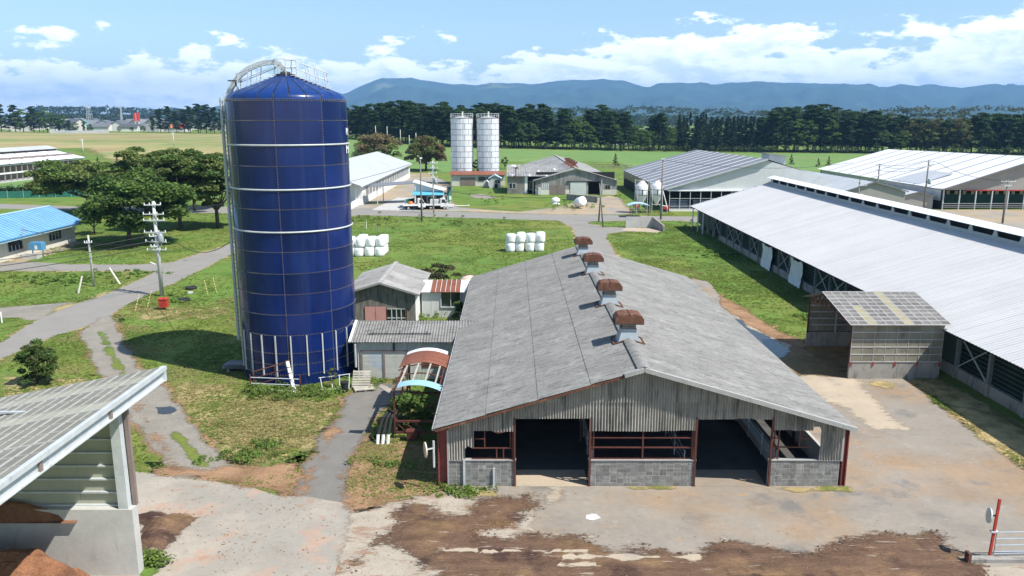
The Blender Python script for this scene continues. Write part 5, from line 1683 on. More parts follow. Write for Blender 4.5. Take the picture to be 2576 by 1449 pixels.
# ------------------------------------------------------------------ things round the foot of the silo
gtg = thing('steel_gate', 'rusty and galvanised tubular gate standing in weeds at the silo foot', 'gate', (-17.2, 48.4, 0))
A, B = T(632, 985), T(757, 990)
gA, gB = np.array([A[0], A[1], 0]), np.array([B[0], B[1], 0])
for z in (0.15, 0.55, 0.95):
    MB().tube(gA + (0, 0, z), gB + (0, 0, z), 0.03).build('gate_rail', M['galvflat'], gtg)
for p, hgt in ((gA, 1.15), (gB, 1.25)):
    MB().tube(p, p + (0, 0, hgt), 0.045).build('gate_post', M['redsteel'], gtg)
rg = thing('rusty_rail_frame', 'rusty pipe frame tilted up behind the gate at the silo foot', 'pipe frame', (-17.4, 48.9, 0))
for dz in (0.0, -0.45, -0.9):
    MB().tube(gA + (0.05, 0.5, 1.15 + dz), gB + (-0.75, 0.7, 1.95 + dz), 0.035).build('frame_rail', M['rust'], rg)
MB().tube(gA + (0.05, 0.5, 0.0), gA + (0.05, 0.5, 1.2), 0.04).tube(gA + (1.45, 0.6, 0.2), gA + (1.4, 0.6, 1.5), 0.035).build('frame_upright', M['rust'], rg)
pst = thing('striped_post', 'white post with rusty bands leaning against the silo foot', 'post', gB + (-0.45, -0.05, 0))
p0, p1 = Vector(gB + np.array([-0.35, -0.1, 0.05])), Vector(gB + np.array([-0.95, 0.65, 1.95]))
MB().beam(p0, p1, 0.20, 0.14).build('post_body', M['white'], pst)
for s in (0.42, 0.6, 0.78, 0.98):
    q = p0.lerp(p1, s)
    q2 = p0.lerp(p1, s + 0.035)
    MB().beam(q, q2, 0.212, 0.152).build('rusty_band', M['rust'], pst)
ldr = thing('galvanised_rack', 'galvanised ladder shaped rack lying tilted at the silo foot', 'rack', T(840, 980))
a0_, a1_ = T(808, 985) + (0, 0, 0.1), T(880, 982) + (0, 0, 0.15)
b0_, b1_ = T(800, 975) + (0, 0.3, 0.55), T(880, 972) + (0, 0.3, 0.75)
rk = MB().tube(a0_, a1_, 0.035).tube(b0_, b1_, 0.035)
rk.build('rack_rail', M['galvflat'], ldr)
for s in (0.05, 0.4, 0.65, 0.97):
    MB().tube(a0_ * (1 - s) + a1_ * s, b0_ * (1 - s) + b1_ * s, 0.03).build('rack_rung', M['galvflat'], ldr)
MB().tube(a1_, a1_ - (0, 0, 0.3), 0.03).tube(a0_ * .3 + a1_ * .7, a0_ * .3 + a1_ * .7 - (0, 0, .3), 0.03).build('rack_leg', M['galvflat'], ldr)


def pallet(root_loc, label, flat):
    t = thing('pallet', label, 'pallet', root_loc, 'wooden pallets by the silo')
    o = np.array(root_loc, float)
    if flat:
        ux, uy, uz = np.array([1.25, 0.35, 0]), np.array([-0.35, 1.0, 0.0]), np.array([0, 0, 1.0])
        o = o + (0, 0, 0.0)
    else:
        ux, uy, uz = np.array([1.15, 0.03, 0.0]), np.array([0.06, 0.42, 1.05]), np.array([0, -1.0, 0.35])
    uz = uz / np.linalg.norm(uz)
    for k in range(7):
        a = k / 7
        bsl = 0.105
        MB().hexa([o + uy * a + uz * 0.11, o + ux + uy * a + uz * 0.11, o + ux + uy * (a + bsl) + uz * 0.11, o + uy * (a + bsl) + uz * 0.11],
                  [o + uy * a + uz * 0.135, o + ux + uy * a + uz * 0.135, o + ux + uy * (a + bsl) + uz * 0.135, o + uy * (a + bsl) + uz * 0.135]).build('slat', M['wood'], t)
    for s in (0.0, 0.46, 0.92):
        MB().hexa([o + ux * s, o + ux * (s + 0.08), o + ux * (s + 0.08) + uy, o + ux * s + uy],
                  [o + ux * s + uz * 0.105, o + ux * (s + 0.08) + uz * 0.105, o + ux * (s + 0.08) + uy + uz * 0.105, o + ux * s + uy + uz * 0.105]).build('bearer', M['oldwood'], t)
    return t


pallet(T(886, 976) + (0, 0, 0.02), 'wooden pallet propped upright against the silo shed', False)
pallet(T(893, 989) + (0, 0, 0.03), 'wooden pallet lying flat on the asphalt', True)
kb = thing('black_bin', 'small black bin standing in weeds beside the pallets', 'bin', T(868, 985))
MB().lathe([(0.2, 0), (0.25, 0.55), (0.27, 0.6)], T(868, 985), 14).build('bin_body', M['black'], kb)
MB().lathe([(0.28, 0.6), (0.28, 0.66), (0.0, 0.69)], T(868, 985), 14).build('bin_lid', M['black'], kb)

st = thing('steel_sheet_stack', 'stack of corrugated metal sheets lying in the shadow left of the silo', 'sheet stack', T(592, 930))
o = T(565, 935)
for k in range(4):
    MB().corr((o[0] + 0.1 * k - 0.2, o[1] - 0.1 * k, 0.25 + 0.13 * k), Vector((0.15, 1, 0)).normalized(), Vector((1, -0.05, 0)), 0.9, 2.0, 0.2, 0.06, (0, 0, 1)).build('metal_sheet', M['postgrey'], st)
MB().box(o[0] + 0.2, o[1] - .1, 0, o[0] + 0.35, o[1] + 1, 0.2).box(o[0] + 1.9, o[1] - .1, 0, o[0] + 2.1, o[1] + 1, 0.2).build('bearer', M['oldwood'], st)

# ------------------------------------------------------------------ gate with red post, lower right corner
rp = T(2488, 1405)
gp = thing('mirror_post', 'red steel post with round convex mirror at the bottom right corner', 'post', rp)
MB().beam(rp, rp + (0.10, 0, 2.55), 0.085, 0.085, up=(0, 1, 0)).build('post_shaft', M['redpaint'], gp)
MB().box(rp[0] - 0.08, rp[1] - 0.09, 1.15, rp[0] + 0.2, rp[1] + 0.09, 1.20).build('post_bracket', M['galvflat'], gp)
mc = Vector((rp[0] - 0.20, rp[1], 1.85))
axm = Vector((-0.96, 0.25, 0.1)).normalized()
MB().tube(mc, mc + axm * 0.05, 0.30, 0.30, 20).build('mirror_disc', M['galvflat'], gp)
MB().tube(mc + axm * 0.05, mc + axm * 0.065, 0.26, 0.24, 20).build('mirror_glass', M['galv'], gp)
MB().beam((rp[0] + 0.08, rp[1], 1.85), mc, 0.05).build('mirror_bracket', M['black'], gp)
bg_ = thing('field_gate', 'galvanised five bar gate at the bottom right corner beside the red post', 'gate', rp + (0.25, 0, 0))
for z in (0.22, 0.30, 0.58, 0.86, 1.14):
    MB().tube((rp[0] + 0.16, rp[1], z), (rp[0] + 4.2, rp[1] + 0.12, z), 0.028).build('gate_bar', M['galv'], bg_)
for xx in (0.18, 2.2, 4.18):
    MB().tube((rp[0] + xx, rp[1] + 0.02, 0.2), (rp[0] + xx, rp[1] + 0.02, 1.16), 0.03).build('gate_upright', M['galv'], bg_)
kw = solo(MB().box(rp[0] - 1.0, rp[1] - 0.35, -0.1, rp[0] + 5, rp[1] - 0.05, 0.16).build('kerb_wall', M['concrete_d'], None), 'low mossy concrete kerb under the gate at the bottom right', 'kerb')
vl = thing('gate_latch', 'dark rusty latch post at the end of the concrete kerb', 'post', rp + (-0.95, -0.2, 0))
MB().box(rp[0] - 1.05, rp[1] - 0.38, 0, rp[0] - 0.93, rp[1] - 0.1, 0.42).build('latch_post', M['rust'], vl)
MB().box(rp[0] - 1.1, rp[1] - 0.3, 0.3, rp[0] - 0.88, rp[1] - 0.18, 0.36).build('latch_bolt', M['seam'], vl)
sheet('concrete_pad', [[(2440, 1432), (2576, 1424), (2800, 1420), (2800, 1700), (2470, 1700)]], M['paleconc'], 0.032, 0.15, amp=0.08, seed=58)
# ================================================================== helpers for distant buildings
def gable_house(name, label, cat, x0, x1, y0, y1, ez_, rz_, mats, axis='y', over=0.5, group=None, nroof=(6, 1), z0=0.0, ridge=None):
    """plain gabled building; ridge along axis; mats = (wall, roof)"""
    t = thing(name, label, cat, ((x0 + x1) / 2, (y0 + y1) / 2, z0), group)
    w = MB()
    if axis == 'y':
        xr = ridge if ridge is not None else (x0 + x1) / 2
        w.hexa([(x0, y0, z0), (x1, y0, z0), (x1, y1, z0), (x0, y1, z0)], [(x0, y0, z0 + ez_), (x1, y0, z0 + ez_), (x1, y1, z0 + ez_), (x0, y1, z0 + ez_)])
        w.poly((x0, y0 - .002, z0 + ez_), (x1, y0 - .002, z0 + ez_), (xr, y0 - .002, z0 + rz_)).poly((x0, y1, z0 + ez_), (xr, y1, z0 + rz_), (x1, y1, z0 + ez_))
        e = z0 + ez_ + 0.03
        dz = over * (rz_ - ez_) / max(0.1, xr - x0)
        dz2 = over * (rz_ - ez_) / max(0.1, x1 - xr)
        w.build('wall', mats[0], t)
        roof_sheets(t, (x0 - over, y0 - over, e - dz), (x0 - over, y1 + over, e - dz), (xr, y1 + over, z0 + rz_ + .03), (xr, y0 - over, z0 + rz_ + .03), nroof[0], nroof[1], mats[1])
        roof_sheets(t, (x1 + over, y1 + over, e - dz2), (x1 + over, y0 - over, e - dz2), (xr, y0 - over, z0 + rz_ + .03), (xr, y1 + over, z0 + rz_ + .03), nroof[0], nroof[1], mats[1])
    else:
        yr_ = (y0 + y1) / 2
        w.hexa([(x0, y0, z0), (x1, y0, z0), (x1, y1, z0), (x0, y1, z0)], [(x0, y0, z0 + ez_), (x1, y0, z0 + ez_), (x1, y1, z0 + ez_), (x0, y1, z0 + ez_)])
        w.poly((x0 - .002, y0, z0 + ez_), (x0 - .002, yr_, z0 + rz_), (x0 - .002, y1, z0 + ez_)).poly((x1 + .002, y0, z0 + ez_), (x1 + .002, y1, z0 + ez_), (x1 + .002, yr_, z0 + rz_))
        e = z0 + ez_ + 0.03
        dz = over * (rz_ - ez_) / (yr_ - y0)
        w.build('wall', mats[0], t)
        roof_sheets(t, (x0 - over, y0 - over, e - dz), (x1 + over, y0 - over, e - dz), (x1 + over, yr_, z0 + rz_ + .03), (x0 - over, yr_, z0 + rz_ + .03), nroof[0], nroof[1], mats[1])
        roof_sheets(t, (x1 + over, y1 + over, e - dz), (x0 - over, y1 + over, e - dz), (x0 - over, yr_, z0 + rz_ + .03), (x1 + over, yr_, z0 + rz_ + .03), nroof[0], nroof[1], mats[1])
    return t


def window(t, x, y, z, w, h, face=(0, -1), bars=2, mat='glass', frame='galvflat', name='window'):
    """pane with a frame standing proud of the wall; (x, y) is the middle of the sill"""
    dx, dy = -face[1], face[0]
    f = np.array([face[0], face[1], 0.0])
    a = np.array([x, y, z]) - np.array([dx, dy, 0]) * w / 2 + f * 0.02
    b = a + np.array([dx, dy, 0]) * w
    up = np.array([0, 0, h])
    wd = MB().hexa([a, b, b + f * .02, a + f * .02], [a + up, b + up, b + f * .02 + up, a + f * .02 + up]).build(name, M[mat], t)
    m = MB()
    for k in range(bars + 1):
        q = a + (b - a) * k / bars + f * 0.03
        m.beam(q, q + up, 0.07, 0.07, up=tuple(f))
    m.beam(a + f * .03, b + f * .03, 0.07, 0.07).beam(a + f * .03 + up, b + f * .03 + up, 0.07, 0.07)
    m.build('frame', M[frame], wd)
    return wd


# ================================================================== BLUE ROOFED HOUSE (left)
hs = thing('blue_roof_house', 'long cream house with sky blue ribbed roof at the left edge', 'house', (-66.5, 98, 0))
hx0, hx1, hy0, hy1 = -71.5, -62.1, 78.0, 111.3
hez, hrz, hxr = 2.75, 4.75, -66.7
roof_sheets(hs, (-60.9, 112.0, hez), (-60.9, 77.0, hez), (hxr, 78.6, hrz), (hxr, 113.6, hrz), 46, 1, M['blueroof'], thick=0.05)
for k in range(47):
    y = 112.0 - 35.0 * k / 46
    MB().beam((-60.9, y, hez + 0.05), (hxr, y + 1.6, hrz + 0.05), 0.09, 0.07).build('roof_rib', M['blueroof'], hs)
roof_sheets(hs, (-72.6, 77.0, hez), (-72.6, 112.0, hez), (hxr, 113.6, hrz), (hxr, 78.6, hrz), 10, 1, M['blueroof'])
MB().beam((hxr, 78.6, hrz + .06), (hxr, 113.7, hrz + .06), 0.35, 0.12).build('ridge_cap', M['bluetrim2'], hs)
MB().box(-60.93, 77, hez - 0.28, -60.83, 112.05, hez + 0.03).build('fascia', M['bluetrim2'], hs)
MB().box(-60.83, 77, hez - 0.03, -60.72, 112.05, hez + 0.06).build('gutter', M['bluetrim'], hs)
MB().box(hx0, hy0, 0, hx1, hy1, 2.72).build('wall', M['cream'], hs)
for y in (84.0, 90.5, 97.5, 106.3):
    wd = window(hs, hx1, y, 0.95, 3.0, 1.35, (1, 0), 4)
MB().beam((-61.2, 97.4, 2.2), (-60.6, 97.4, 4.1), 0.10).build('flue_pipe', M['galvflat'], hs)
ac = MB().box(-62.05, 96.6, 1.75, -61.5, 97.5, 2.3).build('wall_fan', M['seam'], hs)
ac2 = MB().box(-62.05, 109.8, 1.9, -61.5, 110.6, 2.35).build('wall_lamp_box', M['white'], hs)
sheet('house_path', [[(0, 648), (110, 612), (192, 607), (215, 612), (130, 640), (60, 659), (0, 664)]], M['dirt'], 0.006, 0.4, amp=0.4, seed=61)
tb = thing('blue_cistern', 'small blue cistern tank on legs over a concrete trough beside the cream house', 'tank', T(97, 640))
q = T(97, 645)
MB().box(q[0] - 0.8, q[1] - 0.5, 0.85, q[0] + 0.8, q[1] + 0.5, 1.75).box(q[0] - 0.7, q[1] - 0.42, 1.75, q[0] + 0.7, q[1] + 0.42, 1.85).build('tank_body', M['tankblue'], tb)
for sx in (-0.65, 0.65):
    MB().box(q[0] + sx - .05, q[1] - .05, 0, q[0] + sx + .05, q[1] + .05, 0.85).build('leg', M['tankblue'], tb)
MB().box(q[0] - 0.05, q[1] - 0.54, 0.95, q[0] + 0.25, q[1] - 0.505, 1.45).build('paper_label', M['white'], tb)
tg = thing('water_trough', 'open concrete water trough in front of the cream house', 'trough', q + (-0.3, -1.2, 0))
MB().box(q[0] - 1.3, q[1] - 1.9, 0, q[0] + 0.9, q[1] - 1.75, 0.5).box(q[0] - 1.3, q[1] - 0.85, 0, q[0] + 0.9, q[1] - 0.7, 0.5).box(q[0] - 1.3, q[1] - 1.75, 0, q[0] - 1.15, q[1] - 0.85, 0.5).box(q[0] + 0.75, q[1] - 1.75, 0, q[0] + 0.9, q[1] - 0.85, 0.5).build('trough_wall', M['concrete'], tg)
MB().box(q[0] - 1.15, q[1] - 1.75, 0.02, q[0] + 0.75, q[1] - 0.85, 0.33).build('water', M['puddle'], tg)

# ================================================================== WHITE LONG SHED behind the silo
wb = thing('white_shed', 'long white shed with pale grey roof behind the blue silo', 'barn', (-39.8, 195, 0))
wx0, wx1, wy0, wy1 = -49.3, -30.3, 157.0, 236.0
roof_sheets(wb, (-29.6, wy1 + .6, 4.15), (-29.6, wy0 - 1.2, 4.15), (-39.8, wy0 - 1.2, 7.7), (-39.8, wy1 + .6, 7.7), 32, 2, M['greyroof2'])
roof_sheets(wb, (-50.0, wy0 - 1.2, 4.15), (-50.0, wy1 + .6, 4.15), (-39.8, wy1 + .6, 7.7), (-39.8, wy0 - 1.2, 7.7), 16, 2, M['greyroof2'])
MB().box(-29.72, wy0 - 1.2, 3.95, -29.58, wy1 + .6, 4.12).build('gutter', M['white'], wb)
MB().box(wx0, wy0 + 3, 0, wx1, wy1, 4.0).poly((wx0, wy0 + 2.99, 4.0), (wx1, wy0 + 2.99, 4.0), (-39.8, wy0 + 2.99, 7.5)).poly((wx0, wy1, 4.0), (-39.8, wy1, 7.5), (wx1, wy1, 4.0)).build('wall', M['white'], wb)
for k in range(17):
    window(wb, wx1, wy0 + 8.5 + k * 4.1, 1.55, 3.1, 1.75, (1, 0), 4, 'glass', 'siding')
MB().box(wx1 + 0.02, wy0 + 4.2, 0.1, wx1 + 0.1, wy0 + 5.2, 2.4).build('door', M['siding'], wb)
for xx in (-31.0, -34.0, -38.0):
    MB().box(xx - 0.1, wy0 - .1, 0, xx + .1, wy0 + .1, 4.2).build('porch_post', M['white'], wb)
MB().box(-44, wy0 - 5.0, 0, -31.2, wy0 - 4.8, 1.5).box(-31.2, wy0 - 5.0, 0, -31.0, wy0 + 3, 1.3).build('apron_wall', M['white'], wb)
fh = thing('hose_bundle', 'bundle of teal hose hung on the white wall beside the silo', 'hose', (-33.5, wy0 - 5.2, 0))
MB().tube((-33.6, wy0 - 5.15, 0.1), (-33.4, wy0 - 5.15, 1.5), 0.25, 0.16, 8).build('hose_coil', M['greennet'], fh)
cn = thing('flat_canopy', 'open flat grey canopy on four thin posts beside the white shed', 'canopy', (-23.5, 165, 0))
c4 = [G(870, 450 + 2, 0) for _ in (0,)]
MB().slab((-29.0, 159.5, 3.75), (-18.8, 163.5, 4.25), (-18.6, 168.5, 4.45), (-28.6, 165.5, 3.95), 0.15).build('canopy_roof', M['greyroof'], cn)
for xx, yy, zz in ((-27.4, 160.8, 3.7), (-20.0, 163.4, 4.0), (-26.9, 165.3, 3.8), (-19.6, 167.8, 4.15)):
    MB().tube((xx, yy, 0), (xx, yy, zz), 0.10).build('post', M['galvflat'], cn)

# ================================================================== HUT with teal awning, trucks, netting fence
ht_ = thing('weigh_hut', 'small dark hut with teal awning and slanting white roof behind two white trucks', 'hut', (-16.3, 155.0, 0))
ux0, ux1, uy0, uy1 = -18.6, -13.4, 153.2, 157.0
MB().box(ux0, uy0, 0, ux1, uy1, 3.1).build('wall', M['hutwall'], ht_)
MB().hexa([(ux0, uy0 - .03, 3.1), (ux1, uy0 - .03, 3.1), (ux1, uy1, 3.1), (ux0, uy1, 3.1)], [(ux0, uy0 - .03, 5.0), (ux1, uy0 - .03, 3.35), (ux1, uy1, 3.35), (ux0, uy1, 5.0)]).build('gable_wall', M['hutblue'], ht_)
MB().slab((ux0 - .5, uy0 - .6, 5.3), (ux1 + .35, uy0 - .6, 3.55), (ux1 + .35, uy1 + .5, 3.55), (ux0 - .5, uy1 + .5, 5.3), 0.16).build('roof', M['whitesheet'], ht_)
MB().slab((ux0 - .6, uy0 - 1.0, 2.75), (ux1 + .3, uy0 - 1.0, 2.75), (ux1 + .3, uy0, 3.45), (ux0 - .6, uy0, 3.45), 0.10).build('awning', M['awning'], ht_)
window(ht_, -15.6, uy0, 1.3, 1.7, 1.1, (0, -1), 2, 'glass', 'white')
MB().box(ux1, uy0 + .4, 0.1, ux1 + .04, uy1 - .3, 2.4).build('side_panel', M['white'], ht_)
MB().tube((ux1 + .35, uy0 + .6, 0), (ux1 + .35, uy0 + .6, 2.9), 0.1).build('stove_pipe', M['black'], ht_)
MB().box(ux1 + .2, uy0 + .2, 2.8, ux1 + .9, uy0 + .9, 3.1).build('pipe_cowl', M['black'], ht_)


def kei_truck(label, loc, rot, cargo):
    t = thing('pickup_truck', label, 'truck', (0, 0, 0), 'small white trucks parked by the hut')
    c = MB()
    # cab profile (x forward), extruded over the width
    pr = [(0.55, 0.42), (1.62, 0.42), (1.66, 0.95), (1.56, 1.05), (1.18, 1.72), (1.05, 1.80), (0.55, 1.80)]
    c.hexa([(x, -0.70, z) for x, z in pr], [(x, 0.70, z) for x, z in pr])
    c.build('cab', M['carwhite'], t)
    MB().hexa([(1.592, -0.60, 1.06), (1.605, -0.60, 1.06), (1.24, -0.55, 1.67), (1.225, -0.55, 1.67)], [(1.592, 0.60, 1.06), (1.605, 0.60, 1.06), (1.24, 0.55, 1.67), (1.225, 0.55, 1.67)]).build('windscreen', M['glass'], t)
    for s in (-1, 1):
        MB().hexa([(0.72, s * 0.702, 1.08), (1.45, s * 0.702, 1.08), (1.16, s * 0.702, 1.62), (0.72, s * 0.702, 1.62)], [(0.72, s * 0.712, 1.08), (1.45, s * 0.712, 1.08), (1.16, s * 0.712, 1.62), (0.72, s * 0.712, 1.62)]).build('side_window', M['glass'], t)
        MB().box(1.62, s * 0.52 - 0.1, 0.62, 1.672, s * 0.52 + 0.1, 0.78).build('headlight', M['galv'], t)
        MB().box(1.40, s * 0.78 - 0.06, 1.1, 1.46, s * 0.78 + 0.06, 1.3).build('mirror', M['black'], t)
    MB().box(0.535, -0.55, 1.15, 0.548, 0.55, 1.65).build('rear_window', M['glass'], t)
    MB().box(-1.70, -0.70, 0.62, 0.50, 0.70, 0.68).build('load_bed', M['siding'], t)
    for (a, b, c_, d) in ((-1.70, -0.72, 0.50, -0.68), (-1.70, 0.68, 0.50, 0.72), (-1.74, -0.72, -1.70, 0.72), (0.50, -0.70, 0.54, 0.70)):
        MB().box(a, b, 0.66, c_, d, 0.95).build('bed_side', M['carwhite'], t)
    MB().box(-1.6, -0.5, 0.36, 1.5, 0.5, 0.60).build('chassis', M['black'], t)
    for xx in (1.12, -0.95):
        for s in (-1, 1):
            wh = MB().tube((xx, s * 0.58, 0.27), (xx, s * 0.72, 0.27), 0.27, 0.27, 14).build('wheel', M['black'], t)
            MB().tube((xx, s * 0.721, 0.27), (xx, s * 0.735, 0.27), 0.16, 0.14, 10).build('rim', M['galv'], wh)
    if cargo == 'frame':
        fr = MB()
        for s in (-0.66, 0.66):
            fr.beam((0.46, s, 0.95), (0.46, s, 1.75), 0.05)
        fr.beam((0.46, -0.66, 1.75), (0.46, 0.66, 1.75), 0.05).beam((0.46, -.66, 1.3), (0.46, .66, 1.3), 0.04)
        fr.build('guard_frame', M['carwhite'], t)
    t.location = tuple(map(float, loc))
    t.rotation_euler = (0, 0, rot)
    t.scale = (1.28, 1.22, 1.20)
    return t


p1 = T(1043, 527)
k1 = kei_truck('small white pickup truck carrying an orange tank beside the hut', (p1[0], p1[1], 0), 0.15, 'frame')
p2 = T(1100, 526)
k2 = kei_truck('small white pickup truck with a tall white crate, parked right of the hut window', (p2[0], p2[1], 0), 0.03, 'frame')
ot = thing('orange_tank', 'orange plastic tank standing on the bed of the left truck', 'tank', (p1[0] - 0.75, p1[1] - 0.1, 0.78))
MB().lathe([(0.3, 0.0), (0.52, 0.1), (0.56, 0.4), (0.45, 0.72), (0.2, 0.8), (0.0, 0.81)], (p1[0] - 0.75, p1[1] - 0.1, 0.78), 16).build('tank_body', M['orange'], ot, True)
MB().tube((p1[0] - 0.75, p1[1] - 0.1, 1.58), (p1[0] - 0.75, p1[1] - 0.1, 1.68), 0.14, 0.14, 10).build('cap', M['black'], ot)
cr = thing('white_crate', 'tall white crate standing on the bed of the right truck', 'crate', (p2[0] - 0.6, p2[1], 0.78))
MB().box(p2[0] - 1.25, p2[1] - 0.6, 0.78, p2[0] + 0.35, p2[1] + 0.6, 1.95).build('crate_body', M['carwhite'], cr)
MB().box(p2[0] - 1.0, p2[1] - 0.63, 0.95, p2[0] + 0.1, p2[1] - 0.605, 1.8).build('crate_panel', M['siding'], cr)


def net_fence(name, label, pts, h, mat):
    t = thing(name, label, 'fence', pts[0])
    for a, b in zip(pts[:-1], pts[1:]):
        a, b = np.array(a, float), np.array(b, float)
        d = (b - a) / np.linalg.norm(b - a)
        n_ = np.array([-d[1], d[0], 0]) * 0.03
        MB().hexa([a - n_, b - n_, b + n_, a + n_], [a - n_ + (0, 0, h), b - n_ + (0, 0, h * random.uniform(.9, 1.05)), b + n_ + (0, 0, h), a + n_ + (0, 0, h)]).build('net', mat, t)
        MB().tube(a, a + (0, 0, h + 0.15), 0.05).build('fence_post', M['galvflat'], t)
    MB().tube(pts[-1], np.array(pts[-1]) + (0, 0, h + 0.15), 0.05).build('fence_post', M['galvflat'], t)
    return t


net_fence('net_fence', 'green netting fence running back from the hut to the red roofed shed', [(-12.9, 158, 0), (-13.2, 168, 0), (-13.6, 178, 0), (-14.2, 188, 0), (-15.0, 198, 0), (-15.6, 205, 0)], 1.9, M['greennet'])
net_fence('net_screen', 'short green net screen left of the two trucks', [(-20.6, 152.2, 0), (-19.9, 153.4, 0), (-19.2, 155.2, 0)], 1.9, M['greennet'])
sk = thing('white_sink', 'white basin on a stand right of the trucks', 'basin', T(1138, 530))
q = T(1134, 527)
MB().box(q[0] - .5, q[1] - .3, 0.55, q[0] + .6, q[1] + .3, 0.95).build('basin', M['white'], sk)
MB().box(q[0] - .4, q[1] - .2, 0, q[0] + .5, q[1] + .2, 0.55).build('stand', M['galvflat'], sk)
q = T(1133, 520)
wl = thing('warning_lamp', 'white lamp box on a stick behind the right truck', 'lamp', q)
MB().tube(q, q + (0, 0, 1.4), 0.04).build('stick', M['galvflat'], wl)
MB().box(q[0] - .2, q[1] - .2, 1.4, q[0] + .2, q[1] + .2, 2.1).build('lamp_box', M['white'], wl)
q = T(1165, 520)
lp = thing('lying_pipe', 'cream pipe lying on the ground right of the trucks', 'pipe', q)
MB().tube(q + (-1.6, 0, 0.15), q + (1.2, 0.15, 0.15), 0.13, 0.13, 8).build('pipe_body', M['cream'], lp)
MB().tube(q + (1.0, 0.14, 0.15), q + (1.25, 0.15, 0.15), 0.22, 0.22, 8).build('pipe_flange', M['cream'], lp)

# ================================================================== TWIN SILOS and red roofed shed
def white_silo(label, cx, cy, r, h, phase):
    t = thing('steel_silo', label, 'silo', (cx, cy, 0), 'pair of white silos behind the red roofed shed')
    MB().lathe([(r - 0.05, 0), (r - 0.05, h)], (cx, cy, 0), 40).build('shell_core', M['seam'], t, True)
    nr = 12
    for j in range(nr):
        z0, z1 = h * j / nr, h * (j + 1) / nr
        off = phase + (0.5 if j % 2 else 0) * 2 * PI / 8
        for k in range(8):
            a = off + 2 * PI * k / 8
            MB().lathe([(r, z0 + 0.05), (r, z1 - 0.05)], (cx, cy, 0), 5, a + 0.014, a + 2 * PI / 8 - 0.014).build('steel_panel', M['silo_white'], t, True)
    MB().lathe([(r, h), (r * 0.5, h + 0.32), (0.0, h + 0.42)], (cx, cy, 0), 32).build('roof', M['silo_white'], t)
    MB().lathe([(r + .02, h - 0.06), (r + .1, h), (r + .1, h + 0.1), (r + .02, h + 0.14)], (cx, cy, 0), 40, close=False).build('rim', M['rust'], t)
    rl = MB()
    for zz in (0.6, 1.15):
        rl.path([(cx + r * math.cos(2 * PI * k / 20), cy + r * math.sin(2 * PI * k / 20), h + zz) for k in range(21)], 0.035, 4)
    for k in range(20):
        a = 2 * PI * k / 20
        rl.tube((cx + r * math.cos(a), cy + r * math.sin(a), h), (cx + r * math.cos(a), cy + r * math.sin(a), h + 1.15), 0.035, n=4)
    rl.build('top_railing', M['galvflat'], t)
    MB().tube((cx + 0.2, cy, h), (cx + 0.2, cy, h + 1.7), 0.22, 0.2, 8).build('filler_pipe', M['cream'], t)
    ll = MB()
    for s in (-0.25, 0.25):
        ll.tube((cx + 0.9 + s, cy - r - 0.12, 3), (cx + 0.9 + s, cy - r - 0.12, h), 0.035, n=4)
    ll.build('ladder', M['galvflat'], t)
    return t


white_silo('tall white panelled steel silo, left of the pair behind the red roofed shed', -13.2, 212.0, 2.93, 17.3, 0.3)
white_silo('tall white panelled steel silo, right of the pair behind the red roofed shed', -6.37, 212.0, 2.93, 17.3, 0.75)
rs_ = thing('red_roof_shed', 'low cream shed with rust red roof in front of the twin white silos', 'shed', (-9, 207.5, 0))
for k in range(28):
    xa = -16.2 + 14.6 * k / 28
    MB().slab((xa + .02, 205.9, 2.9), (xa + 14.6 / 28 - .02, 205.9, 2.9), (xa + 14.6 / 28 - .02, 208.3, 3.75), (xa + .02, 208.3, 3.75), 0.06).build('roof_sheet', M['rustroof'], rs_)
MB().box(-15.9, 206.5, 0, -1.9, 208.2, 2.85).build('wall', M['cream'], rs_)
MB().box(-15.9, 206.46, 1.55, -1.9, 206.497, 2.85).build('upper_band', M['shedwall'], rs_)
for xa in (-13.4, -11.45):
    MB().box(xa, 206.38, 0.05, xa + 1.9, 206.45, 2.25).build('door', M['brownpaint'], rs_)
window(rs_, -7.8, 206.45, 1.35, 1.8, 1.0, (0, -1), 4, 'glass', 'seam')
window(rs_, -5.7, 206.45, 1.35, 1.8, 1.0, (0, -1), 4, 'glass', 'seam')
bh = gable_house('pump_house', 'tiny pale pump house with blue trimmed gable before the red roofed shed', 'hut', -5.7, -2.9, 200.0, 203.5, 2.5, 3.3, (M['siding'], M['bluetrim2']), 'y', 0.35, nroof=(1, 1))
window(bh, -3.7, 200.0, 1.2, 1.5, 0.9, (0, -1), 2, 'glass', 'white')
MB().box(-4.4, 199.95, 0.05, -3.6, 199.99, 1.1).build('door', M['dark'], bh)
q = T(1222, 470)
dg = thing('arched_shelter', 'small arched grey doghouse left of the pump house', 'shelter', q)
MB().hexa([(q[0] - .9, q[1], 0), (q[0] + .5, q[1], 0), (q[0] + .5, q[1], 1.1), (q[0] + .1, q[1], 1.7), (q[0] - .5, q[1], 1.5)], [(q[0] - .6, q[1] + 1.5, 0), (q[0] + .9, q[1] + 1.5, 0), (q[0] + .9, q[1] + 1.5, 1.1), (q[0] + .5, q[1] + 1.5, 1.7), (q[0] - .2, q[1] + 1.5, 1.5)]).build('shelter_shell', M['siding'], dg)

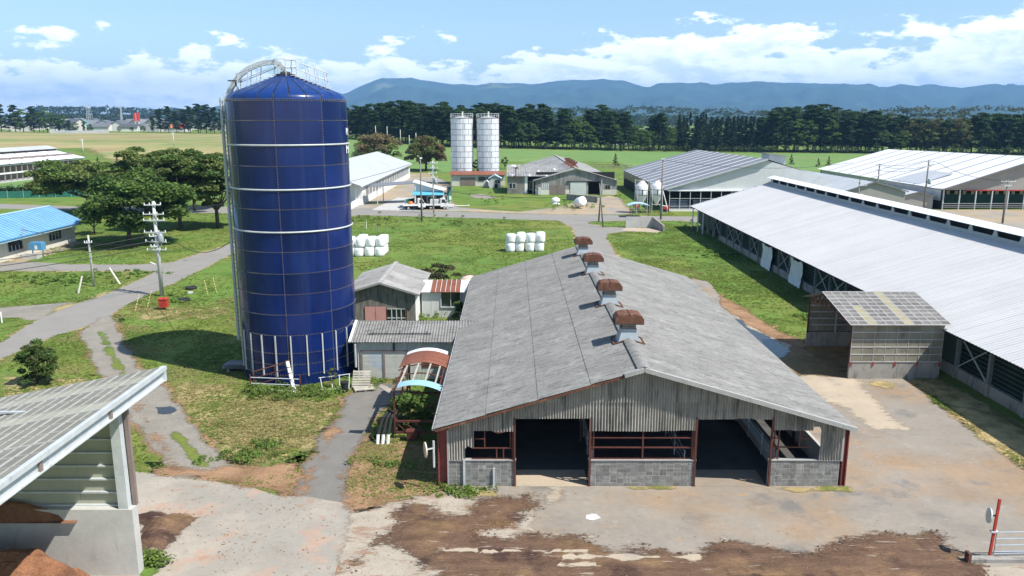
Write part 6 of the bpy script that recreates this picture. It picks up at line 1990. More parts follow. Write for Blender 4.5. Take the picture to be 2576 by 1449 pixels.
# ================================================================== OLD GREY BARN and its wing
ob = thing('old_barn', 'old grey barn with stained gable and red ridge vents in the middle distance', 'barn', (14.7, 215, 0))
fy_, byy = 182.3, 251.0
sk_ = -1.24
fr_, bkv = (14.74, 5.95), (14.74 + sk_, 6.0)
roof_sheets(ob, (4.9, fy_ - .5, 3.2), (4.9 + sk_, byy, 3.2), (14.74 + sk_, byy, 6.0), (14.74, fy_ - .5, 6.0), 18, 3, M['slate_old'])
roof_sheets(ob, (24.55 + sk_, byy, 3.2), (24.55, fy_ - .5, 3.2), (14.74, fy_ - .5, 6.0), (14.74 + sk_, byy, 6.0), 18, 3, M['slate_old'])
MB().beam((14.74, fy_ - .55, 6.05), (14.74 + sk_, byy, 6.05), 0.5, 0.14).build('ridge_cap', M['ridge'], ob)
wl_ = lambda x: 3.2 + 2.75 * (1 - abs(x - 14.74) / 9.84) - 0.1
for k in range(20):
    xa, xb = 5.4 + 18.7 * k / 20, 5.4 + 18.7 * (k + 1) / 20
    lo = 0.0
    if 8.6 < (xa + xb) / 2 < 12.3:
        lo = 2.15
    if 17.1 < (xa + xb) / 2 < 20.8:
        lo = 3.0
    MB().hexa([(xa, fy_, lo), (xb - .03, fy_, lo), (xb - .03, fy_ + .1, lo), (xa, fy_ + .1, lo)], [(xa, fy_, wl_(xa)), (xb - .03, fy_, wl_(xb)), (xb - .03, fy_ + .1, wl_(xb)), (xa, fy_ + .1, wl_(xa))]).build('wall_sheet', M['slate_dirty'] if k % 5 == 0 else M['slate_old'], ob)
MB().hexa([(5.4, fy_ + .2, 0), (5.5, fy_ + .2, 0), (5.5 + sk_, byy, 0), (5.4 + sk_, byy, 0)], [(5.4, fy_ + .2, 3.1), (5.5, fy_ + .2, 3.1), (5.5 + sk_, byy, 3.1), (5.4 + sk_, byy, 3.1)]).hexa([(24.0, fy_ + .2, 0), (24.1, fy_ + .2, 0), (24.1 + sk_, byy, 0), (24.0 + sk_, byy, 0)], [(24.0, fy_ + .2, 3.1), (24.1, fy_ + .2, 3.1), (24.1 + sk_, byy, 3.1), (24.0 + sk_, byy, 3.1)]).build('side_wall', M['slate_old'], ob)
MB().box(5.6, fy_ + 3, 0, 23.9, fy_ + 3.1, 5.0).build('shade_backing', M['dark'], ob)  # dark sheet for the unlit depth behind the doorways
for xa in (5.4, 12.3, 20.8):
    xb = {5.4: 8.6, 12.3: 13.35, 20.8: 24.1}[xa]
    MB().box(xa, fy_ - .08, 0, xb, fy_ - .01, 1.15).build('base_wall', M['cream'], ob)
for xa in (8.65, 10.5):
    MB().box(xa, fy_ - .1, 0.05, xa + 1.8, fy_ - .03, 2.15).build('door', M['brownpaint'], ob)
MB().box(13.4, fy_ - .2, 0.05, 17.05, fy_ - .1, 2.95).build('sliding_door', M['siding'], ob)
MB().box(12.6, fy_ - .3, 2.98, 21.0, fy_ - .05, 3.15).build('door_track', M['seam'], ob)
window(ob, 7.7, fy_, 1.2, 1.8, 1.6, (0, -1), 4, 'siding', 'oldwood')
window(ob, 22.0, fy_, 1.2, 1.1, 1.0, (0, -1), 2, 'dark', 'oldwood')
MB().box(6.0, fy_ - .5, 0.05, 6.7, fy_ - .1, 1.7).build('meter_box', M['siding'], ob)
for k, yv in enumerate((188, 194, 200, 206)):
    xv = 14.74 + sk_ * (yv - fy_) / (byy - fy_)
    rvv = thing('ridge_vent', 'red rusty A-shaped vent on the old barn ridge, number %s from the front' % ('one', 'two', 'three', 'four')[k], 'ventilator', (xv, yv, 6.0), 'red vents on the old barn ridge')
    MB().hexa([(xv - 1.0, yv - .5, 5.75), (xv + 1.0, yv - .5, 5.75), (xv + 1.0, yv + .5, 5.75), (xv - 1.0, yv + .5, 5.75)], [(xv - .35, yv - .3, 6.8), (xv + .35, yv - .3, 6.8), (xv + .35, yv + .3, 6.8), (xv - .35, yv + .3, 6.8)]).build('vent_skirt', M['rustroof'], rvv)
    MB().box(xv - .75, yv - .45, 6.8, xv + .75, yv + .45, 7.25).build('vent_hood', M['rust'], rvv)
ow = thing('barn_wing', 'low wing with patchy tiled grey roof joining the old barn from the left', 'barn', (2, 190, 0))
ox0, ox1 = -1.3, 8.2
for i in range(22):
    for j in range(6):
        xa, xb = ox0 + (ox1 + 3 - ox0) * i / 22, ox0 + (ox1 + 3 - ox0) * (i + 1) / 22
        ta, tb = j / 6, (j + 1) / 6
        mt = 'siding' if random.random() < 0.05 else ('clear' if random.random() < 0.2 else 'slate_old')
        zz = lambda t: 4.15 + 1.75 * t
        MB().slab((xa + .03, 183.6 + 16 * ta, zz(ta)), (xb - .03, 183.6 + 16 * ta, zz(ta)), (xb - .03, 183.6 + 16 * tb - .05, zz(tb)), (xa + .03, 183.6 + 16 * tb - .05, zz(tb)), 0.05).build('roof_sheet', M[mt], ow)
MB().box(-1.1, 184.2, 0, 2.9, 199, 4.0).build('wall', M['slate_dirty'], ow)
MB().box(2.95, 184.2, 0, 3.6, 184.4, 4.0).build('white_door', M['white'], ow)
MB().box(2.9, 186, 0, 8, 186.2, 4.4).build('recess_wall', M['dark'], ow)
window(ow, 0.1, 184.2, 1.2, 1.6, 1.3, (0, -1), 2, 'glass', 'white')
window(ow, 5.0, 186.0, 0.8, 2.0, 2.0, (0, -1), 2, 'glass', 'white')
MB().tube((0.9, 183.5, 3.2), (0.9, 183.5, 6.0), 0.12).box(0.4, 183.3, 5.9, 1.4, 183.7, 6.2).build('chimney_pipe', M['rust'], ow)
MB().tube((4.9, 184, 0), (4.9, 184, 3.0), 0.1).build('white_post', M['white'], ow)

# ================================================================== STRIPED ROOF BARN
sb = thing('striped_barn', 'large grey barn with white striped roof and open black front behind the feed hoppers', 'barn', (38, 175, 0))
sy0_, sy1_ = 148.5, 206.5
sx0_, sx1_ = 28.6, 47.6
sz0, sz1a, sz1b = 4.15, 9.75, 9.35
for k in range(22):
    ya_, yb_ = sy0_ + (sy1_ - sy0_) * k / 22, sy0_ + (sy1_ - sy0_) * (k + 1) / 22
    f = lambda y: sz1a + (sz1b - sz1a) * (y - sy0_) / (sy1_ - sy0_)
    MB().slab((sx0_, ya_ + .01, sz0), (sx0_, yb_ - .01, sz0), (sx1_, yb_ - .01, f(yb_)), (sx1_, ya_ + .01, f(ya_)), 0.06).build('roof_sheet', M['greyroof'], sb)
for k in range(10):
    y = sy0_ + 4.2 + k * 5.3
    MB().slab((sx0_ - .02, y - .22, sz0 + .03), (sx0_ - .02, y + .22, sz0 + .03), (sx1_, y + .22, f(y) + .03), (sx1_, y - .22, f(y) + .03), 0.03).build('light_strip', M['lightstrip'], sb)
MB().slab((sx1_, sy0_, sz1a), (sx1_, sy1_, sz1b), (64, sy1_, 5.0), (64, sy0_ + 8, 5.0), 0.06).build('east_roof', M['greyroof'], sb)
MB().poly((29.5, sy0_ + .7, 4.05), (47.5, sy0_ + .7, 4.05), (47.5, sy0_ + .7, 9.5), (29.5, sy0_ + .7, 4.2)).poly((47.5, sy0_ + .7, 0), (60, sy0_ + .7, 0), (60, sy0_ + .7, 6.0), (47.5, sy0_ + .7, 9.5)).build('gable_wall', M['siding'], sb)
MB().beam((sx0_, sy0_ - .02, sz0 - .05), (sx1_, sy0_ - .02, sz1a - .05), 0.12, 0.3).build('verge_trim', M['greyroof2'], sb)
MB().box(29.3, sy0_ + .3, 3.78, 62, sy0_ + .75, 4.05).build('door_header', M['lightstrip'], sb)
MB().box(29.6, sy0_ + 4.0, 0, 60, sy0_ + 4.1, 4.0).build('shade_backing', M['dark'], sb)  # dark sheet painting the shade behind the open front
for k in range(10):
    x = 29.7 + k * 1.95
    MB().box(x - .06, sy0_ + .45, 0, x + .06, sy0_ + .55, 3.8).build('front_post', M['galvflat'], sb)
for z in (0.5, 0.95, 2.4):
    MB().box(29.7, sy0_ + .44, z - .04, 47.4, sy0_ + .5, z + .04).build('front_rail', M['galvflat'], sb)
MB().box(29.7, sy0_ + .3, 0, 36.5, sy0_ + .6, 0.35).build('front_kerb', M['white'], sb)
for k, (xa, xb) in enumerate(((29.9, 33.4), (34.2, 38.6))):
    MB().box(xa, sy0_ + .7, 0.6, xb, sy0_ + .76, 2.1).build('blue_curtain', material('blue_grey_curtain%d' % k, (0.055, 0.075, 0.11), 0.7), sb)
for k in range(26):
    y = sy0_ + 4 + k * 2.05
    MB().box(sx0_ + .25, y, 2.3, sx0_ + .32, y + 1.95, 4.0).build('side_curtain', M['beigestrip'], sb)
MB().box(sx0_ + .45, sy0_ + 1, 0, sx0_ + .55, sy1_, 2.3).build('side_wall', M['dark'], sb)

# feed hoppers
def hopper(label, x, y):
    t = thing('feed_hopper', label, 'hopper', (x, y, 0), 'white feed hoppers before the striped barn')
    MB().lathe([(0.13, 1.35), (0.18, 1.5), (1.12, 3.35), (1.14, 3.4), (1.14, 5.0), (1.02, 5.22), (0.45, 5.8), (0.45, 5.92), (0.0, 5.95)], (x, y, 0), 24).build('bin_body', M['white'], t, True)
    MB().lathe([(0.34, 5.93), (0.34, 6.02), (0.0, 6.06)], (x, y, 0), 16).build('red_lid', M['redpaint'], t)
    MB().lathe([(1.15, 4.3), (1.18, 4.3), (1.18, 4.38), (1.15, 4.38)], (x, y, 0), 24, close=False).lathe([(1.15, 3.36), (1.19, 3.36), (1.19, 3.44), (1.15, 3.44)], (x, y, 0), 24, close=False).build('band', M['seam'], t)
    MB().beam((x, y - 1.17, 3.4), (x, y - 1.17, 4.35), 0.16, 0.03, up=(0, 1, 0)).build('sight_strip', M['seam'], t)
    for sx in (-1, 1):
        for s2 in (-1, 1):
            MB().tube((x + sx * 0.95, y + s2 * 0.95, 0), (x + sx * 0.95, y + s2 * 0.95, 4.4), 0.06, n=6).build('leg', M['galvflat'], t)
    br = MB()
    for s2 in (-1, 1):
        br.tube((x - .95, y + s2 * .95, 1.6), (x + .95, y + s2 * .95, 1.6), 0.04)
        br.tube((x + s2 * .95, y - .95, 1.6), (x + s2 * .95, y + .95, 1.6), 0.04)
    br.build('leg_brace', M['galvflat'], t)
    rl = MB()
    rl.tube((x - 1.2, y - .3, 4.4), (x - 1.2, y - .3, 6.2), 0.035).tube((x - 1.2, y + .3, 4.4), (x - 1.2, y + .3, 6.2), 0.035)
    for k in range(12):
        rl.tube((x - 1.2, y - .3, 0.6 + k * .45), (x - 1.2, y + .3, 0.6 + k * .45), 0.025, n=4)
    rl.tube((x - 1.2, y - .3, 0.3), (x - 1.2, y - .3, 4.4), 0.035).tube((x - 1.2, y + .3, 0.3), (x - 1.2, y + .3, 4.4), 0.035)
    rl.path([(x - 1.2, y - 1.0, 6.1), (x + 1.1, y - 1.0, 6.1)], 0.03).tube((x + 1.1, y - 1.0, 5.0), (x + 1.1, y - 1.0, 6.1), 0.03)
    rl.build('ladder', M['galvflat'], t)
    return t


hq = T(1612, 534)
hopper('white cone bottomed feed hopper before the striped barn, left of the two', 23.9, 146.0)
hopper('white cone bottomed feed hopper before the striped barn, right of the two', 26.75, 146.4)
for (u, v, lab) in ((1600, 528, 'red motor box under the left feed hopper'), (1675, 533, 'red motor box right of the feed hoppers')):
    q = T(u, v)
    rb_ = thing('motor_box', lab, 'motor', q)
    MB().box(q[0] - .55, q[1] - .3, 0.5, q[0] + .55, q[1] + .3, 1.15).build('box_body', M['redpaint'], rb_)
    MB().box(q[0] - .4, q[1] - .2, 0, q[0] + .4, q[1] + .2, 0.49).build('stand', M['seam'], rb_)
# auger leading down from the hoppers into the barn
ag = thing('feed_auger', 'thin pale auger tube slanting beside the right hopper', 'auger', (28.2, 146.6, 0))
MB().tube((28.0, 147.0, 4.0), (28.9, 146.8, 0.9), 0.10, 0.10, 8).build('auger_tube', M['white'], ag)
MB().tube((27.2, 146.4, 1.5), (28.9, 146.8, 1.1), 0.10, 0.10, 8).build('feed_tube', M['galvflat'], ag)
MB().tube((28.9, 146.8, 0), (28.9, 146.8, 1.0), 0.06).build('stand', M['galvflat'], ag)

# arched roof bin shelter and bunker wall
q = T(1605, 546)
sh_ = thing('arched_bin_shelter', 'small shelter with pale blue arched roof behind the bunker wall', 'shelter', q)
for k in range(8):
    a0, a1 = -1 + 2 * k / 8, -1 + 2 * (k + 1) / 8
    zc = lambda a: 2.0 + 0.55 * math.cos(a * 1.35)
    MB().slab((q[0] + a0 * 1.9, q[1] - 1.2, zc(a0)), (q[0] + a1 * 1.9, q[1] - 1.2, zc(a1)), (q[0] + a1 * 1.9, q[1] + 1.6, zc(a1)), (q[0] + a0 * 1.9, q[1] + 1.6, zc(a0)), 0.05).build('roof_sheet', M['bluetrim2'], sh_)
for sx in (-1.6, 0.0, 1.6):
    MB().box(q[0] + sx - .05, q[1] - 1.05, 0, q[0] + sx + .05, q[1] - .95, 2.3).build('post', M['rust'], sh_)
MB().beam((q[0] - 1.6, q[1] - 1, 0.5), (q[0], q[1] - 1, 1.4), 0.06).build('brace', M['oldwood'], sh_)
MB().beam((q[0] + 1.6, q[1] - 1, 0.5), (q[0], q[1] - 1, 1.4), 0.06).build('brace', M['oldwood'], sh_)
MB().box(q[0] - 1.6, q[1] - 0.9, 1.45, q[0] + 1.6, q[1] - .85, 1.55).build('rail', M['oldwood'], sh_)
bw0, bw1, bw2 = T(1574, 573), T(1640, 573), T(1668, 582)
bk_ = thing('bunker_wall', 'L shaped concrete bunker wall beside the lane junction', 'wall', bw0)
MB().hexa([bw0, bw1, bw1 + (0, .25, 0), bw0 + (0, .25, 0)], [bw0 + (0, 0, 1.75), bw1 + (0, 0, 1.75), bw1 + (0, .25, 1.75), bw0 + (0, .25, 1.75)]).build('rear_slab', M['concrete'], bk_)
MB().hexa([bw1 + (.02, -.02, 0), bw2, bw2 + (.25, .1, 0), bw1 + (.27, .2, 0)], [bw1 + (.02, -.02, 1.75), bw2 + (0, 0, 0.9), bw2 + (.25, .1, 0.9), bw1 + (.27, .2, 1.75)]).build('side_slab', M['concrete_d'], bk_)
sheet('bunker_floor', [[(1575, 574), (1640, 574), (1662, 581), (1655, 586), (1600, 583), (1560, 580)]], M['tanconc'], 0.024, 0.25, amp=0.15, seed=62)

# ================================================================== CONNECTING BARN, TOWER BLOCK, BIG WHITE ROOF
cc = thing('grey_gable_barn', 'low grey roofed barn with plain gable between the silver roof and the white roof', 'barn', (66, 165, 0))
cy0, cy1 = 139.0, 190.0
apx = Y(2201, 458, cy0)
lft = Y(2141, 477, cy0)
rgt = Y(2286, 482, cy0)
roof_sheets(cc, (lft[0] - 5.5, cy0, lft[2] - 1.75), (lft[0] - 5.5, cy1, lft[2] - 1.75), (apx[0] - 1.5, cy1, apx[2] + .1), (apx[0], cy0, apx[2]), 20, 1, M['greyroof2'])
roof_sheets(cc, (rgt[0], cy1, rgt[2]), (rgt[0], cy0, rgt[2]), (apx[0], cy0, apx[2]), (apx[0] - 1.5, cy1, apx[2] + .1), 20, 1, M['greyroof2'])
MB().poly((lft[0] - 5, cy0 + .3, 0), (rgt[0] - .4, cy0 + .3, 0), (rgt[0] - .4, cy0 + .3, rgt[2] - .05), (apx[0], cy0 + .3, apx[2] - .1), (lft[0] - 5, cy0 + .3, lft[2] - 1.8)).build('gable_wall', M['browncem'], cc)
MB().beam(rgt, apx, 0.12, 0.22).beam(apx, lft + (-5.5, 0, -1.75), 0.12, 0.22).build('verge_trim', M['greyroof'], cc)
MB().box(lft[0] - 5, cy0 + .4, 0, lft[0] - 4.9, cy1, lft[2] - 1.8).box(rgt[0] - .5, cy0 + .4, 0, rgt[0] - .4, cy1, rgt[2] - .1).build('side_wall', M['siding'], cc)
tbk = thing('tower_block', 'small pale block tower with slanting roof behind the striped barn', 'tower', (64, 190, 0))
ta_, tb_ = Y(1932, 386, 192), Y(1980, 393, 192)
MB().hexa([(ta_[0] + .4, 192, 0), (tb_[0] - .3, 192, 0), (tb_[0] - .3, 198, 0), (ta_[0] + .4, 198, 0)], [(ta_[0] + .4, 192, ta_[2] - .1), (tb_[0] - .3, 192, tb_[2] - .1), (tb_[0] - .3, 198, tb_[2] - .1), (ta_[0] + .4, 198, ta_[2] - .1)]).build('wall', M['siding'], tbk)
MB().slab((ta_[0] - .4, 191.3, ta_[2] + .05), (tb_[0] + .3, 191.3, tb_[2] + .05), (tb_[0] + .3, 198.5, tb_[2] + .05), (ta_[0] - .4, 198.5, ta_[2] + .05), 0.15).build('roof', M['greyroof'], tbk)
MB().box(ta_[0] - 2.5, 190.5, 0, ta_[0] + .3, 197, 6.6).build('side_annex', M['siding'], tbk)

wr = thing('white_roof_barn', 'huge barn with bright white roof crossed by dark ribs at the right edge', 'barn', (100, 180, 0))
wy0_, wy1_ = 150.5, 213.5
wx0_, wxr = 81.8, 100.2
nrib = 10
for k in range(24):
    ya_, yb_ = wy0_ + (wy1_ - wy0_) * k / 24, wy0_ + (wy1_ - wy0_) * (k + 1) / 24
    f2 = lambda y: 10.05 + (9.2 - 10.05) * (y - wy0_) / (wy1_ - wy0_)
    MB().slab((wx0_, ya_ + .01, 4.0), (wx0_, yb_ - .01, 4.0), (wxr, yb_ - .01, f2(yb_)), (wxr, ya_ + .01, f2(ya_)), 0.08).build('roof_sheet', M['whitesheet'], wr)
for k in range(9):
    y = wy0_ + 5.0 + k * 6.3
    MB().slab((wx0_ - .02, y - .11, 4.05), (wx0_ - .02, y + .11, 4.05), (wxr, y + .11, f2(y) + .05), (wxr, y - .11, f2(y) + .05), 0.05).build('roof_rib', M['darkstrip'], wr)
MB().slab((wxr, wy0_, 10.05), (wxr, wy1_, 9.2), (119, wy1_, 4.0), (119, wy0_, 4.0), 0.08).build('east_roof', M['whitesheet'], wr)
MB().slab((wx0_ + .5, wy0_ + 10, 4.22), (wx0_ + .5, wy0_ + 22, 4.22), (wx0_ + 6.8, wy0_ + 19, 6.42), (wx0_ + 6.8, wy0_ + 9, 6.42), 0.01).build('grey_patch', M['greyroof2'], wr)
MB().poly((wx0_ + .8, wy0_ + 1.2, 3.75), (118, wy0_ + 1.2, 3.75), (wxr, wy0_ + 1.2, 9.8), (wx0_ + .8, wy0_ + 1.2, 4.0)).build('gable_wall', M['browncem'], wr)
MB().beam((wx0_, wy0_, 3.93), (wxr, wy0_, 9.97), 0.15, 0.2).build('verge_trim', M['greyroof'], wr)
for k in range(20):
    y = wy0_ + 2 + k * 3.0
    MB().box(wx0_ + .8, y, 1.6, wx0_ + .88, y + 2.9, 3.7).build('side_panel', M['siding'], wr)
MB().box(wx0_ + .95, wy0_ + 1.3, 0, wx0_ + 1.0, wy1_, 3.7).build('side_wall', M['dark'], wr)
MB().box(wx0_ + 5, wy0_ + 1.0, 3.6, wx0_ + 18, wy0_ + 1.15, 3.78).build('red_beam', M['redpaint'], wr)
for k in range(12):
    x = wx0_ + .9 + k * 3.1
    MB().box(x - .1, wy0_ + 1.0, 0, x + .1, wy0_ + 1.2, 3.7).build('front_post', M['galvflat'], wr)
for z in (0.5, 0.85, 1.2):
    MB().box(wx0_ + .9, wy0_ + .9, z - .03, wx0_ + 34, wy0_ + .96, z + .03).build('pen_rail', M['galvflat'], wr)
MB().box(wx0_ + 1.2, wy0_ + 6.0, 0.6, 117, wy0_ + 6.1, 2.7).build('green_curtain', M['darknet'], wr)
MB().box(wx0_ + 1.2, wy0_ + 9.0, 0, 117, wy0_ + 9.1, 3.8).build('shade_backing', M['dark'], wr)  # dark sheet for the unlit depth behind the pens
for k in range(16):
    x = wx0_ + 2 + k * 1.6
    MB().box(x, wy0_ + 5.0, 2.6, x + .6, wy0_ + 5.1, 3.3).build('hanging_sheet', M['beigestrip'], wr)
for xx, hgt in ((97.5, 4.6), (101.5, 4.6)):
    pass
gs2 = gable_house('side_shed', 'low brown grey shed in the shade of the white roofed barn', 'shed', 74.5, 81.0, 152.0, 175.0, 2.6, 3.4, (M['browncem'], M['greyroof2']), nroof=(4, 1))

# ================================================================== FAR LEFT DAIRY BARN
fb = thing('dairy_barn', 'white striped two tier dairy barn with open sides at the far left', 'barn', (-165, 245, 0))
A_ = np.array([-141.5, 262.0])
# eave and base traced on the ground: the long side runs from near the left edge to the far right corner
e1 = np.array(T(0, 462)[:2])
e2 = np.array(T(215, 433)[:2])
d_ = (e2 - e1) / np.linalg.norm(e2 - e1)
e0_ = e1 - d_ * 45
Ln = np.linalg.norm(e2 - e0_)
nn_ = np.array([-d_[1], d_[0]])
if nn_[0] > 0:
    nn_ = -nn_


def FB(s, off, z):
    p = e0_ + d_ * s + nn_ * off
    return (p[0], p[1], z)


MB().hexa([FB(0, 0, 0), FB(Ln, 0, 0), FB(Ln, 24, 0), FB(0, 24, 0)], [FB(0, 0, 0.5), FB(Ln, 0, 0.5), FB(Ln, 24, 0.5), FB(0, 24, 0.5)]).build('plinth', M['concrete'], fb)
MB().hexa([FB(0, 3.0, 0.5), FB(Ln, 3.0, 0.5), FB(Ln, 3.2, 0.5), FB(0, 3.2, 0.5)], [FB(0, 3.0, 6.5), FB(Ln, 3.0, 6.5), FB(Ln, 3.2, 6.5), FB(0, 3.2, 6.5)]).build('inner_wall', M['brownpaint'], fb)
MB().hexa([FB(Ln - .2, 0.5, 0.5), FB(Ln, 0.5, 0.5), FB(Ln, 23, 0.5), FB(Ln - .2, 23, 0.5)], [FB(Ln - .2, 0.5, 4.6), FB(Ln, 0.5, 4.6), FB(Ln, 23, 4.6), FB(Ln - .2, 23, 4.6)]).build('end_wall', M['cream'], fb)
for z0_, z1_ in ((2.35, 2.75), (4.55, 4.75)):
    MB().hexa([FB(0, -.2, z0_), FB(Ln, -.2, z0_), FB(Ln, .1, z0_), FB(0, .1, z0_)], [FB(0, -.2, z1_), FB(Ln, -.2, z1_), FB(Ln, .1, z1_), FB(0, .1, z1_)]).build('white_band', M['white'], fb)
ns_ = 16
for k in range(ns_):
    s0, s1 = Ln * k / ns_, Ln * (k + 1) / ns_
    MB().slab(FB(s0 + .25, -.6, 5.1), FB(s1 - .25, -.6, 5.1), FB(s1 - .25, 8.5, 7.2), FB(s0 + .25, 8.5, 7.2), 0.1).build('roof_sheet', M['whitesheet'], fb)
    MB().slab(FB(s1 - .25, -.6, 5.12), FB(s1 + .25, -.6, 5.12), FB(s1 + .25, 8.5, 7.22), FB(s1 - .25, 8.5, 7.22), 0.1).build('roof_rib', M['darkstrip'], fb)
    MB().slab(FB(s0 + .05, 8.2, 7.9), FB(s1 - .05, 8.2, 7.9), FB(s1 - .05, 11.5, 8.8), FB(s0 + .05, 11.5, 8.8), 0.1).build('upper_roof', M['greyroof2'], fb)
    MB().slab(FB(s0, 11.5, 8.8), FB(s1, 11.5, 8.8), FB(s1, 24, 5.1), FB(s0, 24, 5.1), 0.1).build('rear_roof', M['whitesheet'], fb)
for k in range(34):
    s = Ln * (k + .5) / 34
    MB().hexa([FB(s - .15, -.05, 0.5), FB(s + .15, -.05, 0.5), FB(s + .15, .15, 0.5), FB(s - .15, .15, 0.5)], [FB(s - .15, -.05, 4.6), FB(s + .15, -.05, 4.6), FB(s + .15, .15, 4.6), FB(s - .15, .15, 4.6)]).build('post', M['oldwood'], fb)
MB().hexa([FB(0, 8.6, 7.1), FB(Ln, 8.6, 7.1), FB(Ln, 8.8, 7.1), FB(0, 8.8, 7.1)], [FB(0, 8.6, 7.95), FB(Ln, 8.6, 7.95), FB(Ln, 8.8, 7.95), FB(0, 8.8, 7.95)]).build('clerestory', M['hutwall'], fb)

# ================================================================== SILAGE BALES
def bale_mesh():
    m = MB()
    prof = [(0.0, 0.0), (0.52, 0.01), (0.60, 0.10), (0.625, 0.35), (0.625, 0.85), (0.60, 1.10), (0.50, 1.19), (0.0, 1.20)]
    m.lathe(prof, (0, 0, 0), 18, close=False)
    v = []
    for i, p in enumerate(m.v):
        a = math.atan2(p[1], p[0])
        k = 1 + 0.035 * math.sin(5 * a + 3 * p[2]) + 0.02 * math.sin(9 * a - 5 * p[2]) + 0.03 * math.sin(2 * a) - 0.05 * (p[2] < 0.05)
        v.append((p[0] * k, p[1] * k, p[2]))
    m.v = v
    return m.mesh('wrapped_bale', (0, 0, 0), True)


BM = bale_mesh()


def bale(p, label, group, rot, s=1.0):
    o = place('wrapped_bale', BM, M['film'], None, p)
    o.rotation_euler = (0, 0, rot)
    o.scale = (s * random.uniform(.95, 1.03), s * random.uniform(.95, 1.03), random.uniform(.95, 1.03) * s)
    solo(o, label, 'bale', group)
    return o


def bale_stack(u, v, nx, ny, where, right_to_left):
    b0 = T(u, v)
    g = 'white wrapped bales stacked %s' % where
    for lv in (0, 1):
        for j in range(ny):
            for i in range(nx):
                if lv == 1 and j == ny - 1 and i % 2 == 0 and nx > 3:
                    continue
                p = (b0[0] + i * 1.30 + (0.12 if lv else 0) + random.uniform(-.06, .06), b0[1] + j * 1.32 + i * 0.12 + random.uniform(-.06, .06), 1.19 * lv)
                tier = 'upper tier' if lv else 'lower tier'
                row = ('front row', 'second row', 'third row')[j]
                pos = ('first', 'second', 'third', 'fourth', 'fifth')[i]
                bale(p, 'white bale %s, %s, %s, %s from left' % (where, tier, row, pos), g, random.random() * 6)


bale_stack(878, 645, 4, 3, 'right of silo', False)
bale_stack(1283, 633, 4, 2, 'behind the barn', False)
q = T(1452, 523)
rb2 = bale(q, 'single white plastic bale lying by the low wall before the old barn', None, 0.4, 1.6)
rb2.rotation_euler = (1.2, 0, 0.6)
rb2.location.z = 0.9
q = T(1397, 513)
wb2 = thing('white_sack', 'slumped white sack on the grass left of the single bale', 'sack', q)
MB().ell(q + (0, 0, 0.7), 0.95, 0.7, 0.75, 9, 6).build('sack_body', M['film'], wb2, True)
MB().ell(q + (0.1, -0.1, -0.05), 0.9, 0.8, 0.4, 9, 5).build('sack_base', M['film'], wb2, True)
q0, q1 = T(1425, 503), T(1502, 510)
lw = thing('low_wall', 'low grey retaining wall behind the single white bale', 'wall', q0)
MB().hexa([q0, q1, q1 + (0, .3, 0), q0 + (0, .3, 0)], [q0 + (0, 0, 1.2), q1 + (0, 0, 1.2), q1 + (0, .3, 1.2), q0 + (0, .3, 1.2)]).build('wall_face', M['concrete_d'], lw)
MB().hexa([q0 + (-.1, -.1, 1.202), q1 + (.1, -.1, 1.202), q1 + (.1, 1.6, 1.202), q0 + (-.1, 1.6, 1.202)], [q0 + (-.1, -.1, 1.3), q1 + (.1, -.1, 1.3), q1 + (.1, 1.6, 1.3), q0 + (-.1, 1.6, 1.3)]).build('wall_top', M['concrete_d'], lw)

# timber rail fence behind the old barn
f0, f1 = T(1487, 424), T(1590, 426)
tf = thing('rail_fence', 'dark timber rail fence at the edge of the green field behind the old barn', 'fence', f0)
for k in range(8):
    p = f0 + (f1 - f0) * k / 7
    MB().box(p[0] - .1, p[1] - .1, 0, p[0] + .1, p[1] + .1, 1.5).build('post', M['oldwood'], tf)
for z in (0.7, 1.4):
    MB().beam(f0 + (0, 0, z), f1 + (0, 0, z), 0.12, 0.18).build('rail', M['oldwood'], tf)
# ================================================================== foliage
rng = np.random.default_rng(11)
M['leaf'] = material('leaves', (0.1, 0.1, 0.1), 0.65, spec=0.2, var=0.0, attr='Col', transl=0.40, objvar=0.12)
M['grassblade'] = material('grass_blades', (0.1, 0.1, 0.1), 0.75, spec=0.1, var=0.0, attr='Col', transl=0.30)


def quads_mesh(name, C, size, nrm_up, cols, asp=0.75, tri=False):
    """one small face per leaf or twig: centres C, half sizes, mostly upward normals, colour per leaf"""
    n = len(C)
    nv = rng.normal(size=(n, 3))
    nv[:, 2] = np.abs(nv[:, 2]) + nrm_up
    nv /= np.linalg.norm(nv, axis=1)[:, None]
    a = np.cross(nv, rng.normal(size=(n, 3)))
    a /= np.linalg.norm(a, axis=1)[:, None] + 1e-9
    b = np.cross(nv, a)
    s = np.asarray(size)[:, None]
    V_ = np.stack([C - a * s, C - b * s * asp, C + a * s, C + b * s * asp], 1).reshape(-1, 3)
    me = bpy.data.meshes.new(name)
    me.vertices.add(4 * n)
    me.loops.add(4 * n)
    me.polygons.add(n)
    me.vertices.foreach_set('co', V_.ravel())
    me.loops.foreach_set('vertex_index', np.arange(4 * n, dtype=np.int32))
    me.polygons.foreach_set('loop_start', np.arange(0, 4 * n, 4, dtype=np.int32))
    me.update(calc_edges=True)
    at = me.color_attributes.new('Col', 'FLOAT_COLOR', 'POINT')
    cc_ = np.ones((n, 4))
    cc_[:, :3] = cols
    at.data.foreach_set('color', np.repeat(cc_, 4, axis=0).ravel())
    return me


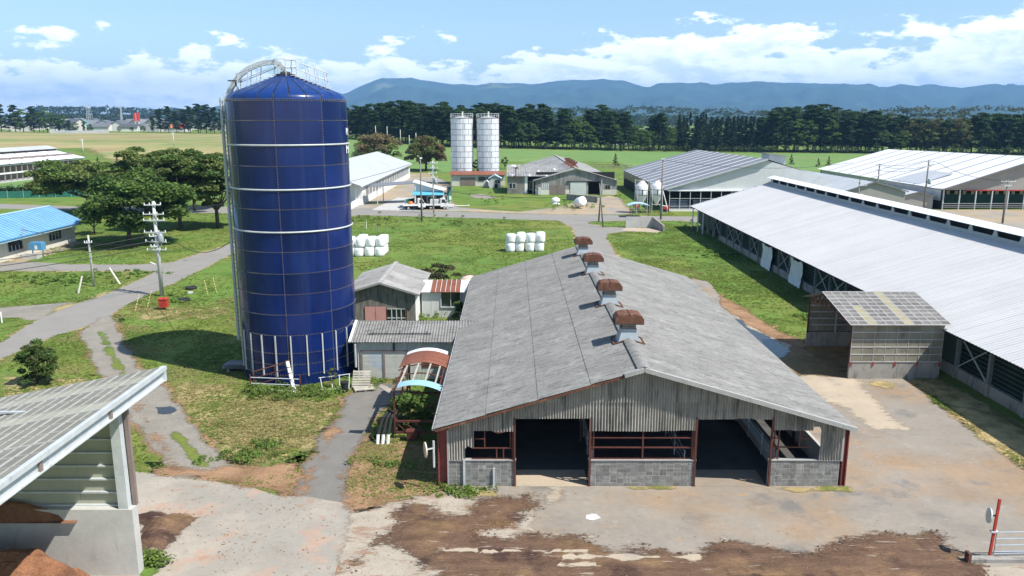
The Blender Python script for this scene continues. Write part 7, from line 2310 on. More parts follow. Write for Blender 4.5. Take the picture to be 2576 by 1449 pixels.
def clump_points(clumps, per, shell=0.55):
    C, K = [], []
    for k, (c, rx, ry, rz_, w) in enumerate(clumps):
        n = max(3, int(per * w))
        d = rng.normal(size=(n, 3))
        d /= np.linalg.norm(d, axis=1)[:, None]
        r = (shell + (1 - shell) * rng.random(n)) ** 0.7
        d[:, 2] = np.where(d[:, 2] < -0.35, -d[:, 2] * 0.5, d[:, 2])
        C.append(np.array(c) + d * r[:, None] * np.array([rx, ry, rz_]))
        K += [k] * n
    return np.concatenate(C), np.array(K)


def leaf_cols(n, K, base, alt, alt_p, dv=0.22, dc=0.22):
    base, alt = np.array(base), np.array(alt)
    nk = K.max() + 1
    kc = 1 + dc * (rng.random(nk) * 2 - 1)
    ka = rng.random(nk) < alt_p
    col = np.where(ka[K][:, None], alt, base)
    m = rng.random(n) < 0.2
    col = np.where(m[:, None], (base + alt) / 2, col)
    return np.clip(col * kc[K][:, None] * (1 + dv * (rng.random(n) * 2 - 1))[:, None], 0.003, 1)


def crown_obj(t, mesh, mat='leaf'):
    return place('crown', mesh, M[mat], t, OFF[t.name])


def trunk_obj(t, segs, mat='bark'):
    m = MB()
    for p, q, r0_, r1_ in segs:
        m.tube(np.array(p) + OFF[t.name], np.array(q) + OFF[t.name], r0_, r1_, 7)
    return m.build('trunk', M[mat], t, True)


def broad_tree(name, label, loc, Hh, R, base, alt, alt_p=0.35, n=9000, leaf=0.17, spread=0.5, trunk_h=0.25, lean=(0, 0), group=None, nclump=46, flat=0.55, tw=0.30):
    t = thing(name, label, 'tree', loc, group)
    segs = [((0, 0, -0.1), (lean[0] * .3, lean[1] * .3, Hh * trunk_h), tw, tw * 0.75)]
    top = np.array([lean[0] * .3, lean[1] * .3, Hh * trunk_h])
    clumps = []
    nl = 7
    for i in range(nl):
        a = 2 * PI * i / nl + random.uniform(-.3, .3)
        rr = R * random.uniform(0.45, 0.75)
        end = np.array([lean[0] + rr * math.cos(a), lean[1] + rr * math.sin(a), Hh * random.uniform(0.50, 0.78)])
        mid = top * 0.5 + end * 0.5 + np.array([0, 0, -0.05 * Hh])
        segs.append((top, mid, tw * 0.5, tw * 0.32))
        segs.append((mid, end, tw * 0.32, tw * 0.10))
        for _ in range(2):
            e2_ = mid + np.array([random.uniform(-1, 1) * R * .35, random.uniform(-1, 1) * R * .35, random.uniform(.1, .3) * Hh])
            segs.append((mid, e2_, tw * 0.2, tw * 0.06))
    for i in range(nclump):
        a = random.uniform(0, 2 * PI)
        q = math.sqrt(random.random())
        rr = R * q * 0.86
        ztop = Hh * (0.97 - (1 - spread) * 0.55 * q ** 2)
        zlow = Hh * (trunk_h + 0.03 + 0.07 * q)
        z = zlow + (ztop - zlow) * random.random() ** 0.55
        s = R * random.uniform(0.17, 0.33)
        clumps.append(((lean[0] + rr * math.cos(a), lean[1] + rr * math.sin(a), z - s * flat * .5), s, s, s * flat, (s / (R * .23)) ** 2))
    C, K = clump_points(clumps, n / nclump, 0.45)
    trunk_obj(t, segs)
    crown_obj(t, quads_mesh('crown', C, leaf * (0.7 + 0.6 * rng.random(len(C))), 0.9, leaf_cols(len(C), K, base, alt, alt_p)))
    return t


GRN, DK, YG, BR = (0.120, 0.190, 0.044), (0.080, 0.142, 0.036), (0.135, 0.185, 0.036), (0.20, 0.150, 0.080)
OL = (0.178, 0.222, 0.064)
gL = 'trees in the clump left of the silo'
p_ = T(267, 618)
broad_tree('maple_tree', 'dark green rounded maple with bare trunk, nearest tree left of the silo', p_ + (3.0, 0, 0), 10.8, 7.2, DK, GRN, 0.45, 17000, 0.25, 0.55, 0.22, (1.2, 0.5), gL, 64, 0.6, 0.34)
p_ = T(232, 537)
broad_tree('cherry_tree', 'wide leaning olive green tree at the left end of the clump beside the cross road', p_, 10.5, 8.2, OL, GRN, 0.4, 15000, 0.26, 0.75, 0.28, (-2.2, 0), gL, 52, 0.42, 0.36)
p_ = T(368, 536)
broad_tree('cherry_tree', 'tall olive green tree at the back of the clump, behind the dark maple', p_, 12.6, 8.0, OL, GRN, 0.4, 15000, 0.27, 0.7, 0.25, (0, 0), gL, 52, 0.45, 0.36)
p_ = T(455, 576)
broad_tree('cherry_tree', 'olive green tree with forked trunk on the lawn, between the dark maple and the silo', p_, 12.4, 6.6, OL, GRN, 0.45, 15000, 0.25, 0.6, 0.24, (-.5, .5), gL, 50, 0.5, 0.34)
p_ = T(548, 574)
broad_tree('cherry_tree', 'olive green tree with dark straight trunk, closest to the blue silo', p_, 12.8, 5.6, OL, DK, 0.4, 15000, 0.25, 0.5, 0.22, (0, 0), gL, 50, 0.5, 0.36)
p_ = T(490, 530)
broad_tree('cherry_tree', 'tall olive green tree at the back of the clump near the silo', p_, 12.8, 7.2, OL, GRN, 0.4, 13000, 0.27, 0.7, 0.25, (0, 0), gL, 46, 0.45, 0.34)
p_ = T(238, 590)
broad_tree('young_tree', 'small bright yellow green tree tucked beside the dark maple', p_, 5.4, 2.5, YG, GRN, 0.3, 3500, 0.15, 0.5, 0.2, (0, 0), None, 22, 0.6, 0.14)
p_ = T(-45, 640)
broad_tree('cherry_tree', 'tree overhanging the blue roofed house at the left edge of the view', p_ + (0, -8, 0), 6.8, 4.4, OL, BR, 0.4, 5000, 0.15, 0.7, 0.3, (0.5, 0), None, 30, 0.4, 0.22)
broad_tree('russet_tree', 'round reddish brown tree behind the white shed roof', np.array([-49.0, 292.0, float(hh(-49, 292))]), 12.0, 9.0, BR, OL, 0.45, 12000, 0.32, 0.3, 0.16, (0, 0), 'reddish brown trees behind the white shed', 54, 0.75, 0.4)
p_ = T(1072, 430)
broad_tree('russet_tree', 'round reddish brown tree with dark trunk left of the white twin silos', p_, 12.2, 6.6, BR, OL, 0.45, 12000, 0.30, 0.3, 0.16, (0, 0), 'reddish brown trees behind the white shed', 54, 0.75, 0.45)
broad_tree('bush', 'brownish green bush behind the narrow link shed', np.array([-7.0, 74.5, 0]), 3.6, 2.4, (0.05, 0.055, 0.022), BR, 0.4, 5000, 0.085, 0.5, 0.08, (0, 0), None, 34, 0.5, 0.12)
broad_tree('bush', 'dark twiggy bush on the grass above the compost shed roof', T(92, 965), 3.5, 1.3, DK, (0.08, 0.10, 0.03), 0.4, 5200, 0.075, 0.2, 0.02, (0.25, 0), None, 44, 0.9, 0.06)
broad_tree('bush', 'leafy green bush growing inside the red cage wagon', np.array([-5.75, 42.2, 0]), 2.0, 1.35, GRN, YG, 0.4, 3200, 0.09, 0.5, 0.05, (0, 0), None, 24, 0.6, 0.05)
broad_tree('climbing_shrub', 'dark green shrub climbing between barn and link shed', np.array([-4.2, 64.6, 0]), 2.2, 1.1, DK, GRN, 0.4, 2200, 0.085, 0.5, 0.05, (0, 0), None, 20, 0.6, 0.06)
broad_tree('tall_weed', 'thin dry seeding weed in front of the silo foot', T(838, 975), 1.5, 0.35, (0.14, 0.13, 0.06), YG, 0.4, 260, 0.05, 0.4, 0.3, (0, 0), None, 9, 0.9, 0.02)
broad_tree('young_tree', 'slim dark tree between the twin silos and the old barn wing', T(1270, 425), 5.0, 1.3, DK, GRN, 0.3, 1500, 0.18, 0.4, 0.1, (0, 0), None, 16, 0.8, 0.1)
broad_tree('climbing_shrub', 'green creeper growing between the white twin silos', np.array([-9.75, 211, 0]), 7.5, 1.1, GRN, YG, 0.4, 1500, 0.18, 0.2, 0.2, (0, 0), None, 18, 0.9, 0.1)


# ------------------------------------------------------------------ conifers of the far tree line
def pine_proto(k, base, alt):
    t = thing('pine_tree', 'x', 'tree', (0, 0, 0))
    Hh = 20.0
    segs = [((0, 0, -.3), (0.2 * math.sin(k), 0.1, Hh * 0.55), 0.32, 0.22), ((0.2 * math.sin(k), 0.1, Hh * 0.55), (0, 0, Hh * 0.95), 0.22, 0.05)]
    clumps = []
    nb = 44
    for i in range(nb):
        z = Hh * (0.14 + 0.84 * ((i + random.random()) / nb) ** 0.85)
        rmax = 4.6 * (1 - 0.66 * max(0, (z / Hh - 0.55) / 0.45)) * (0.5 + 0.5 * min(1, (z / Hh - 0.15) / 0.3))
        a = random.uniform(0, 2 * PI)
        rr = rmax * random.uniform(0.15, 0.95)
        s = random.uniform(1.2, 2.3)
        c = (rr * math.cos(a), rr * math.sin(a), z)
        clumps.append((c, s, s, s * 0.34, s))
        segs.append(((0, 0, z - 0.5 * rr * .5), c, 0.08, 0.03))
    C, K = clump_points(clumps, 62, 0.35)
    trunk_obj(t, segs, 'barkpale')
    crown_obj(t, quads_mesh('crown', C, 0.42 * (0.7 + 0.6 * rng.random(len(C))), 0.9, leaf_cols(len(C), K, base, alt, 0.3, 0.25, 0.25)))
    return t


def spruce_proto(k, base, alt):
    t = thing('spruce_tree', 'x', 'tree', (0, 0, 0))
    Hh = 20.0
    clumps = []
    for i in range(46):
        f = (i + random.random()) / 46
        z = Hh * (0.08 + 0.90 * f)
        rmax = 4.0 * (1 - f) + 0.25
        a = random.uniform(0, 2 * PI)
        rr = rmax * random.uniform(0.3, 0.95)
        s = 0.5 + 1.1 * (1 - f)
        clumps.append(((rr * math.cos(a), rr * math.sin(a), z - 0.25 * rr), s, s, s * 0.5, s))
    C, K = clump_points(clumps, 46, 0.35)
    trunk_obj(t, [((0, 0, -.3), (0, 0, Hh * .97), 0.3, 0.04)])
    crown_obj(t, quads_mesh('crown', C, 0.36 * (0.7 + 0.6 * rng.random(len(C))), 0.6, leaf_cols(len(C), K, base, alt, 0.3, 0.25, 0.22)))
    return t


def round_proto(k, base, alt, nm='broadleaf_tree'):
    t = thing(nm, 'x', 'tree', (0, 0, 0))
    Hh, R = 20.0, 7.0
    clumps = []
    for i in range(46):
        a, q = random.uniform(0, 2 * PI), math.sqrt(random.random())
        z = Hh * (0.16 + (0.80 - 0.38 * q * q) * random.random() ** 0.6)
        s = random.uniform(1.2, 2.3)
        clumps.append(((R * .82 * q * math.cos(a), R * .82 * q * math.sin(a), z), s, s, s * 0.62, s))
    C, K = clump_points(clumps, 40, 0.4)
    trunk_obj(t, [((0, 0, -.3), (0, 0, Hh * .6), 0.35, 0.12)])
    crown_obj(t, quads_mesh('crown', C, 0.42 * (0.7 + 0.6 * rng.random(len(C))), 0.8, leaf_cols(len(C), K, base, alt, 0.35, 0.25, 0.22)))
    return t


PG, PD = (0.056, 0.105, 0.032), (0.030, 0.064, 0.024)
pines = [pine_proto(k, PG if k % 2 else (0.048, 0.096, 0.03), PD) for k in range(5)]
spruces = [spruce_proto(k, (0.018, 0.042, 0.017), (0.026, 0.055, 0.02)) for k in range(3)]
rounds = [round_proto(k, b, a) for k, (b, a) in enumerate(((GRN, DK), (DK, PG), ((0.085, 0.088, 0.035), OL)))]
used_proto = set()
VB_U, VB_V = [820, 880, 1000, 1130, 1400, 1600, 1850, 2100, 2600, 2900], [348, 350, 360, 371, 376, 380, 382, 385, 391, 394]
VT_U = [820, 880, 930, 1000, 1060, 1130, 1240, 1340, 1420, 1500, 1570, 1600, 1660, 1710, 1780, 1860, 1912, 1935, 2000, 2060, 2120, 2180, 2240, 2300, 2400, 2480, 2600, 2900]
VT_V = [268, 272, 262, 256, 258, 263, 262, 264, 268, 266, 274, 284, 286, 285, 284, 290, 292, 274, 267, 265, 274, 278, 283, 292, 296, 284, 287, 290]


def plant_line(u, v_base, v_top, kind, back, jitter=True):
    b = T(u, v_base)
    y = b[1] + back
    x = b[0] * y / b[1]
    d = math.hypot(y, H) * 0.985
    z = float(hh(x, y))
    hgt = H - z + (300 - v_top) * d / F
    hgt = max(5.0, hgt) * (random.uniform(0.86, 1.05) if jitter else 1.0)
    protos = {'p': pines, 's': spruces, 'r': rounds[:2], 'b': rounds[2:]}[kind]
    pr = random.choice(protos)
    lab = {'p': ('pine_tree', 'dark layered pine in the tree line behind the green field', 'pines in the far tree line'),
           's': ('spruce_tree', 'very dark pointed spruce in the tree line behind the green field', 'spruces in the far tree line'),
           'r': ('broadleaf_tree', 'round green broadleaf tree in the tree line behind the fields', 'broadleaf trees in the far tree line'),
           'b': ('broadleaf_tree', 'round olive brown broadleaf tree in the tree line on the right', 'olive broadleaf trees in the far tree line')}[kind]
    place_ = ('at the far left' if u < 240 else 'left of the blue silo' if u < 800 else 'behind the white shed' if u < 1125 else 'behind the twin silos' if u < 1420
              else 'behind the striped barn' if u < 1720 else 'behind the tower block' if u < 1960 else 'left of the white roof' if u < 2200 else 'behind the white roof')
    rank = 'front' if back < 9 else 'rear'
    lab = (lab[0], '%s, %s of the tree line %s' % ({'p': 'dark layered pine', 's': 'very dark pointed spruce', 'r': 'round green broadleaf tree', 'b': 'olive brown broadleaf tree'}[kind], rank, place_), lab[2])
    s = hgt / 20.0
    w = s * random.uniform(0.9, 1.15)
    if pr.name in used_proto:
        o = dup(pr, (x, y, z), random.uniform(0, 6.28), lab[1], lab[2], (w, w, s))
    else:
        o = pr
        used_proto.add(pr.name)
        o.location, o.rotation_euler, o.scale = (x, y, z), (0, 0, random.uniform(0, 6.28)), (w, w, s)
        o['label'], o['group'] = lab[1], lab[2]
    return o


u = 826.0
while u < 2720:
    vb = np.interp(u, VB_U, VB_V)
    vt = np.interp(u, VT_U, VT_V)
    kind = 'p'
    if 1690 < u < 1915:
        kind = 's'
    elif 1585 < u <= 1690:
        kind = random.choice('sppr')
    elif 1370 < u <= 1585:
        kind = random.choice('pppr')
    elif 2250 < u < 2430:
        kind = random.choice('bbp')
    for row in range(4):
        uu_ = u + random.uniform(-8, 8)
        k2 = kind
        if kind == 'p' and row == 0 and random.random() < 0.25:
            k2 = 'r'
        plant_line(uu_, vb, vt + (0 if row == 1 else random.uniform(0, 16)) + (26 if k2 == 'r' else 0), k2, 4 + row * 9 + random.uniform(-2, 3))
    u += 22 if kind != 's' else 19
# left tree groups
for u, vt, kind in ((-40, 262, 'p'), (-20, 264, 'r'), (4, 262, 'p'), (40, 264, 'p'), (24, 285, 'r'), (60, 272, 'r'), (86, 268, 'p'), (100, 274, 'r'), (120, 272, 'r'), (140, 280, 'r'), (158, 286, 'r'), (50, 300, 'r'), (80, 305, 'p'), (110, 300, 'r'), (150, 306, 'p'), (175, 302, 'p'), (190, 306, 'r'), (212, 306, 'p'), (228, 310, 'r'),
                   (385, 292, 'p'), (405, 275, 'p'), (425, 268, 'p'), (445, 280, 'p'), (465, 275, 'p'), (480, 268, 'p'), (500, 262, 'p'), (520, 264, 'p'), (540, 270, 'p'), (560, 274, 'p'), (578, 268, 'p'), (600, 270, 'p'), (640, 268, 'p'), (450, 298, 'r'), (475, 300, 'p'), (505, 296, 'r'), (530, 298, 'p'), (556, 300, 'r'), (415, 306, 'r'), (360, 314, 'r'), (332, 318, 'r'), (300, 322, 'r'), (680, 268, 'p'), (720, 268, 'p'), (760, 268, 'p')):
    plant_line(u, np.interp(u, [-40, 0, 160, 300, 574, 800], [331, 332, 334, 333, 336, 347]), vt, kind, random.uniform(3, 14), False)
for pr in pines + spruces + rounds:
    if pr.name not in used_proto:
        pr.location = (-300 - 10 * random.random(), 640, 7)
        pr['label'], pr['group'] = 'dark layered pine in the tree line behind the green field', 'pines in the far tree line'

# small conical trees at the edge of the meadow
ct = None
for (u, v, hgt, lab) in ((1548, 418, 4.6, 'small cone shaped conifer beside the timber rail fence'), (2058, 420, 3.2, 'small cone shaped conifer by the white roof, left of the pair'), (2084, 417, 3.6, 'small cone shaped conifer by the white roof, right of the pair'), (1990, 414, 4.0, 'small dark conifer beside the pale tower block'),
                         (248, 424, 3.8, 'small cone shaped conifer in the meadow behind the tree clump, left of the pair'), (296, 418, 3.6, 'small cone shaped conifer in the meadow behind the tree clump, right of the pair')):
    b = T(u, v)
    o = dup(spruces[0], b, random.random() * 6, lab, None, (hgt / 20 * 1.5, hgt / 20 * 1.5, hgt / 20))
    if 'group' in o:
        del o['group']
for u in (1632, 1676, 1730, 1752, 1785, 1842, 1905, 1560):
    b = T(u, np.interp(u, VB_U, VB_V) + 1.5)
    dup(spruces[1], b, random.random() * 6, 'little bright conifer along the far edge of the green field', 'little conifers along the field edge', (0.30, 0.30, 0.23))


# ------------------------------------------------------------------ masses nobody can count
def bushes_stuff(name, pts, r, h, base, alt, per, leaf, dens_h=0.6):
    clumps = [((x, y, z + h_ * dens_h), r_, r_, h_ * 0.6, 1.0) for (x, y, z), r_, h_ in pts]
    C, K = clump_points(clumps, per, 0.4)
    o = place(name, quads_mesh(name, C, leaf * (0.7 + 0.6 * rng.random(len(C))), 0.9, leaf_cols(len(C), K, base, alt, 0.4, 0.25, 0.25)), M['leaf'])
    o['kind'] = 'stuff'
    return o


pts = []
for k in range(300):
    u = random.uniform(840, 2720)
    b = T(u, np.interp(u, VB_U, VB_V) + 1)
    pts.append((b + np.array([0, random.uniform(0, 6), 0]), random.uniform(1.2, 2.4), random.uniform(1.5, 4.0)))
for k in range(420):
    u = random.uniform(840, 2720)
    b = T(u, np.interp(u, VB_U, VB_V) + 1)
    pts.append((b * np.array([1, 1, 1]) + np.array([0, random.uniform(12, 34), 0]), random.uniform(1.8, 3.4), random.uniform(5.0, 9.5)))
bushes_stuff('undergrowth', pts, 0, 0, (0.060, 0.092, 0.035), (0.036, 0.066, 0.024), 34, 0.38)
pts = []
for k in range(130):
    u = random.uniform(-60, 232)
    a = T(u, 495 - 0.02 * u)
    pts.append((a + np.array([0, random.uniform(-.4, .4), 0]), random.uniform(.8, 1.2), random.uniform(1.7, 2.5)))
bushes_stuff('hedge', pts, 0, 0, (0.045, 0.09, 0.03), (0.03, 0.075, 0.045), 60, 0.16)
net_fence('net_fence', 'green netting fence along the hedge at the far left', [tuple(T(u, 499 - 0.02 * u)) for u in (-60, -20, 20, 60, 100, 140, 180, 225)], 1.5, M['greennet'])


def far_forest(name, us, vtops, dist, depth, seed, base, alt, nt=420, blob=7.0, leaf=2.2):
    pts = []
    for k in range(nt):
        u = random.uniform(us[0], us[-1])
        y = dist + depth * random.random()
        zt = Y(u, np.interp(u, us, vtops), dist)[2]
        frac = (y - dist) / depth
        x = (u - 1288) / F * y
        z = max(2.0, zt * (0.35 + 0.65 * frac)) - 2
        pts.append(((x, y, z * (y / dist) if frac > .6 else z), blob * random.uniform(.7, 1.3), blob * random.uniform(.8, 1.6)))
        if random.random() < .5:
            pts.append(((x, y, z * .4), blob, blob * 1.4))
    return bushes_stuff(name, pts, 0, 0, base, alt, 26, leaf, 0.3)


far_forest('far_forest', [1330, 1400, 1500, 1600, 1650, 1720, 1800, 1900, 1960], [286, 280, 284, 277, 274, 280, 284, 288, 291], 1150, 350, 1, (0.035, 0.065, 0.028), (0.06, 0.085, 0.04), 420, 7, 2.0)
far_forest('far_forest', [100, 200, 260, 330, 400, 470, 560], [279, 276, 278, 279, 281, 286, 292], 1500, 500, 2, (0.03, 0.058, 0.026), (0.055, 0.08, 0.036), 480, 9, 2.6)
far_forest('far_forest', [-200, 0, 160, 260, 400, 600], [296, 295, 293, 293, 294, 296], 1020, 120, 3, (0.035, 0.065, 0.03), (0.07, 0.085, 0.04), 160, 5, 1.8)
far_forest('far_forest', [1900, 2100, 2250, 2400, 2600, 2900], [292, 290, 289, 286, 286, 290], 700, 250, 4, (0.05, 0.07, 0.03), (0.07, 0.085, 0.035), 420, 6, 1.6)
far_forest('far_forest', [800, 1000, 1200, 1400], [284, 284, 286, 288], 1300, 250, 5, (0.035, 0.06, 0.028), (0.05, 0.08, 0.035), 200, 8, 2.4)

# ------------------------------------------------------------------ grass
KEEP_OUT = [FIELDS[k] for k in ('road', 'dirt_track', 'asphalt_path', 'yard', 'concrete_road', 'pale_concrete', 'farmyard_dirt', 'gravel_apron', 'soil_spill', 'wet_litter', 'worn_concrete', 'loading_slab')]
BOXES = [(-3.6, 15.9, 34, 70), (-10.4, -3.5, 50.3, 55), (-13.8, -8, 63.9, 72.6), (-8, -3.3, 67, 69), (29.6, 60, 28, 126), (22.4, 28.6, 50.3, 58.4), (-72, -62, 77, 112), (-26, -13.9, 10, 27.4)]


def grass_stuff(name, x0, x1, y0, y1, n, hgt, wid, seed, dry=0.25, region=None, dense=None):
    r = np.random.default_rng(seed)
    x = x0 + (x1 - x0) * r.random(n)
    y = y0 + (y1 - y0) * r.random(n)
    ok = np.ones(n, bool)
    for f in KEEP_OUT:
        ok &= ~(f(x, y) > 0.02)
    for (a, b, c, d) in BOXES:
        ok &= ~((x > a) & (x < b) & (y > c) & (y < d))
    ok &= (x + 14.65) ** 2 + (y - 52.8) ** 2 > 3.85 ** 2
    cl = fbm(x * 0.55, y * 0.55, seed + 1, 4) + 0.6 * fbm(x * 0.12, y * 0.12, seed + 2, 3)
    ok &= (cl + 0.38 * (r.random(n) - 0.5)) > -0.05
    if region is not None:
        ok &= region(x, y) > 0
    x, y, cl = x[ok], y[ok], cl[ok]
    m = len(x)
    C, A, Hs = [], [], []
    V_, Cc = [], []
    tuft = fbm(x * 0.9, y * 0.9, seed + 5, 3)
    hs = hgt * (0.55 + 0.9 * r.random(m)) * (1 + 1.2 * np.clip(tuft, -.3, .5))
    dryv = np.clip((fbm(x * 0.35, y * 0.35, seed + 7, 4) + dry - 0.25) * 5, 0, 1)
    for k in range(3):
        a = r.random(m) * 2 * PI
        ln = 0.55 + 0.5 * r.random(m)
        dx, dy = np.cos(a), np.sin(a)
        w = wid * (0.7 + 0.6 * r.random(m))
        z = hh(x, y)
        p0 = np.stack([x - dy * w, y + dx * w, z], 1)
        p1 = np.stack([x + dy * w, y - dx * w, z], 1)
        p2 = np.stack([x + dx * hs * ln * 2.2, y + dy * hs * ln * 2.2, z + hs * 0.6], 1)
        V_.append(np.stack([p0, p1, p2], 1))
        g1, g2, d1_ = np.array([0.115, 0.185, 0.032]), np.array([0.165, 0.215, 0.045]), np.array([0.30, 0.25, 0.11])
        c = g1 + (g2 - g1) * r.random((m, 1))
        c = c * (1 - dryv[:, None] * 0.85) + d1_ * dryv[:, None] * 0.85
        c = c * (0.75 + 0.5 * r.random((m, 1)))
        Cc.append(c)
    V_ = np.concatenate(V_).reshape(-1, 3)
    Cc = np.concatenate(Cc)
    nt_ = len(Cc)
    me = bpy.data.meshes.new(name)
    me.vertices.add(3 * nt_)
    me.loops.add(3 * nt_)
    me.polygons.add(nt_)
    me.vertices.foreach_set('co', V_.ravel())
    me.loops.foreach_set('vertex_index', np.arange(3 * nt_, dtype=np.int32))
    me.polygons.foreach_set('loop_start', np.arange(0, 3 * nt_, 3, dtype=np.int32))
    me.update(calc_edges=True)
    at = me.color_attributes.new('Col', 'FLOAT_COLOR', 'POINT')
    c4_ = np.ones((nt_, 4))
    c4_[:, :3] = Cc
    at.data.foreach_set('color', np.repeat(c4_, 3, axis=0).ravel())
    o = place(name, me, M['grassblade'])
    o['kind'] = 'stuff'
    return o


grass_stuff('grass', -48, -3.4, 29, 75, 90000, 0.085, 0.045, 71, 0.28)
grass_stuff('grass', -85, 30, 72, 150, 110000, 0.10, 0.075, 72, 0.15)
grass_stuff('grass', 14, 30, 56, 128, 26000, 0.11, 0.05, 73, 0.18)
dg_f = field_fn([survey([(330, 780), (410, 770), (570, 780), (420, 810)]), survey([(430, 960), (650, 1000), (850, 1012), (790, 1100), (640, 1170), (500, 1060)]), survey([(900, 1120), (1060, 1090), (1110, 1215), (990, 1240), (880, 1230)])], 0.8, 0.6, 74)
grass_stuff('straw_grass', -34, -3, 33, 76, 90000, 0.10, 0.04, 75, 0.75, dg_f)
ws_f = field_fn([survey([(2290, 962), (2345, 948), (2576, 1075), (2900, 1260), (2900, 1420), (2576, 1180), (2380, 1030)])], 0.4, 0.8, 76)
KO, KEEP_OUT = KEEP_OUT, []
grass_stuff('straw_blades', 24, 31, 28, 52, 26000, 0.14, 0.05, 77, 0.45, ws_f)
KEEP_OUT = KO


def weeds(spots, name, base, alt, leaf=0.07, per=70):
    pts = []
    for u, v, ru, n, h_ in spots:
        for k in range(n):
            b = T(u + random.gauss(0, ru), v + random.gauss(0, 7))
            pts.append((b, random.uniform(.2, .5), h_ * random.uniform(.5, 1.2)))
    return bushes_stuff(name, pts, 0, 0, base, alt, per, leaf, 0.45)


weeds([(690, 995, 40, 46, 0.6), (800, 990, 30, 26, 0.45), (640, 980, 8, 10, 0.4), (1100, 788, 22, 34, 0.8), (1140, 785, 14, 22, 1.0), (1075, 800, 12, 12, 0.6), (968, 962, 26, 14, 0.3), (1120, 1225, 14, 10, 0.25), (600, 1150, 50, 26, 0.3), (680, 1125, 30, 18, 0.3), (380, 1415, 16, 26, 0.4), (1160, 1238, 40, 20, 0.16), (1000, 1170, 40, 16, 0.25)],
      'weeds', (0.13, 0.21, 0.042), (0.17, 0.22, 0.055), 0.06, 36)
weeds([(140, 703, 70, 60, 0.3), (330, 690, 40, 22, 0.25), (440, 752, 15, 14, 0.3), (350, 545, 30, 16, 0.5), (1000, 553, 80, 40, 0.4), (1180, 563, 40, 20, 0.4), (2070, 800, 40, 30, 0.3), (1850, 640, 60, 40, 0.35), (1750, 570, 20, 12, 0.5), (1245, 505, 30, 14, 0.5), (1300, 478, 30, 30, 0.7), (1560, 492, 8, 6, 0.6), (1420, 520, 40, 24, 0.8), (1470, 515, 20, 14, 0.8)],
      'weeds', (0.13, 0.22, 0.042), (0.17, 0.25, 0.06), 0.12, 26)
# ================================================================== utility poles, wires and small things
def pole(label, base, top_z, mat, arms=(), r=0.15, group='utility poles', transformer=False, lean=(0, 0), dirx=1.0, lamp=False):
    t = thing('utility_pole', label, 'utility pole', base, group)
    b = np.array(base, float)
    tp = b + np.array([lean[0], lean[1], top_z])
    MB().tube(b, tp, r, r * 0.68, 10).build('shaft', mat, t, True)
    ends = []
    for z, hw, ang in arms:
        c = b + (tp - b) * (z / top_z)
        d = np.array([math.cos(ang), math.sin(ang), 0.0])
        am = MB().beam(c - d * hw - (0, r + .03, 0), c + d * hw - (0, r + .03, 0), 0.10, 0.10).build('crossarm', M['galvflat'], t)
        for s in (-0.95, -0.35, 0.35, 0.95):
            q = c + d * hw * s - (0, r + .03, 0)
            MB().tube(q, q + (0, 0, 0.22), 0.06, 0.045, 6).build('insulator', M['white'], am)
        ends.append((c - d * hw * .95 + (0, -r, .22), c + d * hw * .95 + (0, -r, .22)))
    if transformer:
        z = top_z * 0.58
        c = b + (tp - b) * 0.58 + np.array([0.45, -0.1, 0])
        MB().lathe([(0.26, 0), (0.28, 0.1), (0.28, 0.75), (0.2, 0.85), (0, 0.86)], c, 12).build('transformer', M['lead'], t, True)
        MB().box(c[0] - .7, c[1] - .05, c[2] - .1, c[0] + .5, c[1] + .05, c[2]).build('platform', M['galvflat'], t)
    if lamp:
        MB().box(tp[0] - .1, tp[1] - .1, tp[2], tp[0] + .3, tp[1] + .1, tp[2] + .3).build('lamp', M['white'], t)
    return t, ends


def htop(u, v, y):
    return float(Y(u, v, y)[2])


b = T(408, 745)
big, be = pole('tall concrete utility pole with many crossarms beside the farm road, left of the blue silo', b, htop(388, 506, b[1]), M['poleconc'],
               [(9.0, .75, .3), (8.1, 1.0, 0), (7.5, 1.0, .05), (6.35, 1.05, 0), (6.0, .55, .6), (5.45, 1.0, 0), (5.0, .5, .6), (4.65, 0.9, .1)], 0.21, None, True)
MB().tube(b + (-.3, -.2, 3.2), b + (-.75, -.25, 3.45), 0.05).build('street_lamp', M['white'], big)
bs_ = T(236, 720)
sm, se = pole('thin grey concrete pole on the lawn between road and house', bs_, htop(221, 592, bs_[1]), M['poleconc'], [(4.6, 0.35, 0.2)], 0.12, None)
for a, c, lab in (((197, 738), (206, 697), 'leaning cream stay post on the lawn left of the thin pole'), ((302, 715), (278, 682), 'leaning cream stay post on the lawn right of the thin pole')):
    p, q = T(*a), T(*a) + np.array([0.4 if a[0] < 250 else -1.1, 0.3, 1.7])
    g = thing('stay_post', lab, 'post', p, 'cream stay posts by the thin pole')
    MB().tube(p, q, 0.09, 0.09, 8).build('stay_cover', M['cream'], g)
for k, (a, c) in enumerate((((340, 782), (349, 752)), ((371, 772), (380, 752)), ((523, 742), (502, 712)), ((545, 736), (522, 708)))):
    p, q2 = T(*a), T(*c)
    q = p + np.array([0.25 if k < 2 else -0.5, 0.6, 1.5])
    g = thing('guy_guard', 'dashed yellow guy wire guard by the tall pole, %s' % ('leftmost, before the road', 'second from the left, before the road', 'third from the left, by the tyres', 'rightmost, by the tyres')[k], 'guy guard', p, 'yellow guy wire guards')
    p, q = np.array(p), np.array(q)
    for s in range(6):
        MB().tube(p + (q - p) * (s / 6), p + (q - p) * ((s + .6) / 6), 0.035, 0.035, 6).build('guard_band', M['yellow'], g)
tm = M['polewood']
pole('bare dark timber pole with a white lamp on top, left of the hut window', T(1061, 557), htop(1061, 400, T(1061, 557)[1]), tm, [], 0.15, None, lamp=True)
b2 = T(1091, 537)
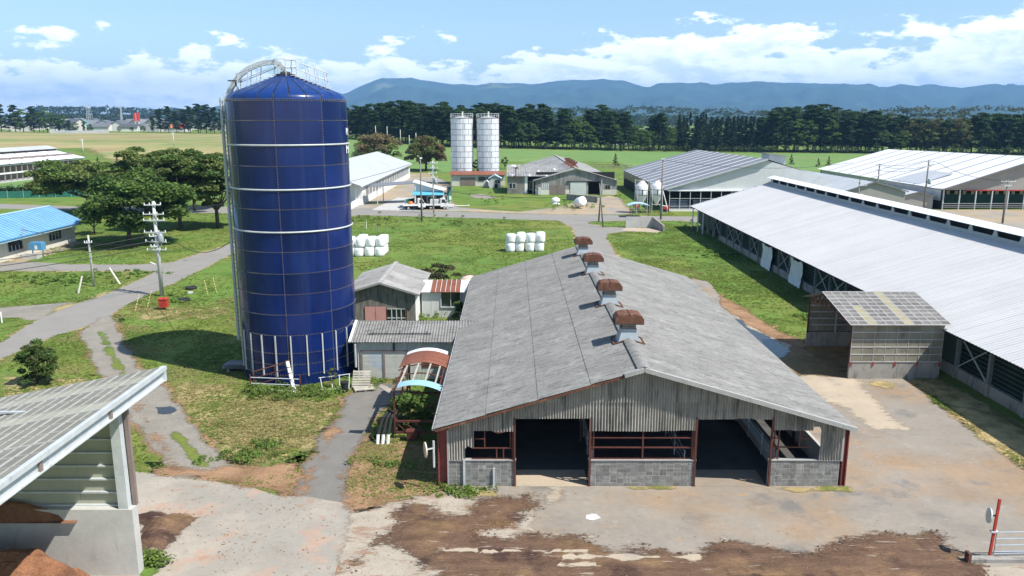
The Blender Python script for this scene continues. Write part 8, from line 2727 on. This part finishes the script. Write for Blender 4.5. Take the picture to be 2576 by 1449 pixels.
p2o, p2e = pole('concrete pole with crossarms and transformer in front of the white truck', b2, htop(1091, 404, b2[1]), M['poleconc'], [(9.2, .9, .3), (8.3, .9, -.2), (7.4, .8, .5), (6.6, .8, 0)], 0.16, None, True)
b3 = T(1662, 552)
pole('tall bare timber pole right of the feed hoppers', b3, htop(1666, 402, b3[1]), tm, [(10.3, .3, 0)], 0.17, None)
b4 = T(1506, 558)
pole('leaning timber pole of a pair on the grass island, left one', b4, htop(1510, 452, b4[1]), tm, [], 0.14, 'pair of timber poles on the grass island', lean=(0.35, 0.0))
b5 = T(1517, 572)
pole('leaning timber pole of a pair on the grass island, right one', b5, htop(1509, 462, b5[1]), tm, [], 0.12, 'pair of timber poles on the grass island', lean=(-0.65, 0.6))
rp_ = []
for (u, v, y, lab, arms, tr) in ((2213, 412, 147.0, 'timber pole with short crossarm before the grey gable barn', [(-0.25, .9, .2), (-2.2, .5, 0)], False),
                                 (2337, 402, 141.0, 'tall timber pole with side box before the bright white roof', [(-0.35, .8, -.3), (-1.2, .7, .4)], True),
                                 (2163, 452, 128.0, 'short timber pole with round transformer behind the ridge vent', [(-0.3, 1.1, .2), (-0.9, 1.2, .1)], True),
                                 (2536, 452, 131.0, 'timber pole with white insulators at the right edge before the animal pens', [(-0.3, 1.3, .1), (-1.0, .8, .4)], False)):
    q = Y(u, v, y)
    rp_.append(pole(lab, (q[0], y, 0), q[2], tm, [(q[2] + a, h_, g_) for a, h_, g_ in arms], 0.17, 'timber poles behind the long barn', tr))
for (u, v, vt, lab) in ((211, 396, 349, 'grey pole standing beside the far left dairy barn'), (438, 372, 333, 'thin pole in the dry field beyond the tree clump')):
    q = T(u, v)
    pole(lab, q, htop(u - 1, vt, q[1]) - q[2], M['poleconc'], [((htop(u, vt, q[1]) - q[2]) * .93, .9, 1.0)], 0.2, None)
for k, (u, v, vt) in enumerate(((946, 362, 316), (975, 364, 318), (1008, 368, 326), (1047, 372, 334), (1030, 370, 340))):
    q = T(u, v)
    pole('thin pole along the field edge before the pines, %s of five from the left' % ('first', 'second', 'third', 'fifth', 'fourth')[k], q, htop(u, vt, q[1]) - q[2], M['poleconc'], [], 0.2, 'thin poles along the field edge')


def wire(label, p, q, sag, r=0.03, group='overhead wires'):
    p, q = np.array(p, float), np.array(q, float)
    pts = [p + (q - p) * s + np.array([0, 0, -4 * sag * s * (1 - s)]) for s in np.linspace(0, 1, 13)]
    return solo(MB().path(pts, r, 4).build('overhead_wire', M['wire'], None), label, 'wire', group)


B0 = np.array(b)
far_l = Y(-260, 610, 52.0)
for k, dz in enumerate((0.0, 0.35, 0.7)):
    wire('overhead wire from the tall pole to the left edge of the view, %s of three' % ('lowest', 'middle', 'highest')[k], B0 + (0, 0, 5.0 + dz * 1.6), (-52, 54.0 + k, 4.9 + dz), 0.5)
wire('overhead wire from the tall pole to the blue roofed house', B0 + (-1, 0, 6.2), (-61.0, 97.4, 3.6), 0.6)
wire('overhead wire from the tall pole to the thin grey pole', B0 + (-1, 0, 5.4), np.array(bs_) + (0, 0, 4.6), 0.3)
wire('bundled cable from the tall pole down to the blue silo', B0 + (1, 0, 6.4), (-18.6, 53.2, 9.3), 1.6, 0.028)
wire('overhead wire from the tall pole back to the timber pole by the hut', B0 + (1, 0, 8.4), np.array(T(1061, 557)) + (0, 0, 10.2), 1.0)
wire('overhead wire from the timber pole to the crossarm pole by the hut', np.array(T(1061, 557)) + (0, 0, 10.0), np.array(b2) + (0, 0, 9.4), 0.2)
wire('overhead wire from the hut pole to the grass island poles', np.array(b2) + (0, 0, 4.5), np.array(b4) + (0.2, 0, 4.6), 1.0)
wire('overhead wire from the timber pole over the striped roof', np.array(b3) + (0, 0, 10.2), (64, 150, 9.0), 1.2)
wire('overhead wire from the grass island poles to the timber pole', np.array(b4) + (0.3, 0, 6.8), np.array(b3) + (0, 0, 9.0), 0.5)
for k in range(3):
    a_, c_ = rp_[0][1][0][k % 2], rp_[1][1][0][k % 2]
    wire('overhead wire between the poles before the white roof, %s of three' % ('front', 'middle', 'rear')[k], a_ + (0, 0, -.5 * k), c_ + (0, 0, -.6 * k), 0.6)
wire('overhead wire from the white roof poles to the right edge', rp_[1][1][0][1], rp_[3][1][0][0], 0.8)
wire('overhead wire behind the ridge vent to the right edge pole', rp_[2][1][0][1], rp_[3][1][1][0], 1.0)
wire('thin wire at knee height by the left front corner of the barn', (-2.9, 34.4, 0.75), (-5.6, 34.9, 0.75), 0.05, 0.006)

# red box on a stand, tyres, marker post
q = T(413, 779)
rbx = thing('red_hydrant_box', 'small red hydrant box on a stand at the foot of the tall pole', 'box', q)
MB().box(q[0] - .38, q[1] - .2, 0.25, q[0] + .38, q[1] + .2, 0.98).build('box_body', M['redpaint'], rbx)
MB().hexa([(q[0] - .42, q[1] - .25, 0.98), (q[0] + .42, q[1] - .25, 0.98), (q[0] + .42, q[1] + .25, 0.98), (q[0] - .42, q[1] + .25, 0.98)], [(q[0] - .42, q[1] - .25, 1.02), (q[0] + .42, q[1] - .25, 1.02), (q[0] + .42, q[1] + .25, 1.10), (q[0] - .42, q[1] + .25, 1.10)]).build('box_lid', M['redpaint'], rbx)
MB().box(q[0] - .08, q[1] - .08, 0, q[0] + .08, q[1] + .08, 0.25).box(q[0] - .3, q[1] - .22, 0.02, q[0] + .1, q[1] + .1, .06).build('stand', M['rust'], rbx)
for (u, v, lab) in ((481, 727, 'old black tyre lying on the grass right of the tall pole, farther of the two'), (463, 757, 'old black tyre lying on the grass right of the tall pole, nearer of the two')):
    q = T(u, v)
    ty = thing('tyre', lab, 'tyre', q, 'old tyres on the grass')
    m = MB()
    prof = [(0.30, 0.04), (0.30, 0.22), (0.36, 0.26), (0.50, 0.26), (0.58, 0.20), (0.58, 0.06), (0.50, 0.0), (0.36, 0.0), (0.30, 0.04)]
    m.lathe(prof, q, 22, close=False)
    m.build('tyre_tread', M['black'], ty, True)
q = T(478, 737)
wd_ = thing('white_disc', 'pale wheel rim lying beside the farther tyre', 'rim', q)
MB().lathe([(0.3, 0.0), (0.3, 0.1), (0.2, 0.12), (0.0, 0.08)], q, 16).build('rim_disc', M['galvflat'], wd_)
q = T(5, 812)
mk = thing('marker_post', 'short white marker post by the road at the left edge', 'post', q)
MB().tube(q, q + (0, 0, 0.95), 0.06, 0.06, 8).build('post_shaft', M['white'], mk)
q = T(948, 578)
for k, (u, v) in enumerate(((947, 576), (972, 583), (995, 580))):
    q = T(u - 25, v)
    s = thing('stake', 'thin stake standing in the meadow behind the left bale stack', 'stake', q, 'thin stakes in the meadow')
    MB().tube(q, q + (0, 0, 1.3), 0.05, 0.04, 6).build('stake_shaft', M['white'] if k == 0 else M['oldwood'], s)

# ================================================================== DISTANT TOWN (left)
hz0 = 7.0
protoh = [gable_house('town_house', 'x', 'house', -4.5, 4.5, -4, 4, 5.0, 7.2, (M['housewall'], M['houseroof']), 'x', 0.6, 'distant town houses', (1, 1)),
          gable_house('town_house', 'x', 'house', -6.0, 6.0, -4.5, 4.5, 3.4, 5.6, (M['housewall'], M['houseroof']), 'x', 0.7, 'distant town houses', (1, 1)),
          gable_house('town_house', 'x', 'house', -4.0, 4.0, -5, 5, 5.4, 7.6, (M['housewall'], M['houseroof']), 'y', 0.6, 'distant town houses', (1, 1))]
random.seed(5)
first = set()
spots = []
for k in range(84):
    u = random.uniform(170, 420) if k < 66 else random.choice((random.uniform(440, 575), random.uniform(0, 160)))
    y = random.uniform(660, 960)
    spots.append((u, y))
for k, (u, y) in enumerate(sorted(spots, key=lambda s: -s[1])):
    x = (u - 1288) / F * y
    i = random.randrange(3)
    lab = 'small distant town house with dark roof beyond the dry field'
    rot = random.uniform(-.5, .5)
    if i in first:
        dup(protoh[i], (x, y, hz0), rot, lab, None, random.uniform(1.0, 1.5))
    else:
        first.add(i)
        protoh[i].location, protoh[i].rotation_euler = (x, y, hz0), (0, 0, rot)
        protoh[i]['label'] = lab
gh = gable_house('green_roof_house', 'distant house with green gable and roof behind the white boundary fence', 'house', -384, -372, 700, 712, 5.5, 9.5, (M['teal_roof'], M['teal_roof']), 'y', 0.6, nroof=(1, 1), z0=7.0)
gh2 = gable_house('dark_roof_house', 'distant wide house with dark brown roof right of the green roofed house', 'house', -366, -352, 702, 712, 4.0, 7.0, (M['housewall'], M['houseroof']), 'x', 0.8, nroof=(1, 1), z0=7.0)
gh3 = gable_house('pale_gable_house', 'distant house with pale grey gable left of the red sign pillar', 'house', -352, -338, 730, 742, 4.5, 8.0, (M['housewall'], M['greyroof2']), 'y', 0.6, nroof=(1, 1), z0=7.0)
a0, a1 = T(125, 335.5), T(275, 335.5)
wf_ = thing('sheet_fence', 'long white sheet fence along the far edge of the dry field', 'fence', a0)
for k in range(24):
    p, q = a0 + (a1 - a0) * k / 24, a0 + (a1 - a0) * (k + .96) / 24
    MB().hexa([p, q, q + (0, .1, 0), p + (0, .1, 0)], [p + (0, 0, 2.0), q + (0, 0, 2.0), q + (0, .1, 2.0), p + (0, .1, 2.0)]).build('fence_panel', M['siding'], wf_)
y = 690.0
q = Y(347, 329, y)
sx_ = q[0]
sg_ = thing('pillar_sign', 'tall red pillar sign with white lettering above the distant town', 'sign', (sx_, y, hz0))
zt, zb = htop(346, 284, y), htop(346, 306, y)
MB().box(sx_ - 2.3, y - .6, zb, sx_ + 2.3, y + .6, zt).build('sign_box', M['signred'], sg_)
for s in (-1.3, 1.3):
    MB().box(sx_ + s - .45, y - .4, hz0 - 1, sx_ + s + .45, y + .4, zb).build('sign_leg', M['white'], sg_)
mk_ = MB()
for k in range(5):
    zc_ = zt - 0.9 - k * (zt - zb - 1.6) / 4.6
    mk_.box(sx_ - .9 + .3 * (k % 2), y - .64, zc_ - .45, sx_ - .5 + .3 * (k % 2), y - .6, zc_ + .45).box(sx_ - .9, y - .64, zc_ - .1, sx_ + .5, y - .6, zc_ + .1)
mk_.box(sx_ - 2.0, y - .64, zb + .15, sx_ + 2.0, y - .6, zb + .5)
mk_.build('lettering', M['white'], sg_)
q = Y(418, 322, 640.0)
rs2 = thing('red_roof_shop', 'distant low shop with a red and yellow signboard behind the pines', 'shop', (q[0], 660, hz0))
MB().box(q[0] - 9, 655, hz0 - .5, q[0] + 9, 668, hz0 + 4).build('wall', M['housewall'], rs2)
MB().box(q[0] - 6, 654.5, hz0 + 3, q[0] + 9, 654.95, hz0 + 6.5).build('signboard', M['signred'], rs2)
MB().box(q[0] - 2.5, 654.3, hz0 + 3, q[0] - 1.2, 654.49, hz0 + 6.5).build('sign_stripe', M['yellow'], rs2)


def lattice(label, u, vt, y, w):
    x = (u - 1288) / F * y
    zt = htop(u, vt, y)
    t = thing('radio_mast', label, 'mast', (x, y, hz0), 'radio masts above the town')
    m = MB()
    for s in (-1, 1):
        for s2 in (-1, 1):
            m.tube((x + s * w, y + s2 * w, hz0), (x + s * w * .3, y + s2 * w * .3, zt), 0.22, 0.16, 4)
    n = 12
    for k in range(n):
        f0_, f1_ = k / n, (k + 1) / n
        for s in (-1, 1):
            w0, w1 = w * (1 - .7 * f0_), w * (1 - .7 * f1_)
            m.tube((x - s * w0, y - w0, hz0 + (zt - hz0) * f0_), (x + s * w1, y - w1, hz0 + (zt - hz0) * f1_), 0.12, 0.12, 4)
            m.tube((x - w0, y + s * w0, hz0 + (zt - hz0) * f0_), (x + w0, y + s * w0, hz0 + (zt - hz0) * f0_), 0.10, 0.10, 4)
    m.build('lattice_frame', M['tower'], t)
    MB().lathe([(w * .5, 0), (w * .75, 0.3), (w * .75, 1.4)], (x, y, zt - 6), 10, close=False).build('antenna_ring', M['tower'], t)
    return t


lattice('grey lattice radio mast standing above the distant town, taller of the two', 249, 259, 900.0, 3.2)
lattice('slim pale radio mast right of the taller lattice mast', 328, 266, 950.0, 1.2)
# white sheds glimpsed between the pine trunks
for k, (u, v, w, hgt, mt) in enumerate(((1000, 352, 24, 6, 'whitesheet'), (895, 340, 16, 6, 'whitesheet'), (1560, 372, 16, 5, 'awning'), (1870, 374, 14, 5, 'whitesheet'))):
    bq = T(u, v)
    x, y = bq[0] * 1.12, bq[1] * 1.12
    z = float(hh(x, y))
    ws = thing('roadside_building', 'pale building glimpsed between trunks behind the tree line', 'building', (x, y, z), 'pale buildings behind the tree line')
    MB().box(x - w / 2, y, z, x + w / 2, y + 8, z + hgt).build('wall', M['housewall'], ws)
    MB().box(x - w / 2 - .5, y - .5, z + hgt, x + w / 2 + .5, y + 8.5, z + hgt + .5).build('roof', M[mt], ws)


# ------------------------------------------------------------------ loose bits on the yard: clods, straw, stones
def scatter_bits(name, fields, n, box, s0, s1, cols, mat, seed, flat=0.6, zadd=0.0, edge=0.0):
    r = np.random.default_rng(seed)
    x = box[0] + (box[1] - box[0]) * r.random(n)
    y = box[2] + (box[3] - box[2]) * r.random(n)
    f = np.full(n, -1e9)
    for k in fields:
        f = np.maximum(f, FIELDS[k](x, y))
    ok = f > -edge * r.random(n) ** 2
    ok &= (fbm(x * 0.8, y * 0.8, seed, 4) + 0.35 * (r.random(n) - .5)) > 0.0
    ok &= ~((x > -3.2) & (x < 15.5) & (y > 34.4))
    x, y = x[ok], y[ok]
    m = len(x)
    s = s0 + (s1 - s0) * r.random(m) ** 3
    base = np.array([[1, 0, 0], [-0.5, .87, 0], [-.5, -.87, 0], [0, 0, 1.0]])
    ang = r.random(m) * 6.28
    ca, sa = np.cos(ang), np.sin(ang)
    st = 0.6 + 1.2 * r.random(m)
    P = np.zeros((m, 4, 3))
    for k in range(4):
        bx, by, bz = base[k]
        bx, by = bx * s * st, by * s
        P[:, k, 0] = x + bx * ca - by * sa
        P[:, k, 1] = y + bx * sa + by * ca
        P[:, k, 2] = zadd + bz * s * flat + (0 if k < 3 else 0)
    idx = np.array([[0, 1, 3], [1, 2, 3], [2, 0, 3]])
    tri = (np.arange(m)[:, None, None] * 4 + idx[None]).reshape(-1, 3)
    me = bpy.data.meshes.new(name)
    me.vertices.add(4 * m)
    me.loops.add(len(tri) * 3)
    me.polygons.add(len(tri))
    me.vertices.foreach_set('co', P.ravel())
    me.loops.foreach_set('vertex_index', tri.ravel().astype(np.int32))
    me.polygons.foreach_set('loop_start', np.arange(0, len(tri) * 3, 3, dtype=np.int32))
    me.update(calc_edges=True)
    at = me.color_attributes.new('Col', 'FLOAT_COLOR', 'POINT')
    cc = np.ones((m, 4))
    cc[:, :3] = np.array(cols)[r.integers(0, len(cols), m)] * (0.7 + 0.6 * r.random((m, 1)))
    at.data.foreach_set('color', np.repeat(cc, 4, axis=0).ravel())
    o = place(name, me, M['grassblade'])
    o['kind'] = 'stuff'


M['bits'] = material('loose_bits', (0.1, 0.1, 0.1), 0.9, spec=0.1, var=0, attr='Col')
scatter_bits('soil_clods', ['soil_spill'], 30000, (-8, 20, 24, 35), 0.012, 0.065, [(0.12, 0.07, 0.045), (0.15, 0.09, 0.05), (0.10, 0.06, 0.04), (0.20, 0.13, 0.075)], 'bits', 81, 0.5, 0.05, 0.5)
scatter_bits('stone_chips', ['soil_spill', 'pale_concrete'], 7000, (-8, 20, 24, 35), 0.01, 0.04, [(0.45, 0.42, 0.38), (0.36, 0.33, 0.29)], 'bits', 82, 0.6, 0.06, 0.5)
scatter_bits('straw_scraps', ['yard', 'worn_concrete'], 11000, (-4, 32, 24, 62), 0.012, 0.06, [(0.36, 0.25, 0.12), (0.42, 0.32, 0.17), (0.25, 0.16, 0.085)], 'bits', 83, 0.12, 0.012, 0.0)
scatter_bits('straw_scraps', ['dry_debris', 'concrete_road'], 11000, (-20, -2, 24, 40), 0.012, 0.055, [(0.30, 0.185, 0.10), (0.36, 0.24, 0.14), (0.22, 0.125, 0.07)], 'bits', 84, 0.15, 0.02, 0.4)
